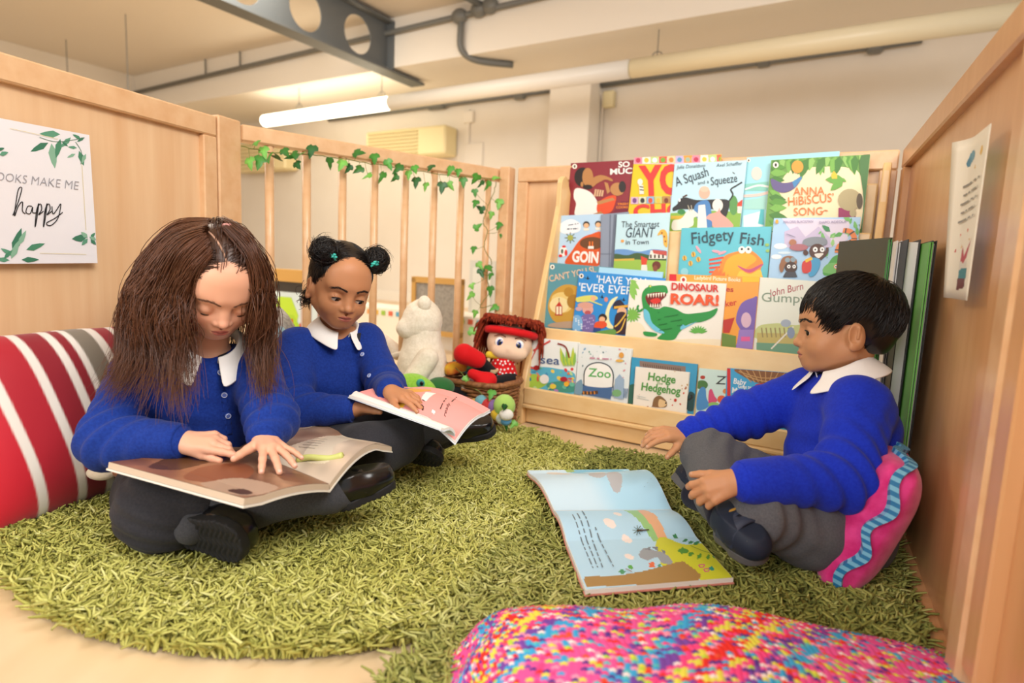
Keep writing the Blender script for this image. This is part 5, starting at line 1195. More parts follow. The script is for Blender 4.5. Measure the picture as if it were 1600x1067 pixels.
# the big brown book on her lap
def g1_book():
    z = atz; g0, g1 = z(352, 690, .168), z(515, 757, .168); a0, a1 = z(170, 722, .205), z(382, 779, .212); b0, b1 = z(482, 657, .178), z(612, 689, .182)
    g0 = g1 + unit(g0 - g1) * .29
    pap = mat('book_paper_brown', 'C9B7A2', .6, .3); cov = mat('book_cover_white', 'E9E5DC', .4)
    def noisecol(u, v, seed, cols):
        n = .5 + .5 * vnoise(np.array([[u * .4, v * .4, seed]]), 22, seed)[0]; n2 = .5 + .5 * vnoise(np.array([[u, v, seed + 2.]]), 30, seed + 1)[0]
        i = min(max(n, 0), .999) * (len(cols) - 1); k = int(i); fr = i - k; c0 = np.array([int(cols[k][j:j + 2], 16) for j in (0, 2, 4)]); c1 = np.array([int(cols[k + 1][j:j + 2], 16) for j in (0, 2, 4)]); c = c0 * (1 - fr) + c1 * fr; c = c * (.88 + .24 * n2)
        return [min(max(x / 255, 0), 1) for x in c]
    def artA(t, S, nrm):
        a = PageArt(S, nrm, lambda x, y: (x, y)); a.fillgrid(lambda u, v: noisecol(u, v, 3, ('4A2C1E', '74482F', '9A6A4C', 'B08A6C', '6A4432')), 30)
        a.poly([(.1, .1), (.5, .05), (.9, .2), (.8, .35), (.4, .3)], '5A3A22', True); a.poly([(.35, .45), (.7, .4), (.95, .55), (.75, .75), (.45, .65)], '8A5236', True); a.poly([(.65, .7), (.95, .66), (.97, .95), (.6, .97)], 'B59A84', True); a.poly([(.8, .86), (.93, .84), (.94, .94), (.84, .95)], '4A3226', True)
        a.poly([(.02, .78), (.3, .74), (.4, .9), (.2, .98), (.02, .97)], '84583C', True); a.build(t)
    def artB(t, S, nrm):
        a = PageArt(S, nrm, lambda x, y: (x, y)); a.fillgrid(lambda u, v: noisecol(u, v, 7, ('B59D88', 'CDBBA6', 'DDD0BC', 'C4AE9A')) if v > .3 + .25 * u else noisecol(u, v, 5, ('5E4030', '8C6A54', 'A98C78', '6E4C3A')), 30)
        a.poly([(.15, .62), (.5, .5), (.95, .55), (.95, .75), (.5, .72), (.2, .85)], 'D9CDB8', True)
        for i in range(5): a.line([(.30 + i * .06, .45), (.34 + i * .06, .60 - i * .01)], .006, '8C7C6C', False)
        for i in range(4): a.line([(.45 + .1 * i, .08 + .02 * i), (.55 + .1 * i, .15), (.6 + .1 * i, .08 + .03 * i)], .012, 'D2C2AE')
        a.build(t)
    t, sf = open_book('picture_book', 'large open brown picture book across the long-haired girl\u2019s lap', [(g0, g1, a0, a1), (g0, g1, b0, b1)], .012, (cov, cov), (pap, pap), (artA, artB), .006, 16,
        (lambda u, v: ZZ * (.0), lambda u, v: ZZ * (.018 * math.sin(math.pi * min(u, 1)) * v ** 2 - .012 * max(u - .7, 0) / .3 * v)))
    # lifted worm-shaped pull tab under her hand
    S, nrm = sf[1]; p = [S(.10 + .05 * i, .60 + .08 * i) + nrm * (.004 + .003 * math.sin(i * 1.6)) for i in range(5)]
    MB().tube(catmull(p, 4), .006, 8).build('caterpillar_tab', mat('pale_lime', 'C9CF7A', .6), t, True)
g1_book()
# ------------------------------------------------------------------ girl with two hair buns (middle)
def girl_two():
    t = thing('person', 'girl with two black hair buns in a blue cardigan reading a pink book', 'person', at(505, 745, 1.5) * (1, 1, 0) + ZZ * .03)
    pelvis = at(505, 690, 1.5); chest = at(512, 590, 1.50); neckb = at(526, 520, 1.495)
    rsh, rel, rwr = at(466, 540, 1.46), at(455, 640, 1.35), at(553, 640, 1.35)
    lsh, lel, lwr = at(572, 532, 1.53), at(604, 606, 1.45), at(610, 612, 1.345)
    lat = unit(lsh - rsh); up = unit(neckb - pelvis); fw = unit(np.cross(up, lat)); fw = fw if fw[1] < 0 else -fw
    az = unit(np.array([.55, -.82, 0])); b_ = math.radians(14); fwd = az * math.cos(b_) - ZZ * math.sin(b_); hup = az * math.sin(b_) + ZZ * math.cos(b_) + np.array([.12, .06, 0])
    Rm = frame(fwd, hup); em = at(544, 468, 1.41); H = Head(em - Rm @ np.array([0, .0735, -.027]) * .93, fwd, hup, .93)
    parts = [H.mesh('BC835C', 'A05A4E', .0050, -.0032, None, neck=neckb - up * .02)]
    sk = np.array(lin('BC835C'))
    S = SDF(.0014); pr = hand(S, rwr, (.92, .15, .0), (.1, -.35, -.9), -1, (20, 22, 26, 30), (5, 1, -4, -9), (30, -30, 15), .95); S.cone(rwr, rwr + (rel - rwr) * .35, .0165, .02, .01); v, f_ = S.mesh(); parts.append((v, f_, sk))
    S = SDF(.0014); pl_ = hand(S, lwr, (.86, -.42, -.10), (.0, -.25, .97), 1, ((12, 14, 8), (16, 20, 12), (22, 26, 14), (26, 28, 16)), (8, 1, -6, -12), (38, 16, 8), .95); S.cone(lwr, lwr + (lel - lwr) * .4, .0165, .02, .01); v, f_ = S.mesh(); parts.append((v, f_, sk))
    rk, lk = at(575, 705, 1.30), at(700, 665, 1.50); rf, lf = at(690, 672, 1.46), at(610, 705, 1.40)
    S = SDF(.006); S.cone(pelvis, chest, .07, .065, .03); S.cone(chest, neckb, .06, .034, .03); S.chain([rsh, rel, rwr], [.03, .026, .018], .02); S.chain([lsh, lel, lwr], [.03, .026, .018], .02); S.cone(rsh, lsh, .03, .03, .03)
    S.chain([pelvis - lat * .05, rk, rf], [.05, .036, .022], .02); S.chain([pelvis + lat * .05, lk, lf], [.05, .036, .022], .02); v, f_ = S.mesh(); parts.append((v, f_, sk))
    V, F, C = merge(parts); mk('body', V, F, skin_mat('skin'), t, True, vcol=C)
    H.details(t, iris='20140E', open_=.0050, lidz=-.0032, brow='33221A', look=(-.25, .85, -.45), hair_brow=.9); nails(pl_, t, 'B98668')
    S = SDF(.0036)
    for o in (-.032, .032): S.cone(pelvis + lat * o - up * .02, chest + lat * o, .076, .07, .03)
    S.cone(chest + fw * .004, neckb - up * .035, .068, .045, .04); S.cone(rsh - up * .006, lsh - up * .006, .044, .044, .03)
    S.chain([rsh - up * .004, rel, rwr + (rel - rwr) * .16], [.048, .045, .033], .018); S.chain([lsh - up * .004, lel, lwr + (lel - lwr) * .22], [.048, .044, .033], .018)
    S.cone(neckb + up * .02 + fw * .03, neckb - up * .03 + fw * .095, .026, .008, .01, sub=True); S.ell(neckb + up * .03, (.05, .05, .036), .008, sub=True)
    cv, cf = S.mesh(folds(.0022, 34, 21, [(rel, unit(rwr - rsh), .0045, .03, .07), (lel, unit(lwr - lsh), .004, .028, .05), (chest - up * .09, up, .0035, .045, .08), (rsh - up * .03, unit(up + lat), .003, .035, .05)]))
    mk('cardigan', cv, cf, M_BLUE, t, True)
    cuff(t, rwr + (rel - rwr) * .14, rwr - rel, .029, .034); cuff(t, lwr + (lel - lwr) * .2, lwr - lel, .029, .034)
    for px, py in ((563, 553), (574, 586), (579, 613)):
        p, n = hit(cv, px, py); button(t, p + n * .0015, n, .006, '8FA3DC')
    v, f_ = facepatch(cv, cf, [(550, 520), (566, 520), (562, 542), (556, 538)], .001)
    if len(f_): mk('pinafore_top', v, f_, M_SKIRT, t, True)
    collar(t, neckb + up * .017 + fw * .006, up * .93 + fw * .28, fw + lat * .2, .044, .012, .3, .012, .033)
    S = SDF(.004); S.chain([pelvis - lat * .05 - up * .02, rk, rk + (rf - rk) * .35], [.085, .055, .048], .03); S.chain([pelvis + lat * .05 - up * .02, lk - (lk - pelvis) * .1], [.085, .055], .03); S.cone((rk + pelvis) / 2, (lk + pelvis) / 2, .055, .055, .05); S.cone(rk, lk, .036, .036, .04)
    v, f_ = S.mesh(folds(.003, 30, 6), clip=lambda X: .028 - X[:, 2]); mk('skirt', v, f_, M_SKIRT, t, True)
    S = SDF(.0034); S.chain([rk, rf], [.043, .028], .02); S.chain([lk, lf], [.043, .028], .02); v, f_ = S.mesh(clip=lambda X: .028 - X[:, 2]); mk('tights', v, f_, M_TIGHT, t, True)
    shoe(t, at(688, 676, 1.485) - ZZ * .01, at(772, 668, 1.475), (-.3, -.35, .85), M_SHOE, M_SOLE, True, grooves=False)
    shoe(t, at(602, 702, 1.43), at(690, 714, 1.385), (-.15, .8, .5), M_SHOE, M_SOLE, True)
    # hair
    HC = '17110F'
    S = SDF(.0022); S.ell((0, -.016, .02), (.0755, .0915, .0795), .01); S.ell((0, -.05, -.03), (.066, .052, .055), .03)
    S.ell((0, .085, -.052), (.066, .080, .066), .01, sub=True); 
    for q in (-1, 1): S.ell((q * .078, .0, -.035), (.02, .03, .034), .008, sub=True)
    S.mesh(lambda X: .0012 * vnoise(X, 150, 2)); hr = mk('hair', H.w(S.local), nets_F(S), hairm(HC), t, True)
    BN = [np.array((.060, .026, .066)), np.array((-.060, .026, .066))]
    def flow(P):
        s_ = np.where(P[:, 0] > 0, 1, 0)[:, None]; tgt = np.where(s_ > 0, BN[0], BN[1]); d = tgt - P; return d / (np.linalg.norm(d, axis=1)[:, None] + 1e-9)
    def mask(P):
        hl = np.interp(P[:, 1], [-.11, -.03, .0, .03, .06, .08], [-.08, -.06, -.03, -.004, .014, .022]); return (P[:, 2] > hl) & (np.abs(P[:, 0] - .002) > .0018)
    hair_strands(H, hr, HC, 2400, flow, mask, 9, .06, .003, .0007, 'hair_strands', jit=.08, seed=4)
    r = np.random.default_rng(6)
    for q, b in zip((1, -1), BN):
        b = b + np.array((q * .008, 0, .008)); S = SDF(.002); S.ell(b, (.028, .026, .026), .008)
        for i in range(7): d = unit(r.normal(size=3)); S.ell(b + d * .016, (.015, .014, .014), .006)
        S.mesh(lambda X: .0012 * vnoise(X, 240, 3)); bo = mk('hair_bun', H.w(S.local), nets_F(S), hairm(HC), t, True)
        n = 420; M = 16; u = r.normal(size=(n, 3)); u /= np.linalg.norm(u, axis=1)[:, None]; w = np.cross(u, r.normal(size=(n, 3))); w /= np.linalg.norm(w, axis=1)[:, None]
        th = r.uniform(0, 6.28, n)[:, None] + np.linspace(0, 1, M)[None] * r.uniform(1.5, 3.6, n)[:, None]; R_ = (.0285 + r.uniform(0, .006, n))[:, None] * (1 + .05 * np.sin(th * 3)) + .012 * (r.uniform(0, 1, n) > .85)[:, None] * np.linspace(0, 1, M)[None] ** 2
        P = b + R_[..., None] * (np.cos(th)[..., None] * u[:, None] + np.sin(th)[..., None] * w[:, None]); V, F = strands(H.w(P), np.full((n, M), .0007) * np.interp(np.linspace(0, 1, M), [0, .1, .8, 1], [.4, 1, .9, .2]), 3); mk('bun_strands', V, F, hairm(HC), bo, True)
        # little turquoise clip
        c = H.w(b + np.array((-q * .014, .030, -.004))); mb = MB()
        for a in range(3): mb.ell(c + H.R @ np.array((.004 * (a - 1) * q, .001, .005 * (a % 2))), (.006, .0035, .0035), [H.R[:, 0] * .7 + H.R[:, 2] * (.7 - .7 * a), H.R[:, 1], H.R[:, 2]] if False else None, 8, 5)
        mb.tube([c + H.R @ np.array((-q * .008, 0, -.008)), c, c + H.R @ np.array((q * .008, .001, .007))], .0024, 6); mb.build('hair_clip', mat('turquoise_plastic', '35B5A8', .3), bo, True)
    # loose curls at the nape
    n = 150; M = 12; base = np.stack([r.normal(.055, .010, n), r.normal(-.035, .012, n), r.uniform(-.06, -.02, n)], 1); tt = np.linspace(0, 1, M)[None, :, None]; ph = r.uniform(0, 6.28, (n, 1, 3))
    P = base[:, None, :] + tt * np.array([.012, -.006, -.035]) + .006 * np.sin(tt * 9 + ph) * tt; V, F = strands(H.w(P), np.full((n, M), .0006), 3); mk('nape_curls', V, F, hairm(HC), hr, True)
    return t
def nets_F(S): return S.faces
_om = SDF.mesh
def _mesh(s, *a, **k):
    V, F = _om(s, *a, **k); s.faces = F; return V, F
SDF.mesh = _mesh
girl_two()

def g2_book():
    z = atz; W_ = mat('book_paper_white', 'EFEAE4', .5, .35); cov = mat('book_cover_pale', 'DCE3EC', .4); pk = mat('book_paper_pink', 'E7A9A2', .45, .4)
    g0, g1 = at(560, 613, 1.36), at(712, 668, 1.25); o0, o1 = at(660, 604, 1.46), at(766, 640, 1.36); l0, l1 = at(546, 617, 1.33), at(690, 668, 1.215)
    def artP(t, S, nrm):
        # picture points -> page
        m = quadmap((560, 613), (660, 604), (766, 640), (712, 668)); a = PageArt(S, nrm, lambda x, y: m(x, y)); a.fillgrid(lambda u, v: [.93, .62, .60], 20)
        tr = lambda x, y: (540 + x / 4.103, 440 + y / 4.103)
        P = lambda *pts: [tr(*p) for p in pts]
        a.poly(P((365, 745), (390, 710), (470, 700), (540, 715), (470, 735), (420, 740)), '3E48A0', True); a.poly(P((415, 715), (470, 700), (560, 712), (520, 735), (440, 735)), 'E8A63A', True)
        a.poly(P((335, 800), (360, 775), (400, 760), (405, 785), (370, 810)), 'F0C23A', True); a.ell(*tr(385, 790), 4, 3, 'F4D24A'); a.poly(P((540, 735), (600, 745), (540, 795), (505, 785)), 'F4F1EA'); a.line(P((515, 785), (530, 795)), 2, '333333', False)
        a.line(P((410, 770), (425, 790), (455, 800), (460, 830)), 1.5, '5A3A2A'); a.line(P((400, 785), (415, 805), (445, 815), (450, 838)), 1.5, 'C79A3A'); a.ell(*tr(504, 823), 3.2, 3.6, '221A18'); a.ell(*tr(575, 850), 3.2, 1.6, 'FBEFEF'); a.ell(*tr(575, 850), 1.5, 3, 'FBEFEF')
        a.text('ready', tr(655, 868), tr(692, 812), 4.2, '2A2220'); a.scrib(tr(700, 800), tr(722, 768), 1.2, '2A2220', 2); a.scrib(tr(625, 840), tr(665, 782), 1.2, '2A2220', 2)
        a.build(t)
    t, sf = open_book('picture_book', 'open pink picture book on the lap of the girl with buns', [(g0, g1, o0, o1), (g0 - ZZ * .004, g1 - ZZ * .012, l0, l1)], .006, (cov, cov), (W_, W_), (artP, None), .008, 14,
        (lambda u, v: ZZ * (.012 * math.sin(math.pi * v) * u - .03 * max(v - .75, 0) / .25 * (1 - u) ** 2), None))
g2_book()
# ------------------------------------------------------------------ boy (right)
def boy():
    t = thing('person', 'boy with short black hair in a blue jumper and grey trousers, reaching out', 'person', at(1330, 850, 1.2) * (1, 1, 0) + ZZ * .03)
    pelvis = at(1298, 792, 1.19); chest = at(1318, 665, 1.19); neckb = at(1318, 588, 1.185)
    lsh, lel, lwr = at(1345, 630, 1.11), at(1318, 748, 1.03), at(1152, 752, 1.0)
    rsh, rel, rwr = at(1262, 610, 1.28), at(1165, 650, 1.31), at(1072, 680, 1.29)
    lat = unit(lsh - rsh); up = unit(neckb - pelvis); fw = unit(np.cross(lat, up)); fw = fw if fw[0] < 0 else -fw
    fwd = np.array([-.93, .33, -.03]); Rm = frame(fwd, np.array([.03, .05, 1])); hc = at(1320, 502, 1.18); H = Head(hc, fwd, np.array([.05, .06, 1]), .915)
    parts = [H.mesh('C48E66', 'A8645A', .0056, -.001, None, neck=neckb - up * .02)]
    sk = np.array(lin('C48E66'))
    S = SDF(.0014); pl_ = hand(S, lwr, (-.80, .12, -.42), (-.25, -.8, .45), 1, ((25, 40, 25), (32, 45, 28), (38, 46, 30), (42, 46, 30)), (8, 1, -5, -10), (30, 22, 14), 1.0); S.cone(lwr, lwr + (lel - lwr) * .35, .0165, .02, .01); v, f_ = S.mesh(); parts.append((v, f_, sk))
    S = SDF(.0014); pr = hand(S, rwr, (-.93, -.18, .08), (-.05, -.35, .93), -1, ((14, 18, 12), (22, 24, 14), (26, 26, 16), (22, 24, 14)), (10, 2, -5, -12), (42, 48, 6), 1.0); S.cone(rwr, rwr + (rel - rwr) * .35, .0165, .02, .01); v, f_ = S.mesh(); parts.append((v, f_, sk))
    lk, rk = at(1188, 800, 1.03), at(1112, 715, 1.25); rf, lf = at(1128, 808, 1.04), at(1085, 775, 1.2)
    S = SDF(.006); S.cone(pelvis, chest, .07, .065, .03); S.cone(chest, neckb, .06, .034, .03); S.chain([rsh, rel, rwr], [.03, .026, .018], .02); S.chain([lsh, lel, lwr], [.03, .026, .018], .02); S.cone(rsh, lsh, .03, .03, .03)
    S.chain([pelvis - lat * -.05, lk, lf], [.05, .036, .022], .02); S.chain([pelvis - lat * .05, rk, rf], [.05, .036, .022], .02); v, f_ = S.mesh(); parts.append((v, f_, sk))
    V, F, C = merge(parts); mk('body', V, F, skin_mat('skin'), t, True, vcol=C)
    H.details(t, iris='1C110B', open_=.0056, lidz=-.001, brow='1C120D', look=(-.45, .88, -.12), hair_brow=1.2); nails(pl_ + pr, t, 'C79A7C')
    S = SDF(.0036)
    for o in (-.034, .034): S.cone(pelvis + lat * o + up * .0, chest + lat * o, .086, .078, .03)
    S.cone(chest + fw * .0, neckb - up * .04, .068, .038, .04); S.cone(rsh - up * .006, lsh - up * .006, .046, .046, .03)
    S.chain([rsh - up * .004, rel, rwr + (rel - rwr) * .10], [.052, .048, .033], .02); S.chain([lsh - up * .004, lel, lwr + (lel - lwr) * .12], [.054, .052, .037], .02)
    S.cone(neckb + up * .02 + fw * .03, neckb - up * .004 + fw * .09, .022, .008, .01, sub=True); S.ell(neckb + up * .032, (.05, .05, .034), .008, sub=True)
    cv, cf = S.mesh(folds(.0025, 30, 31, [(lel, unit(lwr - lsh), .0055, .035, .08), (rel, unit(rwr - rsh), .005, .034, .06), (rwr + (rel - rwr) * .3, unit(rwr - rel), .004, .03, .05), (chest - up * .1, up, .004, .05, .09), (lsh - up * .05, unit(up + fw), .004, .04, .06)]))
    mk('jumper', cv, cf, M_BLUE2, t, True)
    cuff(t, rwr + (rel - rwr) * .12, rwr - rel, .029, .04, M_BLUE2); cuff(t, lwr + (lel - lwr) * .12, lwr - lel, .033, .04, M_BLUE2)
    collar(t, neckb + up * .020 + fw * .006, up * .94 + fw * .28, fw - lat * .0, .047, .012, .3, .012, .042, name='polo_collar')
    S = SDF(.004); S.chain([pelvis + lat * .05 - up * .03, (pelvis + lat * .07 - up * .03 + lk) / 2 - ZZ * .005, lk, lk + (lf - lk) * .55], [.082, .068, .052, .042], .03); S.chain([pelvis - lat * .05 - up * .03, rk, rk + (rf - rk) * .55], [.08, .054, .045], .03); S.cone(pelvis - lat * .04 - up * .03, pelvis + lat * .04 - up * .03, .082, .082, .03)
    v, f_ = S.mesh(folds(.003, 28, 9, [(lk, unit(lk - pelvis), .005, .035, .07), ((pelvis + lk) / 2, unit(np.array([.4, 0, 1])), .004, .05, .09), (rk, unit(rk - pelvis), .004, .035, .07)]), clip=lambda X: .028 - X[:, 2]); mk('trousers', v, f_, M_TROUS, t, True)
    MS = cloth_mat('navy_sock', '17192A', None, .9, .3, 600); S = SDF(.003); S.chain([rk + (rf - rk) * .5, rf], [.035, .026], .02); S.chain([lk + (lf - lk) * .5, lf], [.034, .026], .02); v, f_ = S.mesh(); mk('socks', v, f_, MS, t, True)
    for (h, to, up_, vis) in ((at(1126, 822, 1.05), at(1190, 872, .97), (-.35, .25, .9), 1), (at(1098, 785, 1.19), at(1062, 745, 1.285), (.55, .1, .8), 0)):
        R = shoe(t, h, to, up_, M_NAVY, M_SOLEG, False, grooves=False)
        L = np.linalg.norm(to - h)
        for k, y in enumerate((.38, .56)):
            pts = [h + R @ np.array(q) for q in ((-.031, L * y, .014), (-.026, L * y, .034), (-.010, L * y, .047), (.012, L * y, .046), (.027, L * y, .033), (.031, L * y, .012))]; P = catmull(pts, 4); V = []; F = []; Y = R[:, 1]; c0 = h + R @ np.array((0, L * y, .014))
            for p in P: o_ = unit(p - c0); V += [p - Y * .011 + o_ * .003, p + Y * .011 + o_ * .003, p + Y * .011 - o_ * .003, p - Y * .011 - o_ * .003]
            for i in range(len(P) - 1):
                for j in range(4): F.append((i * 4 + j, i * 4 + (j + 1) % 4, i * 4 + 4 + (j + 1) % 4, i * 4 + 4 + j))
            mk('shoe_strap', np.array(V), F, mat('navy_strap', '2B3448', .6), t, True)
        if vis: 
            MB().tube(catmull([h + R @ np.array(q) for q in ((-.029, L * .25, .03), (-.02, L * .28, .045), (0, L * .3, .05), (.02, L * .28, .045))], 4), .0035, 6).build('shoe_trim', mat('ochre_trim', 'B98A2E', .6), t, True)
            MB().box(h + R @ np.array((.018, L * .72, .033)), (.006, .03, .004), list(R.T)).build('shoe_flash', mat('shoe_flash', 'C9B79A', .6), t)
    # hair
    HC = '15100E'
    S = SDF(.0022); S.ell((0, -.016, .022), (.0775, .0935, .0815), .01); S.ell((0, -.05, -.02), (.062, .047, .055), .02); S.ell((0, .092, -.052), (.075, .080, .098), .01, sub=True); S.ell((0, -.04, -.105), (.07, .07, .04), .01, sub=True)
    for q in (-1, 1): S.ell((q * .08, .002, -.045), (.022, .030, .042), .006, sub=True)
    S.mesh(lambda X: .0012 * vnoise(X, 150, 2)); hr = mk('hair', H.w(S.local), nets_F(S), hairm(HC), t, True)
    def flow(P):
        front = smstep(-.03, .05, P[:, 1])[:, None]; d = P - np.array([0, -.06, .09]); d /= np.linalg.norm(d, axis=1)[:, None]; return d * 1.0 + front * np.array([.0, .35, -.25]) + np.array([0, 0, -.35]) + np.array([0.0, .25, 0])
    def mask(P):
        hl = np.interp(P[:, 1], [-.11, -.06, -.03, .0, .022, .04, .06, .08], [-.075, -.062, -.02, .004, .0, .022, .045, .052]); return P[:, 2] > hl
    hair_strands(H, hr, HC, 4200, flow, mask, 10, .062, .008, .00075, 'hair_strands', radii=(.0772, .0930, .0812), jit=.16, seed=5, root_lift=.0, avoid=lambda P: (np.abs(P[:, 0]) > .055) & (P[:, 1] > -.036) & (P[:, 1] < .012) & (P[:, 2] < -.006))
    hair_strands(H, hr, HC, 900, lambda P: np.stack([P[:, 0] * 3, .55 + 0 * P[:, 0], -.9 + 0 * P[:, 0]], 1), lambda P: (P[:, 1] > .015) & (P[:, 2] > .030) & (P[:, 2] < .075), 9, .05, .006, .00075, 'fringe', radii=(.0772, .0930, .0812), jit=.14, seed=6, root_lift=.002)
    return t
boy()

def floor_book():
    zz = .052; z = atz; W_ = mat('book_paper_white', 'EFEAE4', .5, .35); cov = mat('book_cover_coral', 'D98C7C', .4)
    g0, g1 = z(866, 798, zz), z(1050, 797, zz); t0, t1 = z(824, 735, zz), z(982, 733, zz + .004); b0, b1 = z(915, 922, zz), z(1146, 903, zz)
    def quad(pts): return quadmap(*pts)
    def artT(t, S, nrm):
        m = quad(((866, 798), (824, 735), (982, 732), (1046, 797))); a = PageArt(S, nrm, lambda x, y: m(x, y)); C_ = lambda x, y: (800 + x / 4.444, 720 + y / 4.444)
        a.fillgrid(lambda u, v: [.80 - .10 * smstep(.35, .6, v), .91 - .03 * smstep(.35, .6, v), .98], 22)
        P = lambda *p: [C_(*q) for q in p]
        a.poly(P((380, 60), (740, 55), (900, 150), (700, 140), (520, 120)), '7FBFDC', True); a.poly(P((520, 140), (600, 130), (640, 180), (590, 205), (530, 180)), 'B9BCC2', True); a.poly(P((640, 165), (700, 150), (745, 200), (735, 270), (690, 275), (650, 220)), 'B9BCC2', True)
        a.ell(*C_(570, 122), 14, 3, 'CFC9C2'); a.leaf(*C_(350, 60), *C_(430, 72), .2, '9DB86A')
        for i in range(4): a.line(P((830 + i * 36, 150 - i * 4), (900 + i * 24, 265 - i * 14)), 1.2, '5A6A7A', False)
        a.ell(*C_(320, 100), 20, 4, 'D9D2CC', 8); a.build(t)
    def artB(t, S, nrm):
        m = quad(((868, 798), (915, 922), (1147, 905), (1048, 797))); a = PageArt(S, nrm, lambda x, y: m(x, y)); C_ = lambda x, y: (800 + x / 4.444, 720 + y / 4.444); P = lambda *p: [C_(*q) for q in p]
        a.fillgrid(lambda u, v: [.72, .88, .98], 22)
        a.poly(P((790, 345), (900, 350), (1060, 560), (1000, 560)), '9ACB86'); a.poly(P((880, 350), (960, 365), (1080, 530), (1050, 560)), 'E9B48C', True); a.poly(P((1010, 570), (1060, 530), (1200, 580), (1330, 580), (1450, 690), (1560, 830), (1330, 835), (1200, 720), (1080, 740), (1040, 680)), 'D3D83A', True)
        a.poly(P((495, 805), (760, 800), (950, 765), (1130, 715), (1200, 700), (1270, 750), (1330, 800), (1320, 840), (1000, 862), (520, 880)), 'A8864E')
        for q, r_ in (((690, 460), 11), ((745, 392), 7), ((812, 545), 9), ((830, 665), 8)): a.ell(*C_(*q), r_, r_ * .5, 'F3E9E6', 25)
        for k, (x0, y0, n) in enumerate(((430, 400, 7), (465, 390, 7), (500, 360, 8), (590, 490, 5))): a.scrib(C_(x0, y0), C_(x0 + (140 if k < 3 else 130), 745), 1.7, '6A7884', n)
        a.poly(P((900, 640), (930, 605), (1000, 620), (1070, 640), (1125, 690), (1120, 720), (1060, 710), (1020, 670), (960, 690), (905, 670)), '9CA4AE', True); a.poly(P((935, 615), (975, 595), (980, 620)), '7C8490'); a.poly(P((985, 600), (1025, 595), (1030, 625)), '7C8490'); a.poly(P((1040, 615), (1080, 625), (1075, 645)), '7C8490')
        for an in range(0, 360, 40): a.line([C_(885, 505), (C_(885, 505)[0] - 8 * math.cos(math.radians(an)), C_(885, 505)[1] + 5.5 * math.sin(math.radians(an)))], .9, '4A5A4A', False)
        a.line(P((880, 508), (960, 503)), 2.4, '4A3A2E', False); 
        for q in ((1120, 520, 1160, 535), (1190, 560, 1225, 545), (1225, 575, 1260, 560), (1260, 585, 1300, 560)): a.leaf(*C_(q[0], q[1]), *C_(q[2], q[3]), .3, '3F8A5A')
        for q in ((1160, 622, 1240, 632), (1230, 660, 1275, 640), (1295, 685, 1320, 645), (1365, 690, 1365, 650), (1420, 680, 1390, 655)): a.leaf(*C_(q[0], q[1]), *C_(q[2], q[3]), .3, '5A9A3E')
        a.line(P((1240, 600), (1330, 640), (1420, 665)), 1.2, '5A8A3E')
        for q in ((1330, 735), (1365, 765)): a.ell(*C_(*q), 5, 3.2, 'D4508A'); a.ell(*C_(*q), 2.6, 1.6, 'D3D83A')
        a.leaf(*C_(1375, 745), *C_(1420, 765), .3, '2F9A8A'); a.leaf(*C_(970, 712), *C_(1010, 738), .5, 'E8734A'); a.leaf(*C_(1030, 720), *C_(1055, 735), .4, '3F9A8A'); a.leaf(*C_(755, 770), *C_(805, 772), .4, '4A9A6A'); a.leaf(*C_(820, 730), *C_(860, 750), .4, '5AAA4A'); a.line(P((805, 760), (850, 782)), 1.8, '8A5A3A', False)
        a.build(t)
    t, sf = open_book('picture_book', 'open pale blue picture book lying flat on the square green rug', [(g0, g1, t0, t1), (g0, g1, b0, b1)], .009, (cov, cov), (W_, W_), (artT, artB), .0, 18,
        (lambda u, v: ZZ * (.040 * math.sin(math.pi * min(1, u * 1.1)) ** 1.2 * (.35 + .65 * v)) , lambda u, v: ZZ * (.010 * math.sin(math.pi * min(u * 2.2, 1)))))
floor_book()
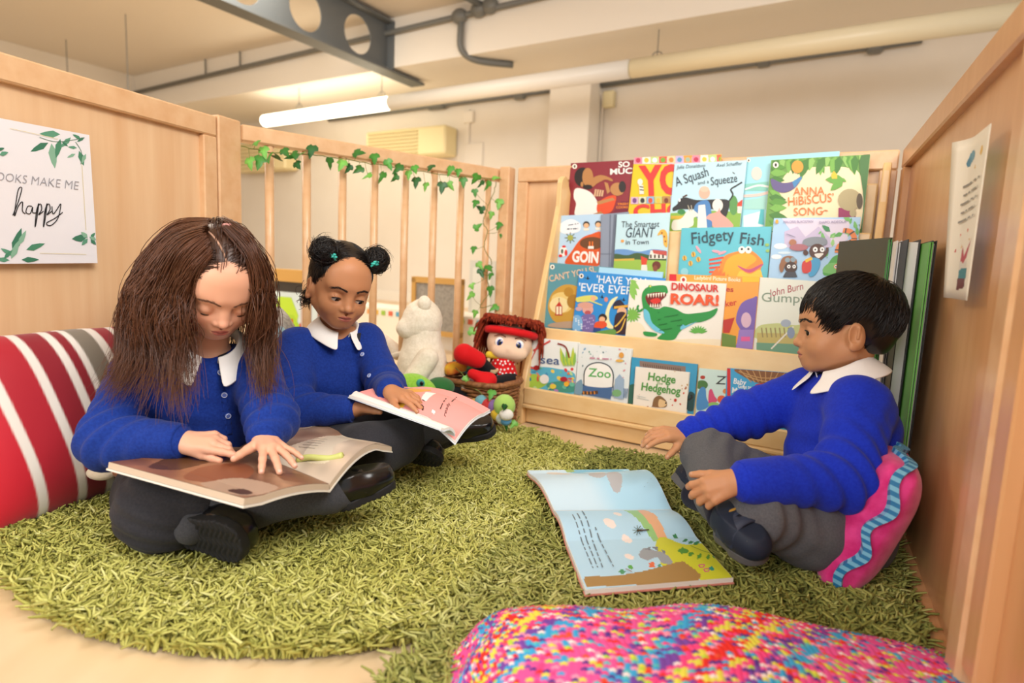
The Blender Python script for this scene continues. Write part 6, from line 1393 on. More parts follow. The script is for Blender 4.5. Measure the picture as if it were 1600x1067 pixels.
# ================================================================== SHAG RUGS
def inside2(P, poly): return inpoly(P, [tuple(p[:2]) for p in poly])
BOOKQ = [atz(*p, .05) for p in ((822, 732), (984, 729), (1052, 796), (1090, 796), (1152, 906), (914, 930), (864, 800))]
def shag(name, label, poly, n, cols, z0, seed, hgt=.029, skip=None):
    poly = [np.array([p[0], p[1], 0.]) for p in poly]; P2 = np.array(poly)
    t = thing('shag_rug', label, 'rug', (P2[:, 0].mean(), P2[:, 1].mean(), z0))
    cb = np.mean(poly, 0); MB().prism([cb + (p - cb) * .972 + ZZ * z0 for p in poly], ZZ * .008).build('backing', noisy(mat('rug_backing_' + name, cols[0], .95, .1), cols[0], cols[1], nscale=60), t)
    r = np.random.default_rng(seed); lo, hi = P2.min(0), P2.max(0); pts = r.uniform(lo[:2], hi[:2], (int(n * 2.2), 2)); pts = pts[inside2(pts, poly)]
    q, d = proj(np.c_[pts, np.full(len(pts), z0 + .03)]); pts = pts[(q[:, 0] > -140) & (q[:, 0] < 1740) & (q[:, 1] < 1200) & (d > .3)]
    if skip is not None: pts = pts[~inside2(pts, skip)]
    pts = pts[:n]; n = len(pts); M = 4
    # clumped lean: neighbouring yarns fall the same way
    A = 3.6 * vnoise(np.c_[pts, np.zeros(n)], 40, seed) + 2.6 * vnoise(np.c_[pts, np.ones(n)], 110, seed + 1) + r.normal(0, 1.3, n); ln = hgt * r.uniform(.75, 1.35, n); lean = r.uniform(.35, 1.25, n)
    under = inside2(pts, BOOKQ); h = np.where(under, .55, 1.0)
    tt = np.linspace(0, 1, M)[None, :]; hx = (ln * lean)[:, None] * (tt ** 1.4); hz = (ln * (1.08 - .45 * lean * .6))[:, None] * np.sin(tt * 1.45) * h[:, None]
    tw = r.normal(0, .9, n)[:, None] * tt
    wob = .0042 * np.sin(tt * 5.5 + r.uniform(0, 6.28, (n, 1))) * tt; hx = hx + wob
    X = np.stack([pts[:, :1] + hx * np.cos(A[:, None] + tw), pts[:, 1:] + hx * np.sin(A[:, None] + tw), np.minimum(z0 + .004 + hz, .046)], -1)
    near = np.clip(np.linalg.norm(pts, axis=1), .7, 1.8); rad = np.full((n, M), .0027) * np.array([.9, 1.1, 1.05, .6]) * (.85 + .15 * near)[:, None]
    V, F = strands(X, rad, 3); c = np.array([lin(k) for k in cols]); w = np.clip(.5 + .28 * vnoise(np.c_[pts, np.zeros(n)], 14, seed + 5) + r.normal(0, .2, n), 0, .999) * (len(cols) - 1); i = w.astype(int); fr = (w - i)[:, None]
    cc = c[i] * (1 - fr) + c[np.minimum(i + 1, len(cols) - 1)] * fr
    o = mk('pile', V, F, colattr(mat('rug_yarn', 'A9B04E', .7, .25)), t, True, vcol=np.repeat(cc, M * 3, 0)); o['kind'] = 'stuff'
    return t
_a, _b, _c = [atz(*p, .03)[:2] for p in ((2, 872), (420, 1004), (920, 712))]
def circ(a, b, c):
    A = np.array([b - a, c - a]) * 2; y = np.array([b @ b - a @ a, c @ c - a @ a]); o = np.linalg.solve(A, y); return o, np.linalg.norm(a - o)
_o, _r = circ(_a, _b, _c)
RUG_O, RUG_R = _o, _r
k1, k2 = atz(940, 703, .03)[:2], atz(596, 1064, .03)[:2]; e1 = unit(k1 - k2); e2 = np.array([e1[1], -e1[0]])
sqw = .80; SQ = [k2 - e1 * .42, k1, k1 + e2 * sqw, k2 - e1 * .42 + e2 * sqw]
# keep the square rug off the right panel
def trim(p):
    v = np.array([p[0], p[1], 0]) - cornerR; dd = v @ nR; return p if dd > .012 else p + nR[:2] * (.012 - dd)
den = 9
SQP = [SQ[0], SQ[1]] + [trim(SQ[1] + (SQ[2] - SQ[1]) * i / den) for i in range(1, den + 1)] + [trim(SQ[2] + (SQ[3] - SQ[2]) * i / 12) for i in range(1, 13)]
shag('round', 'large round olive green shaggy rug under the two girls', [_o + _r * np.array([math.cos(a), math.sin(a)]) for a in np.linspace(0, 2 * math.pi, 48, endpoint=False)], 60000, ('8C8C46', 'B4B25A', 'CCCA74', 'DEDC96'), .001, 3, skip=[np.r_[p, 0] for p in SQP])
shag('square', 'darker green square shaggy rug under the boy and open book', SQP, 42000, ('6C7038', '8E9048', 'AAAA5E', 'C2C27C'), .010, 8, hgt=.027)

# ================================================================== CUSHIONS
def pillow(name, label, C0, X, Y, Zt, w, h, th, colfn, m, vox=.005, sq=3.2, wr=.003, cat='cushion'):
    R = np.stack([X, Y, Zt], 1); S = SDF(vox, R, C0)
    def f(P):
        x, y, z = np.abs(P[..., 0]) / (w / 2), np.abs(P[..., 1]), np.abs(P[..., 2]) / (h / 2)
        e = np.clip(1 - np.maximum(x, z) ** 2.2, 0, 1); edge = (x ** 7 + z ** 7) ** (1 / 7) - 1 + .05 * (1 - np.minimum(x, z) ** 2) * 0
        t_ = th / 2 * (np.clip((1 - x ** 3.0), 0, 1) * np.clip((1 - z ** 3.0), 0, 1)) ** .5 + .006
        return np.maximum((y - t_) * .8, edge * w * .4)
    S.fn(f, (-w / 2, -th / 2 - .01, -h / 2), (w / 2, th / 2 + .01, h / 2), .004); V, F = S.mesh(lambda P: wr * vnoise(P, 26, 4), relax=2)
    o = mk(name, V, F, m, None, True, vcol=colfn(S.local) if colfn else None, base=C0 - Zt * h / 2); tag(o, label, cat); return o, R
# red striped cushion leaning on the left panel
dl = unit(postP - leftL); CS = leftL + dl * .02; tilt = math.radians(14)
Zt = unit(ZZ * math.cos(tilt) - nL * math.sin(tilt)); Yc = np.cross(Zt, dl); Yc = Yc if Yc @ nL > 0 else -Yc; Xc = np.cross(Yc, Zt)
ST = [(-.25, 'C2182C'), (-.135, 'E9E2DA'), (-.118, 'B01A2C'), (-.062, 'E9E2DA'), (-.045, '8E1426'), (-.005, 'E9E2DA'), (.012, '8A1224'), (.032, 'E9E2DA'), (.046, '7E7568'), (.085, 'E9E2DA'), (.104, '96162A'), (.135, 'E9E2DA'), (.150, 'B21C34')]
def stripes(L):
    x = L[:, 0] * (1 if Xc @ dl > 0 else -1) + .03 * (L[:, 2] / .18) - .0; C = np.zeros((len(L), 3))
    C[:] = lin('C2182C')
    for x0, c in ST[1:]: w_ = smstep(x0 - .0022, x0 + .0022, x)[:, None]; C = C * (1 - w_) + np.array(lin(c)) * w_
    return C
vel = colattr(mat('striped_velvet', 'A01A2C', .55, .3)); vel.node_tree.nodes['Principled BSDF'].inputs['Sheen Weight'].default_value = .3
pillow('striped_cushion', 'red velvet cushion with white and grey stripes leaning on the left panel', CS + nL * .105 + ZZ * .195 , Xc, Yc, Zt, .40, .36, .13, stripes, vel, .003)
# pink cushion behind the boy
sP = np.dot(atz(1440, 880, .03) - cornerR, dR); PC = cornerR + dR * .83 + nR * .085 + ZZ * .138; tilt = math.radians(20); Zp = unit(ZZ * math.cos(tilt) - nR * math.sin(tilt)); Yp = np.cross(Zp, dR); Yp = Yp if Yp @ nR > 0 else -Yp; Xp = np.cross(Yp, Zp)
po, RP = pillow('pink_cushion', 'bright pink plush cushion with blue striped frill behind the boy', PC, Xp, Yp, Zp, .27, .25, .11, None, noisy(mat('pink_plush', 'E02C82', .8, .2, Sheen_Weight=.3), 'D0206F', 'EA4592', nscale=30, bump=.3, bscale=500), .0042, wr=.004)
n = 150; rows = []; cols = []
for i in range(n):
    a = 2 * math.pi * i / n; c, s_ = math.cos(a), math.sin(a); rr = 1 / ((abs(c) / .134) ** 6 + (abs(s_) / .124) ** 6) ** (1 / 6); wv = .006 * math.sin(i * .45)
    ct = PC + Xp * c * rr + Zp * s_ * rr; ou = Xp * c + Zp * s_; rows += [ct - ou * .004 + Yp * (wv - .008), ct + ou * .010 + Yp * (wv * 1.6 - .007), ct + ou * .010 + Yp * (wv * 1.6 + .007), ct - ou * .004 + Yp * (wv + .008)]
F = [(i * 4 + j, i * 4 + j + 1, ((i + 1) % n) * 4 + j + 1, ((i + 1) % n) * 4 + j) for i in range(n) for j in range(3)]
mk('striped_frill', np.array(rows), F, INK, po, fcol=[lin('7FC4E4') if (k // 3) % 2 else lin('2F7FB4') for k in range(len(F))])

# knitted multicolour cushion in the foreground
def knit():
    nx, ny = 330, 140; top = [(690, 1085), (722, 1050), (750, 1015), (800, 988), (900, 981), (1000, 988), (1100, 977), (1190, 984), (1290, 1010), (1400, 1037), (1500, 1062), (1560, 1085)]
    W_ = np.array([[*atz(x, y, z), z] for (x, y), z in zip(top, (.03, .05, .07, .09, .10, .098, .104, .10, .085, .07, .055, .035))]); R_ = catmull(W_[:, :3], 40)[np.linspace(0, 440, nx + 1).astype(int).clip(0, 439)]
    r = np.random.default_rng(2); pal = [lin(c) for c in ('E8352F', 'F04A8A', '3FA7DD', 'E85AA0', '7A4AA8', 'F4E6E6', 'E8573A', '5BC0C8', 'E4DC52', 'B9D94A', 'F29AB8', '5A3A90')]
    V = np.zeros((nx + 1, ny + 1, 3)); C = np.zeros((nx + 1, ny + 1, 3)); tone = r.integers(0, 12, (80, 80))
    for i in range(nx + 1):
        ridge = R_[i]
        for j in range(ny + 1):
            v = j / ny - .35                                         # -.35 .. .65 : behind the ridge to the front
            y = ridge[1] - v * .36; q = v / .65 if v > 0 else v / .35; z = ridge[2] * math.sqrt(max(0, 1 - abs(q) ** 2.4)) * (1 + (.14 * v * math.sin(i * .045 + 1) if v > 0 else 0))
            si, sj = i // 3, j // 2; bump = .0028 * abs(math.sin(math.pi * (i % 3 + .5) / 3)) * (.6 + .4 * math.sin(math.pi * (j % 2 + .5) / 2))
            V[i, j] = (ridge[0] + .004 * math.sin(j * .2), y, max(z, .004) + bump)
            k = int((math.sin(si * .13 + sj * .05) + math.sin(sj * .33 - si * .11)) * 2 + 40)
            t_ = tone[(si * 7 + sj * 13) % 80, (k + sj) % 80]; base = (0, 8, 1, 4, 2, 3)[int(abs(math.sin(si * .075 + sj * .05)) * 5.99)]
            C[i, j] = pal[t_] if r.random() < .55 else pal[base]
    for si in range(0, nx + 1, 3):
        for sj in range(0, ny + 1, 2): C[si:si + 3, sj:sj + 2] = C[si, sj]
    idx = np.arange((nx + 1) * (ny + 1)).reshape(nx + 1, ny + 1); F = np.stack([idx[:-1, :-1], idx[1:, :-1], idx[1:, 1:], idx[:-1, 1:]], -1).reshape(-1, 4)
    o = mk('knitted_cushion', V.reshape(-1, 3), F, colattr(mat('knit_yarn', 'E04080', .8, .2)), None, True, vcol=C.reshape(-1, 3)); tag(o, 'chunky multicoloured knitted cushion in the near foreground', 'cushion')
knit()

# ================================================================== PAPER ON THE PANELS, FOLDERS
def poster_left():
    n_ = nL; p0 = leftL + nL * .003; def_ = lambda x, y: atn(x, y, p0, n_)
    TR, BR = def_(139, 211), def_(152, 411); ex = unit(np.cross(ZZ, n_)); ex = ex if ex @ dl > 0 else -ex
    ey = unit(TR - BR); ex = unit(np.cross(ey, n_)); ex = ex if ex @ dl > 0 else -ex; h = np.linalg.norm(TR - BR); w = h * .98; O = BR - ex * w
    t = thing('poster', 'laminated white poster with leaf sprigs and handwritten lettering on the left panel', 'poster', O + ex * w / 2)
    MB().box(O + ex * w / 2 + ey * h / 2, (w, h, .002), [ex, ey, n_]).build('sheet', mat('laminated_paper', 'EDEBF0', .12, .6), t)
    a = Art(O, ex, ey, w, h, .0012); a.n = n_; a.map = lambda x, y: (lambda q: (q @ ex, q @ ey))(atn(x / 2.135, 60 + y / 2.135, O, n_) - O)
    G = ('5F9A7E', '3F7A60', '86B49A', '4C8A6C')
    for k, q in enumerate(((200, 320, 130, 318), (160, 348, 100, 378), (170, 350, 182, 434), (200, 335, 185, 400), (235, 330, 200, 365), (225, 360, 205, 345), (250, 385, 222, 398), (262, 375, 278, 425), (255, 365, 225, 362), (280, 330, 255, 345), (285, 385, 268, 420), (268, 335, 240, 320))): a.leaf(*q, .17, G[k % 4])
    a.line([(130, 330), (190, 345), (280, 332)], 2, '4C7A62'); a.line([(250, 345), (270, 380), (268, 420)], 2, '4C7A62')
    for k, q in enumerate(((30, 740, -20, 735), (40, 715, 70, 632), (60, 690, 85, 640), (85, 705, 148, 684), (45, 725, 0, 700), (70, 738, 128, 738), (35, 735, 62, 672), (10, 735, 40, 705))): a.leaf(*q, .16, G[k % 4])
    for k, q in enumerate(((285, 665, 238, 668), (290, 665, 268, 645), (300, 665, 315, 648), (290, 668, 270, 690), (300, 670, 318, 688), (318, 672, 296, 662))): a.leaf(*q, .26, G[(k + 1) % 4])
    for k, q in enumerate(((-5, 388, 25, 380), (-10, 372, 12, 366))): a.leaf(*q, .25, G[k])
    a.text('BOOKS MAKE ME', (-38, 470), (258, 505), 28, '9A9AA2', 0, -.012)
    a.line([(40, 590), (58, 545), (70, 500), (58, 505), (48, 565), (46, 592), (58, 560), (72, 545), (72, 575), (82, 585)], 3.4, '26262A')
    a.line([(104, 560), (90, 560), (84, 580), (98, 584), (106, 562), (106, 580), (118, 582)], 3.2, '26262A')
    for x in (118, 146): a.line([(x, 585), (x + 8, 550), (x + 2, 600), (x - 4, 628), (x + 2, 570), (x + 14, 552), (x + 18, 570), (x + 8, 588), (x + 24, 576)], 3.4, '26262A')
    a.line([(170, 560), (174, 585), (186, 572), (200, 552), (190, 600), (166, 624), (152, 616), (180, 600), (206, 580)], 3.2, '26262A')
    a.line([(270, 420), (284, 640)], 1.4, 'D8C88A', False); a.line([(130, 716), (285, 720)], 1.4, 'D8C88A', False); a.line([(30, 300), (190, 335)], 1.4, 'D8C88A', False); a.build(t, 'print')
poster_left()
def notice_right():
    p0 = cornerR + nR * .004; g = lambda x, y: atn(x, y, p0, nR); TL, TR, BR, BL = g(1490, 240), g(1547, 207), g(1524, 452), g(1480, 465)
    ey = ZZ; ex = dR; o2 = lambda q: np.array([(q - p0) @ ex, q[2]]); a, b = o2(BL), o2(TR); w, h = b[0] - a[0] , o2(TL)[1] - a[1]; O = p0 + ex * a[0] + ZZ * a[1]
    t = thing('notice', 'curled white paper notice with a drawn book pile on the right panel', 'poster', O + ex * w / 2)
    curl = lambda u, v: nR * (.016 * max(0, (.35 - u) / .35) ** 2 * (.3 + v)); S = lambda u, v: O + ex * w * u + ZZ * h * v + curl(u, v); n = 14
    V = [S(i / n, j / n) for i in range(n + 1) for j in range(n + 1)]; F = [(i * (n + 1) + j, (i + 1) * (n + 1) + j, (i + 1) * (n + 1) + j + 1, i * (n + 1) + j + 1) for i in range(n) for j in range(n)]
    o = mk('sheet', np.array(V), F, mat('notice_paper', 'EDE6D4', .5), t, True); md = o.modifiers.new('s', 'SOLIDIFY'); md.thickness = .0008; md.offset = 0
    A = PageArt(S, nR, lambda x, y: (x, y), .0012)
    A.ell(.36, .88, .11, .035, '4F8FA6'); A.ell(.28, .85, .07, .028, '3F7F9A'); A.ell(.75, .88, .05, .03, 'E2B23A'); A.ell(.55, .80, .02, .008, 'D9A83A')
    for i in range(5): A.scrib((.22 + .04 * (i % 2), .70 - i * .055), (.86, .72 - i * .055), .012, '857C72', 2 + i % 2)
    for q in ((.3, .40), (.42, .32), (.2, .30), (.62, .42), (.75, .36)): A.ell(*q, .022, .010, ('E0693A', 'D9A83A', 'C84A4A')[int(q[0] * 10) % 3])
    A.poly([(.44, .05), (.80, .07), (.79, .13), (.43, .12)], '6E2F2A'); A.poly([(.46, .12), (.82, .13), (.81, .19), (.45, .18)], '2F7F86'); A.poly([(.44, .18), (.78, .19), (.77, .235), (.43, .225)], 'D9D2C4'); A.poly([(.46, .23), (.48, .33), (.60, .26), (.84, .36), (.72, .25), (.62, .22)], 'B82A3A'); A.build(t, 'print')
notice_right()
def folder(label, name, px, py, d, depth, thick, m, turn=0.0, papers=False):
    q = at(px, py, d); top = q[2]; zb = .012; back = -(rot((0, 0, 1), turn) @ dR); nn = np.array([-back[1], back[0], 0]); nn = nn if nn @ nR > 0 else -nn
    e = np.array([q[0], q[1], 0]); off = (e - cornerR) @ nR; e = e if off > thick / 2 + .002 else e + nR * (thick / 2 + .003 - off); c = e + back * depth / 2
    t = thing(name, label, 'folder', c + ZZ * zb, 'folders standing by the right panel'); A = [back, nn, ZZ]; c = c + ZZ * (zb + top) / 2
    if papers:
        for k in range(7): MB().box(c + nn * (k - 3) * thick / 7 - back * (.006 * math.sin(k * 2.3)) - ZZ * (.004 * (k % 3)), (depth, thick / 9, top - zb), A).build('sheet', m, t)
    else:
        for s_ in (-1, 1): MB().box(c + nn * s_ * (thick / 2 - .001), (depth, .002, top - zb), A).build('board', m, t)
        MB().box(c + back * .004, (depth - .012, max(thick - .005, .002), top - zb - .01), A).build('sheets', mat('folder_sheets', 'E9E4DC', .7), t)
folder('black backed board standing against the right panel behind the green one', 'display_folder', 1467, 376, 1.12, .18, .008, mat('folder_black', '17181A', .4))
folder('large bright green board standing behind the boy', 'display_folder', 1456, 378, 1.12, .16, .006, mat('folder_green', '63AE4A', .45))
folder('tall black folder standing between white papers and green board', 'display_folder', 1429, 374, 1.20, .24, .022, mat('folder_black', '17181A', .4))
folder('stack of tall white paper sheets behind the boy\u2019s head', 'paper_stack', 1409, 376, 1.29, .26, .018, mat('sheet_white', 'E6E1DC', .7), papers=True)
folder('thin green folder beside the white paper sheets', 'display_folder', 1392, 374, 1.35, .24, .006, mat('folder_green2', '3F8A3C', .45))
folder('dark olive board at the front of the standing folders', 'display_folder', 1393, 371, 1.36, .24, .006, mat('folder_olive', '4E4A36', .5), 22)

# ================================================================== IVY
M_IVY = colattr(mat('ivy_leaf', '3F7A2E', .4, .4)); M_VINE = mat('ivy_vine', '7A7A3A', .6)
def ivy_leaf_mesh(sz, c, seed):
    out = [(0, -.42), (.22, -.55), (.5, -.34), (.58, -.02), (.30, .10), (.26, .40), (0, .95), (-.26, .40), (-.30, .10), (-.58, -.02), (-.5, -.34), (-.22, -.55)]
    V = [(0, .05, .10)] + [(x, y, -.16 * abs(x) + .05 * math.sin(seed + y * 3)) for x, y in out]; F = [(0, i, i % 12 + 1) for i in range(1, 13)]
    return np.array(V) * sz, F, c
IVYC = ('3C7A2C', '2F6526', '4F9038', '6CA848', '28582A')
def ivy(label, vinepts, leaves, extra=0, loc=None):
    P = [np.asarray(p, float) for p in vinepts]; t = thing('ivy_garland', label, 'ivy', P[0] if loc is None else loc); r = np.random.default_rng(len(leaves))
    Q = catmull(P, 6); MB().tube(Q + r.normal(0, .0015, Q.shape), .0016, 5).build('vine', M_VINE, t)
    for k, (p, sz) in enumerate(leaves):
        V, F, c = ivy_leaf_mesh(sz, 0, k); z = unit(np.array([-.2, -1, .35]) + r.normal(0, .35, 3)); y = np.array([0, 0, -1.0]) + r.normal(0, .5, 3); y = unit(y - z * (y @ z)); x = np.cross(y, z)
        W = np.asarray(p) + V @ np.stack([x, y, z]); cc = np.tile(lin(IVYC[r.integers(0, 5)]), (len(W), 1)); cc[0] *= 1.5
        mk('leaf', W, F, M_IVY, t, True, vcol=cc)
        i = np.argmin(np.linalg.norm(Q - p, axis=1)); MB().tube([Q[i], (Q[i] + p) / 2 - ZZ * .003, np.asarray(p)], .0008, 4).build('stem', M_VINE, t)
rp = lambda x, y, o=.022: atn(x, y, balL + nB * o, nB)
TOPL = [(400, 223), (390, 253), (406, 251), (445, 237), (458, 242), (464, 257), (433, 247), (487, 234), (515, 253), (534, 256), (545, 262), (561, 264), (559, 238), (575, 274), (597, 275), (618, 277), (607, 255), (622, 262), (648, 263), (650, 283), (665, 290), (673, 261), (691, 291), (703, 289), (703, 265), (716, 268), (724, 283), (744, 278), (752, 286), (762, 288), (774, 277), (412, 236), (420, 246), (472, 240), (585, 246), (638, 272)]
ivy('ivy garland draped along the top rail of the railing', [rp(x, y) for x, y in ((378, 228), (420, 238), (470, 240), (520, 246), (570, 254), (620, 262), (670, 270), (720, 276), (785, 280))], [(rp(x, y, .03), .026 + .009 * ((i * 7) % 5) / 4) for i, (x, y) in enumerate(TOPL)])
HANG = [(742, 300), (743, 317), (752, 327), (780, 317), (768, 335), (745, 355), (780, 351), (784, 361), (740, 389), (749, 414), (752, 425), (764, 418), (766, 430), (737, 446), (736, 461), (766, 453), (742, 489), (747, 508), (773, 480), (738, 518), (745, 540), (738, 552)]
ivy('ivy strand hanging down in the corner beside the railing', [rp(x, y) for x, y in ((776, 284), (768, 310), (755, 345), (762, 365), (756, 385), (768, 410), (760, 430), (765, 455), (750, 480), (770, 478), (748, 510), (742, 545))], [(rp(x, y, .03), .025 + .009 * ((i * 5) % 4) / 3) for i, (x, y) in enumerate(HANG)])

# ================================================================== SOFT TOYS
def fur(name, a, b=None, sc=300, bump=.8):
    m = cloth_mat(name, a, b, .95, bump, sc); m.node_tree.nodes['Principled BSDF'].inputs['Sheen Weight'].default_value = .25; return m
def toy(name, label, loc, cat='soft toy'): return thing(name, label, cat, loc)
def blob(par, name, prims, m, vox=.004, fz=.0, fs=90, k=.015):
    S = SDF(vox)
    for p in prims:
        if len(p) == 2: S.ell(p[0], p[1], k)
        else: S.cone(p[0], p[1], p[2], p[3], k)
    V, F = S.mesh((lambda X: fz * vnoise(X, fs, 1)) if fz else None); return mk(name, V, F, m, par, True)
def ball(par, name, p, r, m): return MB().ell(p, r, None, 14, 9).build(name, m, par, True)
M_EYE = mat('toy_eye', '101014', .12, .6)
# white teddy seen from behind its shoulder
d = 2.02; b = at(655, 650, d); t = toy('teddy_bear', 'cream white teddy bear sitting side-on against the railing', b * (1, 1, 0)); M_T = fur('teddy_fur', 'E6DCC6', 'F0E7D4', 260)
hd = at(660, 503, d); pel = at(662, 628, d); chs = at(660, 572, d)
S = blob(t, 'body', [(pel, chs, .088, .078), (chs, hd, .066, .06), (pel + ZZ * -.02, (.092, .085, .075))], M_T, .0045, .002, 140, .04)
blob(t, 'head', [(hd, (.066, .070, .078)), (at(641, 513, d - .02), (.032, .034, .03)), (at(631, 514, d - .03), (.020, .02, .018))], M_T, .004, .0018, 150, .03)
blob(t, 'ear', [(at(663, 474, d - .055), (.022, .014, .026))], M_T, .004, .001, 150)
blob(t, 'arm', [(at(668, 560, d - .075), at(640, 602, d - .10), .036, .034)], M_T, .004, .0018, 140); blob(t, 'leg', [(at(640, 630, d - .03), at(560, 652, d - .05), .056, .040), (at(556, 648, d - .06), (.036, .034, .05))], M_T, .0045, .002, 140)
ball(t, 'nose', at(624, 513, d - .04), (.009, .009, .008), mat('teddy_nose', 'D9C8A8', .6)); MB().box(at(682, 604, d - .085), (.012, .003, .028), None, .001).build('care_tag', mat('tag_white', 'F4F2EE', .6), t)
# white rabbit behind the railing
d = 2.3; t = toy('plush_rabbit', 'small white plush rabbit with a drooping ear behind the railing', at(598, 600, d) * (1, 1, 0)); M_R = fur('rabbit_fur', 'EFE6D4', 'F6F0E4', 260)
blob(t, 'body', [(at(596, 592, d), (.055, .05, .07)), (at(592, 552, d), (.05, .045, .045)), (at(596, 600, d), (.06, .05, .05))], M_R, .0045, .0015, 140); blob(t, 'ear', [(at(600, 530, d - .03), at(622, 552, d - .045), .020, .026)], M_R, .004, .001); 
MB().tube(catmull([at(556, 556, d - .15), at(590, 562, d - .10), at(615, 556, d - .08), at(645, 548, d - .1)], 6), .011, 8).build('arm', M_R, t, True)
for q in ((587, 575, 'stem'),): MB().tube([at(600, 575, d - .09), at(602, 600, d - .09)], .011, 7).build('green_ribbon', mat('green_ribbon', '2F7A3A', .6), t, True)
# grey toy between the girls
d = 1.66; t = toy('plush_bird', 'fluffy grey plush toy with a pale blue nose between the girls', at(436, 690, d) * (1, 1, 0)); M_G = fur('grey_fur', 'A7A49E', 'CBC8C2', 220, 1.0)
blob(t, 'body', [(at(438, 650, d), at(436, 580, d), .092, .07), (at(432, 520, d), (.052, .05, .058)), (at(430, 492, d + .01), (.02, .02, .022))], M_G, .0042, .004, 120, .03)
ball(t, 'nose', at(437, 521, d - .052), (.018, .014, .02), fur('pale_blue_plush', 'A9CFE0', None, 300)); MB().tube(catmull([at(*q, d - .05) for q in ((424, 496), (429, 493), (431, 499), (427, 503), (432, 506), (430, 512), (424, 512))], 4), .0022, 6).build('eye_stitch', M_EYE, t)
blob(t, 'wing', [(at(446, 560, d - .05), at(452, 640, d - .06), .03, .045)], M_G, .0042, .004, 120)
# tan toy beside the cushion
d = 1.27; t = toy('plush_dog', 'tan plush toy lying beside the striped cushion', at(168, 735, d) * (1, 1, 0) + ZZ * .02); M_N = fur('tan_fur', 'B99A72', 'D2B68E', 260)
blob(t, 'body', [(at(170, 715, d), (.045, .05, .035)), (at(150, 722, d), (.035, .04, .032))], M_N, .004, .0012, 140); blob(t, 'paw', [(at(160, 738, d - .045), (.030, .022, .015))], fur('cream_paw', 'E5D6BC', None, 260), .0035); blob(t, 'paw', [(at(196, 736, d - .04), (.026, .02, .014))], fur('rust_paw', '8A5636', None, 260), .0035)
# green toy
d = 1.86; t = toy('plush_turtle', 'lime green plush turtle lying in front of the white teddy', at(650, 625, d) * (1, 1, 0)); M_L = fur('lime_fur', '8CC63F', '9AD04E', 300, .4)
blob(t, 'head', [(at(643, 606, d), (.062, .05, .045)), (at(664, 612, d - .01), (.035, .03, .03))], M_L, .004, 0, 90, .02); blob(t, 'leg', [(at(668, 622, d - .01), at(704, 626, d - .01), .03, .018)], fur('olive_fur', 'A8C24A', None, 300, .4), .004)
ball(t, 'eye_patch', at(657, 599, d - .042), (.013, .008, .014), mat('turquoise_felt', '3FA79A', .7)); ball(t, 'eye', at(659, 599, d - .051), (.006, .004, .007), M_EYE); blob(t, 'shell', [(at(688, 604, d + .05), (.045, .045, .03))], fur('dark_green_felt', '2F6A38', None, 300, .4), .004)
# penguin
d = 1.98; t = toy('plush_penguin', 'black and white plush toy in front of the wicker basket', at(726, 630, d) * (1, 1, 0)); M_K = fur('black_fur', '17171A', None, 300, .5); M_W = fur('white_fur', 'EDEAE4', None, 260)
blob(t, 'body', [(at(726, 614, d), (.045, .04, .034)), (at(706, 622, d - .02), at(694, 618, d - .03), .018, .016), (at(742, 620, d - .02), (.03, .025, .022))], M_K, .004, .001, 140); blob(t, 'head', [(at(729, 600, d - .014), (.027, .027, .022))], M_W, .004, .001, 140)
# caterpillar
d = 1.9; t = toy('plush_caterpillar', 'stripy multicoloured plush caterpillar beside the rack foot', at(775, 655, d) * (1, 1, 0))
for k, (x, y, r_, c) in enumerate(((742, 632, .020, 'C9A24A'), (752, 628, .022, '6FA9B8'), (762, 634, .023, 'C23A3A'), (773, 636, .024, '8A6AA8'), (778, 646, .023, 'E6C23A'), (785, 652, .022, 'D9E4EA'), (790, 656, .018, '5A9AC8'))): ball(t, 'segment', at(x, y, d - .01 * k), (r_, r_, r_), fur('cat_' + c, c, None, 300, .5))
ball(t, 'head', at(788, 634, d - .05), (.034, .03, .036), fur('cat_head', 'A9CF6A', None, 300, .5)); ball(t, 'muzzle', at(791, 648, d - .075), (.022, .016, .018), M_W); MB().tube(catmull([at(784, 634, d - .085), at(788, 640, d - .088), at(793, 634, d - .085)], 4), .002, 5).build('smile', M_EYE, t)
# wicker basket with books
d = 2.04; bc = at(744, 618, d) * (1, 1, 0); t = thing('wicker_basket', 'brown wicker basket holding toys and books by the corner post', 'basket', bc); M_WK = noisy(mat('wicker', '8A5A34', .55, .4), '74482A', 'A06C42', nscale=90); bw, bd, bh = .125, .085, .165
def bring(z, gr, ph): return np.array([bc + SX * (bw + gr) * math.copysign(abs(math.cos(a)) ** .55, math.cos(a)) + SN * (bd + gr) * math.copysign(abs(math.sin(a)) ** .55, math.sin(a)) + ZZ * z + (SX * math.cos(a) + SN * math.sin(a)) * .0035 * math.sin(a * 18 + ph) for a in np.linspace(0, 2 * math.pi, 97)])
for k in range(13): MB().tube(bring(.012 + k * .0118, .010 * k / 12, math.pi * (k % 2)), .0062, 5, False).build('woven_row', M_WK, t, True)
MB().tube(bring(.166, .014, 0), .010, 6, False).build('rim', M_WK, t, True); MB().prism([bc + SX * bw * .95 * math.copysign(abs(math.cos(a)) ** .55, math.cos(a)) + SN * bd * .95 * math.copysign(abs(math.sin(a)) ** .55, math.sin(a)) + ZZ * .004 for a in np.linspace(0, 2 * math.pi, 24, endpoint=False)], ZZ * .01).build('base', M_WK, t)
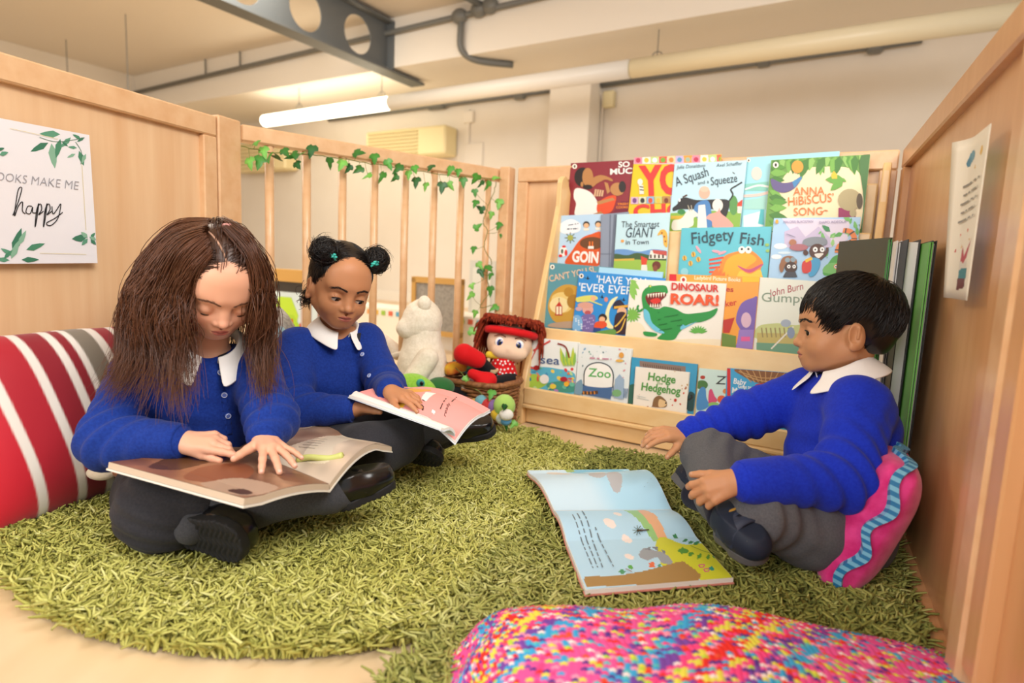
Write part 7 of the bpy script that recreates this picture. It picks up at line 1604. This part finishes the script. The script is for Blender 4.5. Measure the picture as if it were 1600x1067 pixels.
for k, (x, y, a1, c) in enumerate(((742, 573, 12, '3F7F9A'), (752, 568, 20, 'C9B48A'), (735, 577, 5, '5A8AA8'))):
    p = at(x, y, d + .0 + .01 * k); ax = rot((0, 0, 1), -32 + a1) @ rot((0, 1, 0), 18); o = MB().box(p, (.13, .09, .008), ax.T, .001).build('small_book', mat('smallbook' + c, c, .5)); tag(o, ('teal small book lying on top in the wicker basket', 'cream small book tucked behind others in the basket', 'pale blue small book lying lowest in the basket')[k], 'book')
o = blob(None, 'yellow_cloth', [(at(702, 578, d - .05), at(722, 574, d - .04), .018, .016), (at(712, 572, d - .03), (.03, .02, .014))], cloth_mat('yellow_felt', 'E9BE3A', 'D9562F', .9, .3, 40), .0035, .003, 90); tag(o, 'yellow felt piece poking out of the basket edge', 'cloth')
# rag doll
d = 2.1; hd = at(796, 536, d); t = toy('rag_doll', 'red-haired rag doll with red headband and polka dot dress', at(790, 600, d) * (1, 1, 0) + ZZ * .1, 'doll'); M_S = cloth_mat('doll_skin', 'E9C9AE', None, .8, .2, 300); M_RD = cloth_mat('doll_red', 'D3161C', None, .7, .2, 300); M_BK = cloth_mat('doll_black', '17161A', None, .8, .2, 300)
Rd = frame(at(796, 536, .5) - hd, (.12, 0, 1)); hl = lambda *p: hd + Rd @ np.array(p)
S = SDF(.0035, Rd, hd); S.ell((0, 0, 0), (.078, .066, .072), .01); S.ell((.02, .05, -.03), (.035, .025, .025), .02); S.ell((-.03, .05, -.03), (.035, .025, .025), .02); S.ell((0, .068, -.022), (.009, .008, .007), .008); V, F = S.mesh(); mk('head', V, F, M_S, t, True)
for q in (-1, 1):
    e = hl(q * .034, .061, -.002); ey = MB().ell(e, (.015, .007, .0175), list(Rd.T), 16, 9).build('eye', mat('doll_white', 'F4F2F0', .3), t, True); MB().ell(hl(q * .032, .066, -.004), (.010, .004, .0125), list(Rd.T), 14, 8).build('iris', mat('doll_blue', '2A4FA8', .3), ey, True); MB().ell(hl(q * .032, .069, -.004), (.006, .003, .009), list(Rd.T), 12, 7).build('pupil', M_EYE, ey, True); MB().ell(hl(q * .028, .0715, .003), (.0025, .0015, .003), list(Rd.T), 8, 6).build('glint', mat('doll_white', 'F4F2F0', .3), ey, True)
    MB().tube(catmull([hl(q * .016, .066, .018), hl(q * .034, .066, .024), hl(q * .054, .056, .016)], 4), .0018, 5).build('brow', mat('doll_brow', '6A2A1A', .6), t, True)
MB().tube(catmull([hl(.082 * math.cos(a), .070 * math.sin(a) + .004, .036 + .004 * math.sin(a)) for a in np.linspace(0, 2 * math.pi, 17)], 3), .013, 8, False).build('headband', M_RD, t, True)
r = np.random.default_rng(5); n = 420; M = 9; u = r.uniform(0, 2 * math.pi, n); st = np.stack([.055 * np.cos(u) * r.uniform(.2, 1, n), .05 * np.sin(u) * r.uniform(.2, 1, n) - .01, np.full(n, .07)], 1); az = np.arctan2(st[:, 1] + .01, st[:, 0]) + r.normal(0, .3, n); down = r.uniform(.05, .20, n); fr = np.sin(az) > .25; down = np.where(fr, r.uniform(.015, .035, n), down)
tt = np.linspace(0, 1, M)[None, :]; R1 = .064 + .042 * np.sin(tt * 1.5) + r.normal(0, .004, (n, 1)) + .012 * tt * (~fr)[:, None]
P = np.stack([np.cos(az)[:, None] * R1, np.sin(az)[:, None] * R1 * .85 - .008, .082 - down[:, None] * tt ** 1.5 + .012 * np.sin(tt * 2.2) + r.normal(0, .002, (n, M))], -1); P[:, 0, :2] *= .4
V, F = strands(hd + P @ Rd.T, np.full((n, M), .0042) * np.interp(np.linspace(0, 1, M), [0, .8, 1], [1, 1, .5]), 5); o = mk('yarn_hair', V, F, noisy(mat('red_yarn', '7A2A16', .8, .2), '6A2012', '9A3A1E', nscale=120), t, True)
S = SDF(.0035, Rd, hd); S.ell((0, -.02, .02), (.08, .062, .062), .01); V, F = S.mesh(); mk('hair_cap', V, F, mat('red_yarn_cap', '6A2012', .9), t, True)
bd_ = at(786, 578, d - .02); S = SDF(.003); S.cone(bd_ + ZZ * .02, bd_ - ZZ * .012, .04, .05, .02); V, F = S.mesh(); dr = mk('dress', V, F, M_RD, t, True)
q, dd = proj(V); k = 0
for j in range(6):
    for i in range(7):
        x, y = 768 + i * 7 + (j % 2) * 3.5, 562 + j * 6.5
        if np.hypot(q[:, 0] - x, q[:, 1] - y).min() < 2.5: p, nn = hit(V, x, y, 3); a1 = unit(np.cross(nn, (.1, .1, 1))); MB().ell(p, (.0036, .0036, .0012), [a1, np.cross(nn, a1), nn], 8, 5).build('dot', mat('doll_white', 'F4F2F0', .3), dr, True)
blob(t, 'leg', [(at(775, 590, d - .03), at(752, 566, d - .12), .022, .02)], M_BK, .0035); blob(t, 'boot', [(at(746, 562, d - .13), at(725, 553, d - .15), .028, .034)], M_RD, .0035)
blob(t, 'leg', [(at(800, 592, d - .04), at(768, 598, d - .14), .022, .02)], M_BK, .0035); blob(t, 'boot', [(at(764, 594, d - .15), at(757, 600, d - .16), .026, .026), (at(752, 590, d - .16), at(738, 584, d - .17), .02, .016)], M_RD, .0035)
blob(t, 'collar', [(at(764, 554, d - .04), at(800, 558, d - .05), .012, .012)], cloth_mat('doll_yellow', 'E2C23A', None, .8, .2, 300), .003)
# ivy leaves lying on the basket and toys
ivy('loose ivy trailing over the basket and floor', [at(700, 566, 2.0), at(724, 586, 1.95), at(735, 600, 1.93), at(765, 625, 1.88), at(785, 640, 1.86), at(800, 664, 1.86), at(812, 650, 1.88)], [(at(713, 573, 1.99), .026), (at(729, 592, 1.93), .024), (at(768, 615, 1.86), .027), (at(788, 635, 1.80), .016), (at(803, 662, 1.84), .022), (at(790, 664, 1.84), .022), (at(735, 573, 1.98), .016), (at(676, 560, 2.05), .015)])
# shoe tip at the left edge
d = 1.24; t = thing('black_shoe', 'black shoe tip with a white edge at the left picture border', 'shoe', at(-4, 806, d) * (1, 1, 0) + ZZ * .004); S = SDF(.003); c = at(-14, 797, d); S.ell(c, (.035, .05, .028), .01); V, F = S.mesh(clip=lambda X: .01 - X[:, 2]); mk('shoe_upper', V, F, M_SHOE, t, True); MB().tube(catmull([c + np.array([.036 * math.cos(a), .051 * math.sin(a), -.014]) for a in np.linspace(0, 2 * math.pi, 13)], 3), .004, 6, False).build('welt', mat('shoe_welt', 'D9D6CE', .6), t, True)
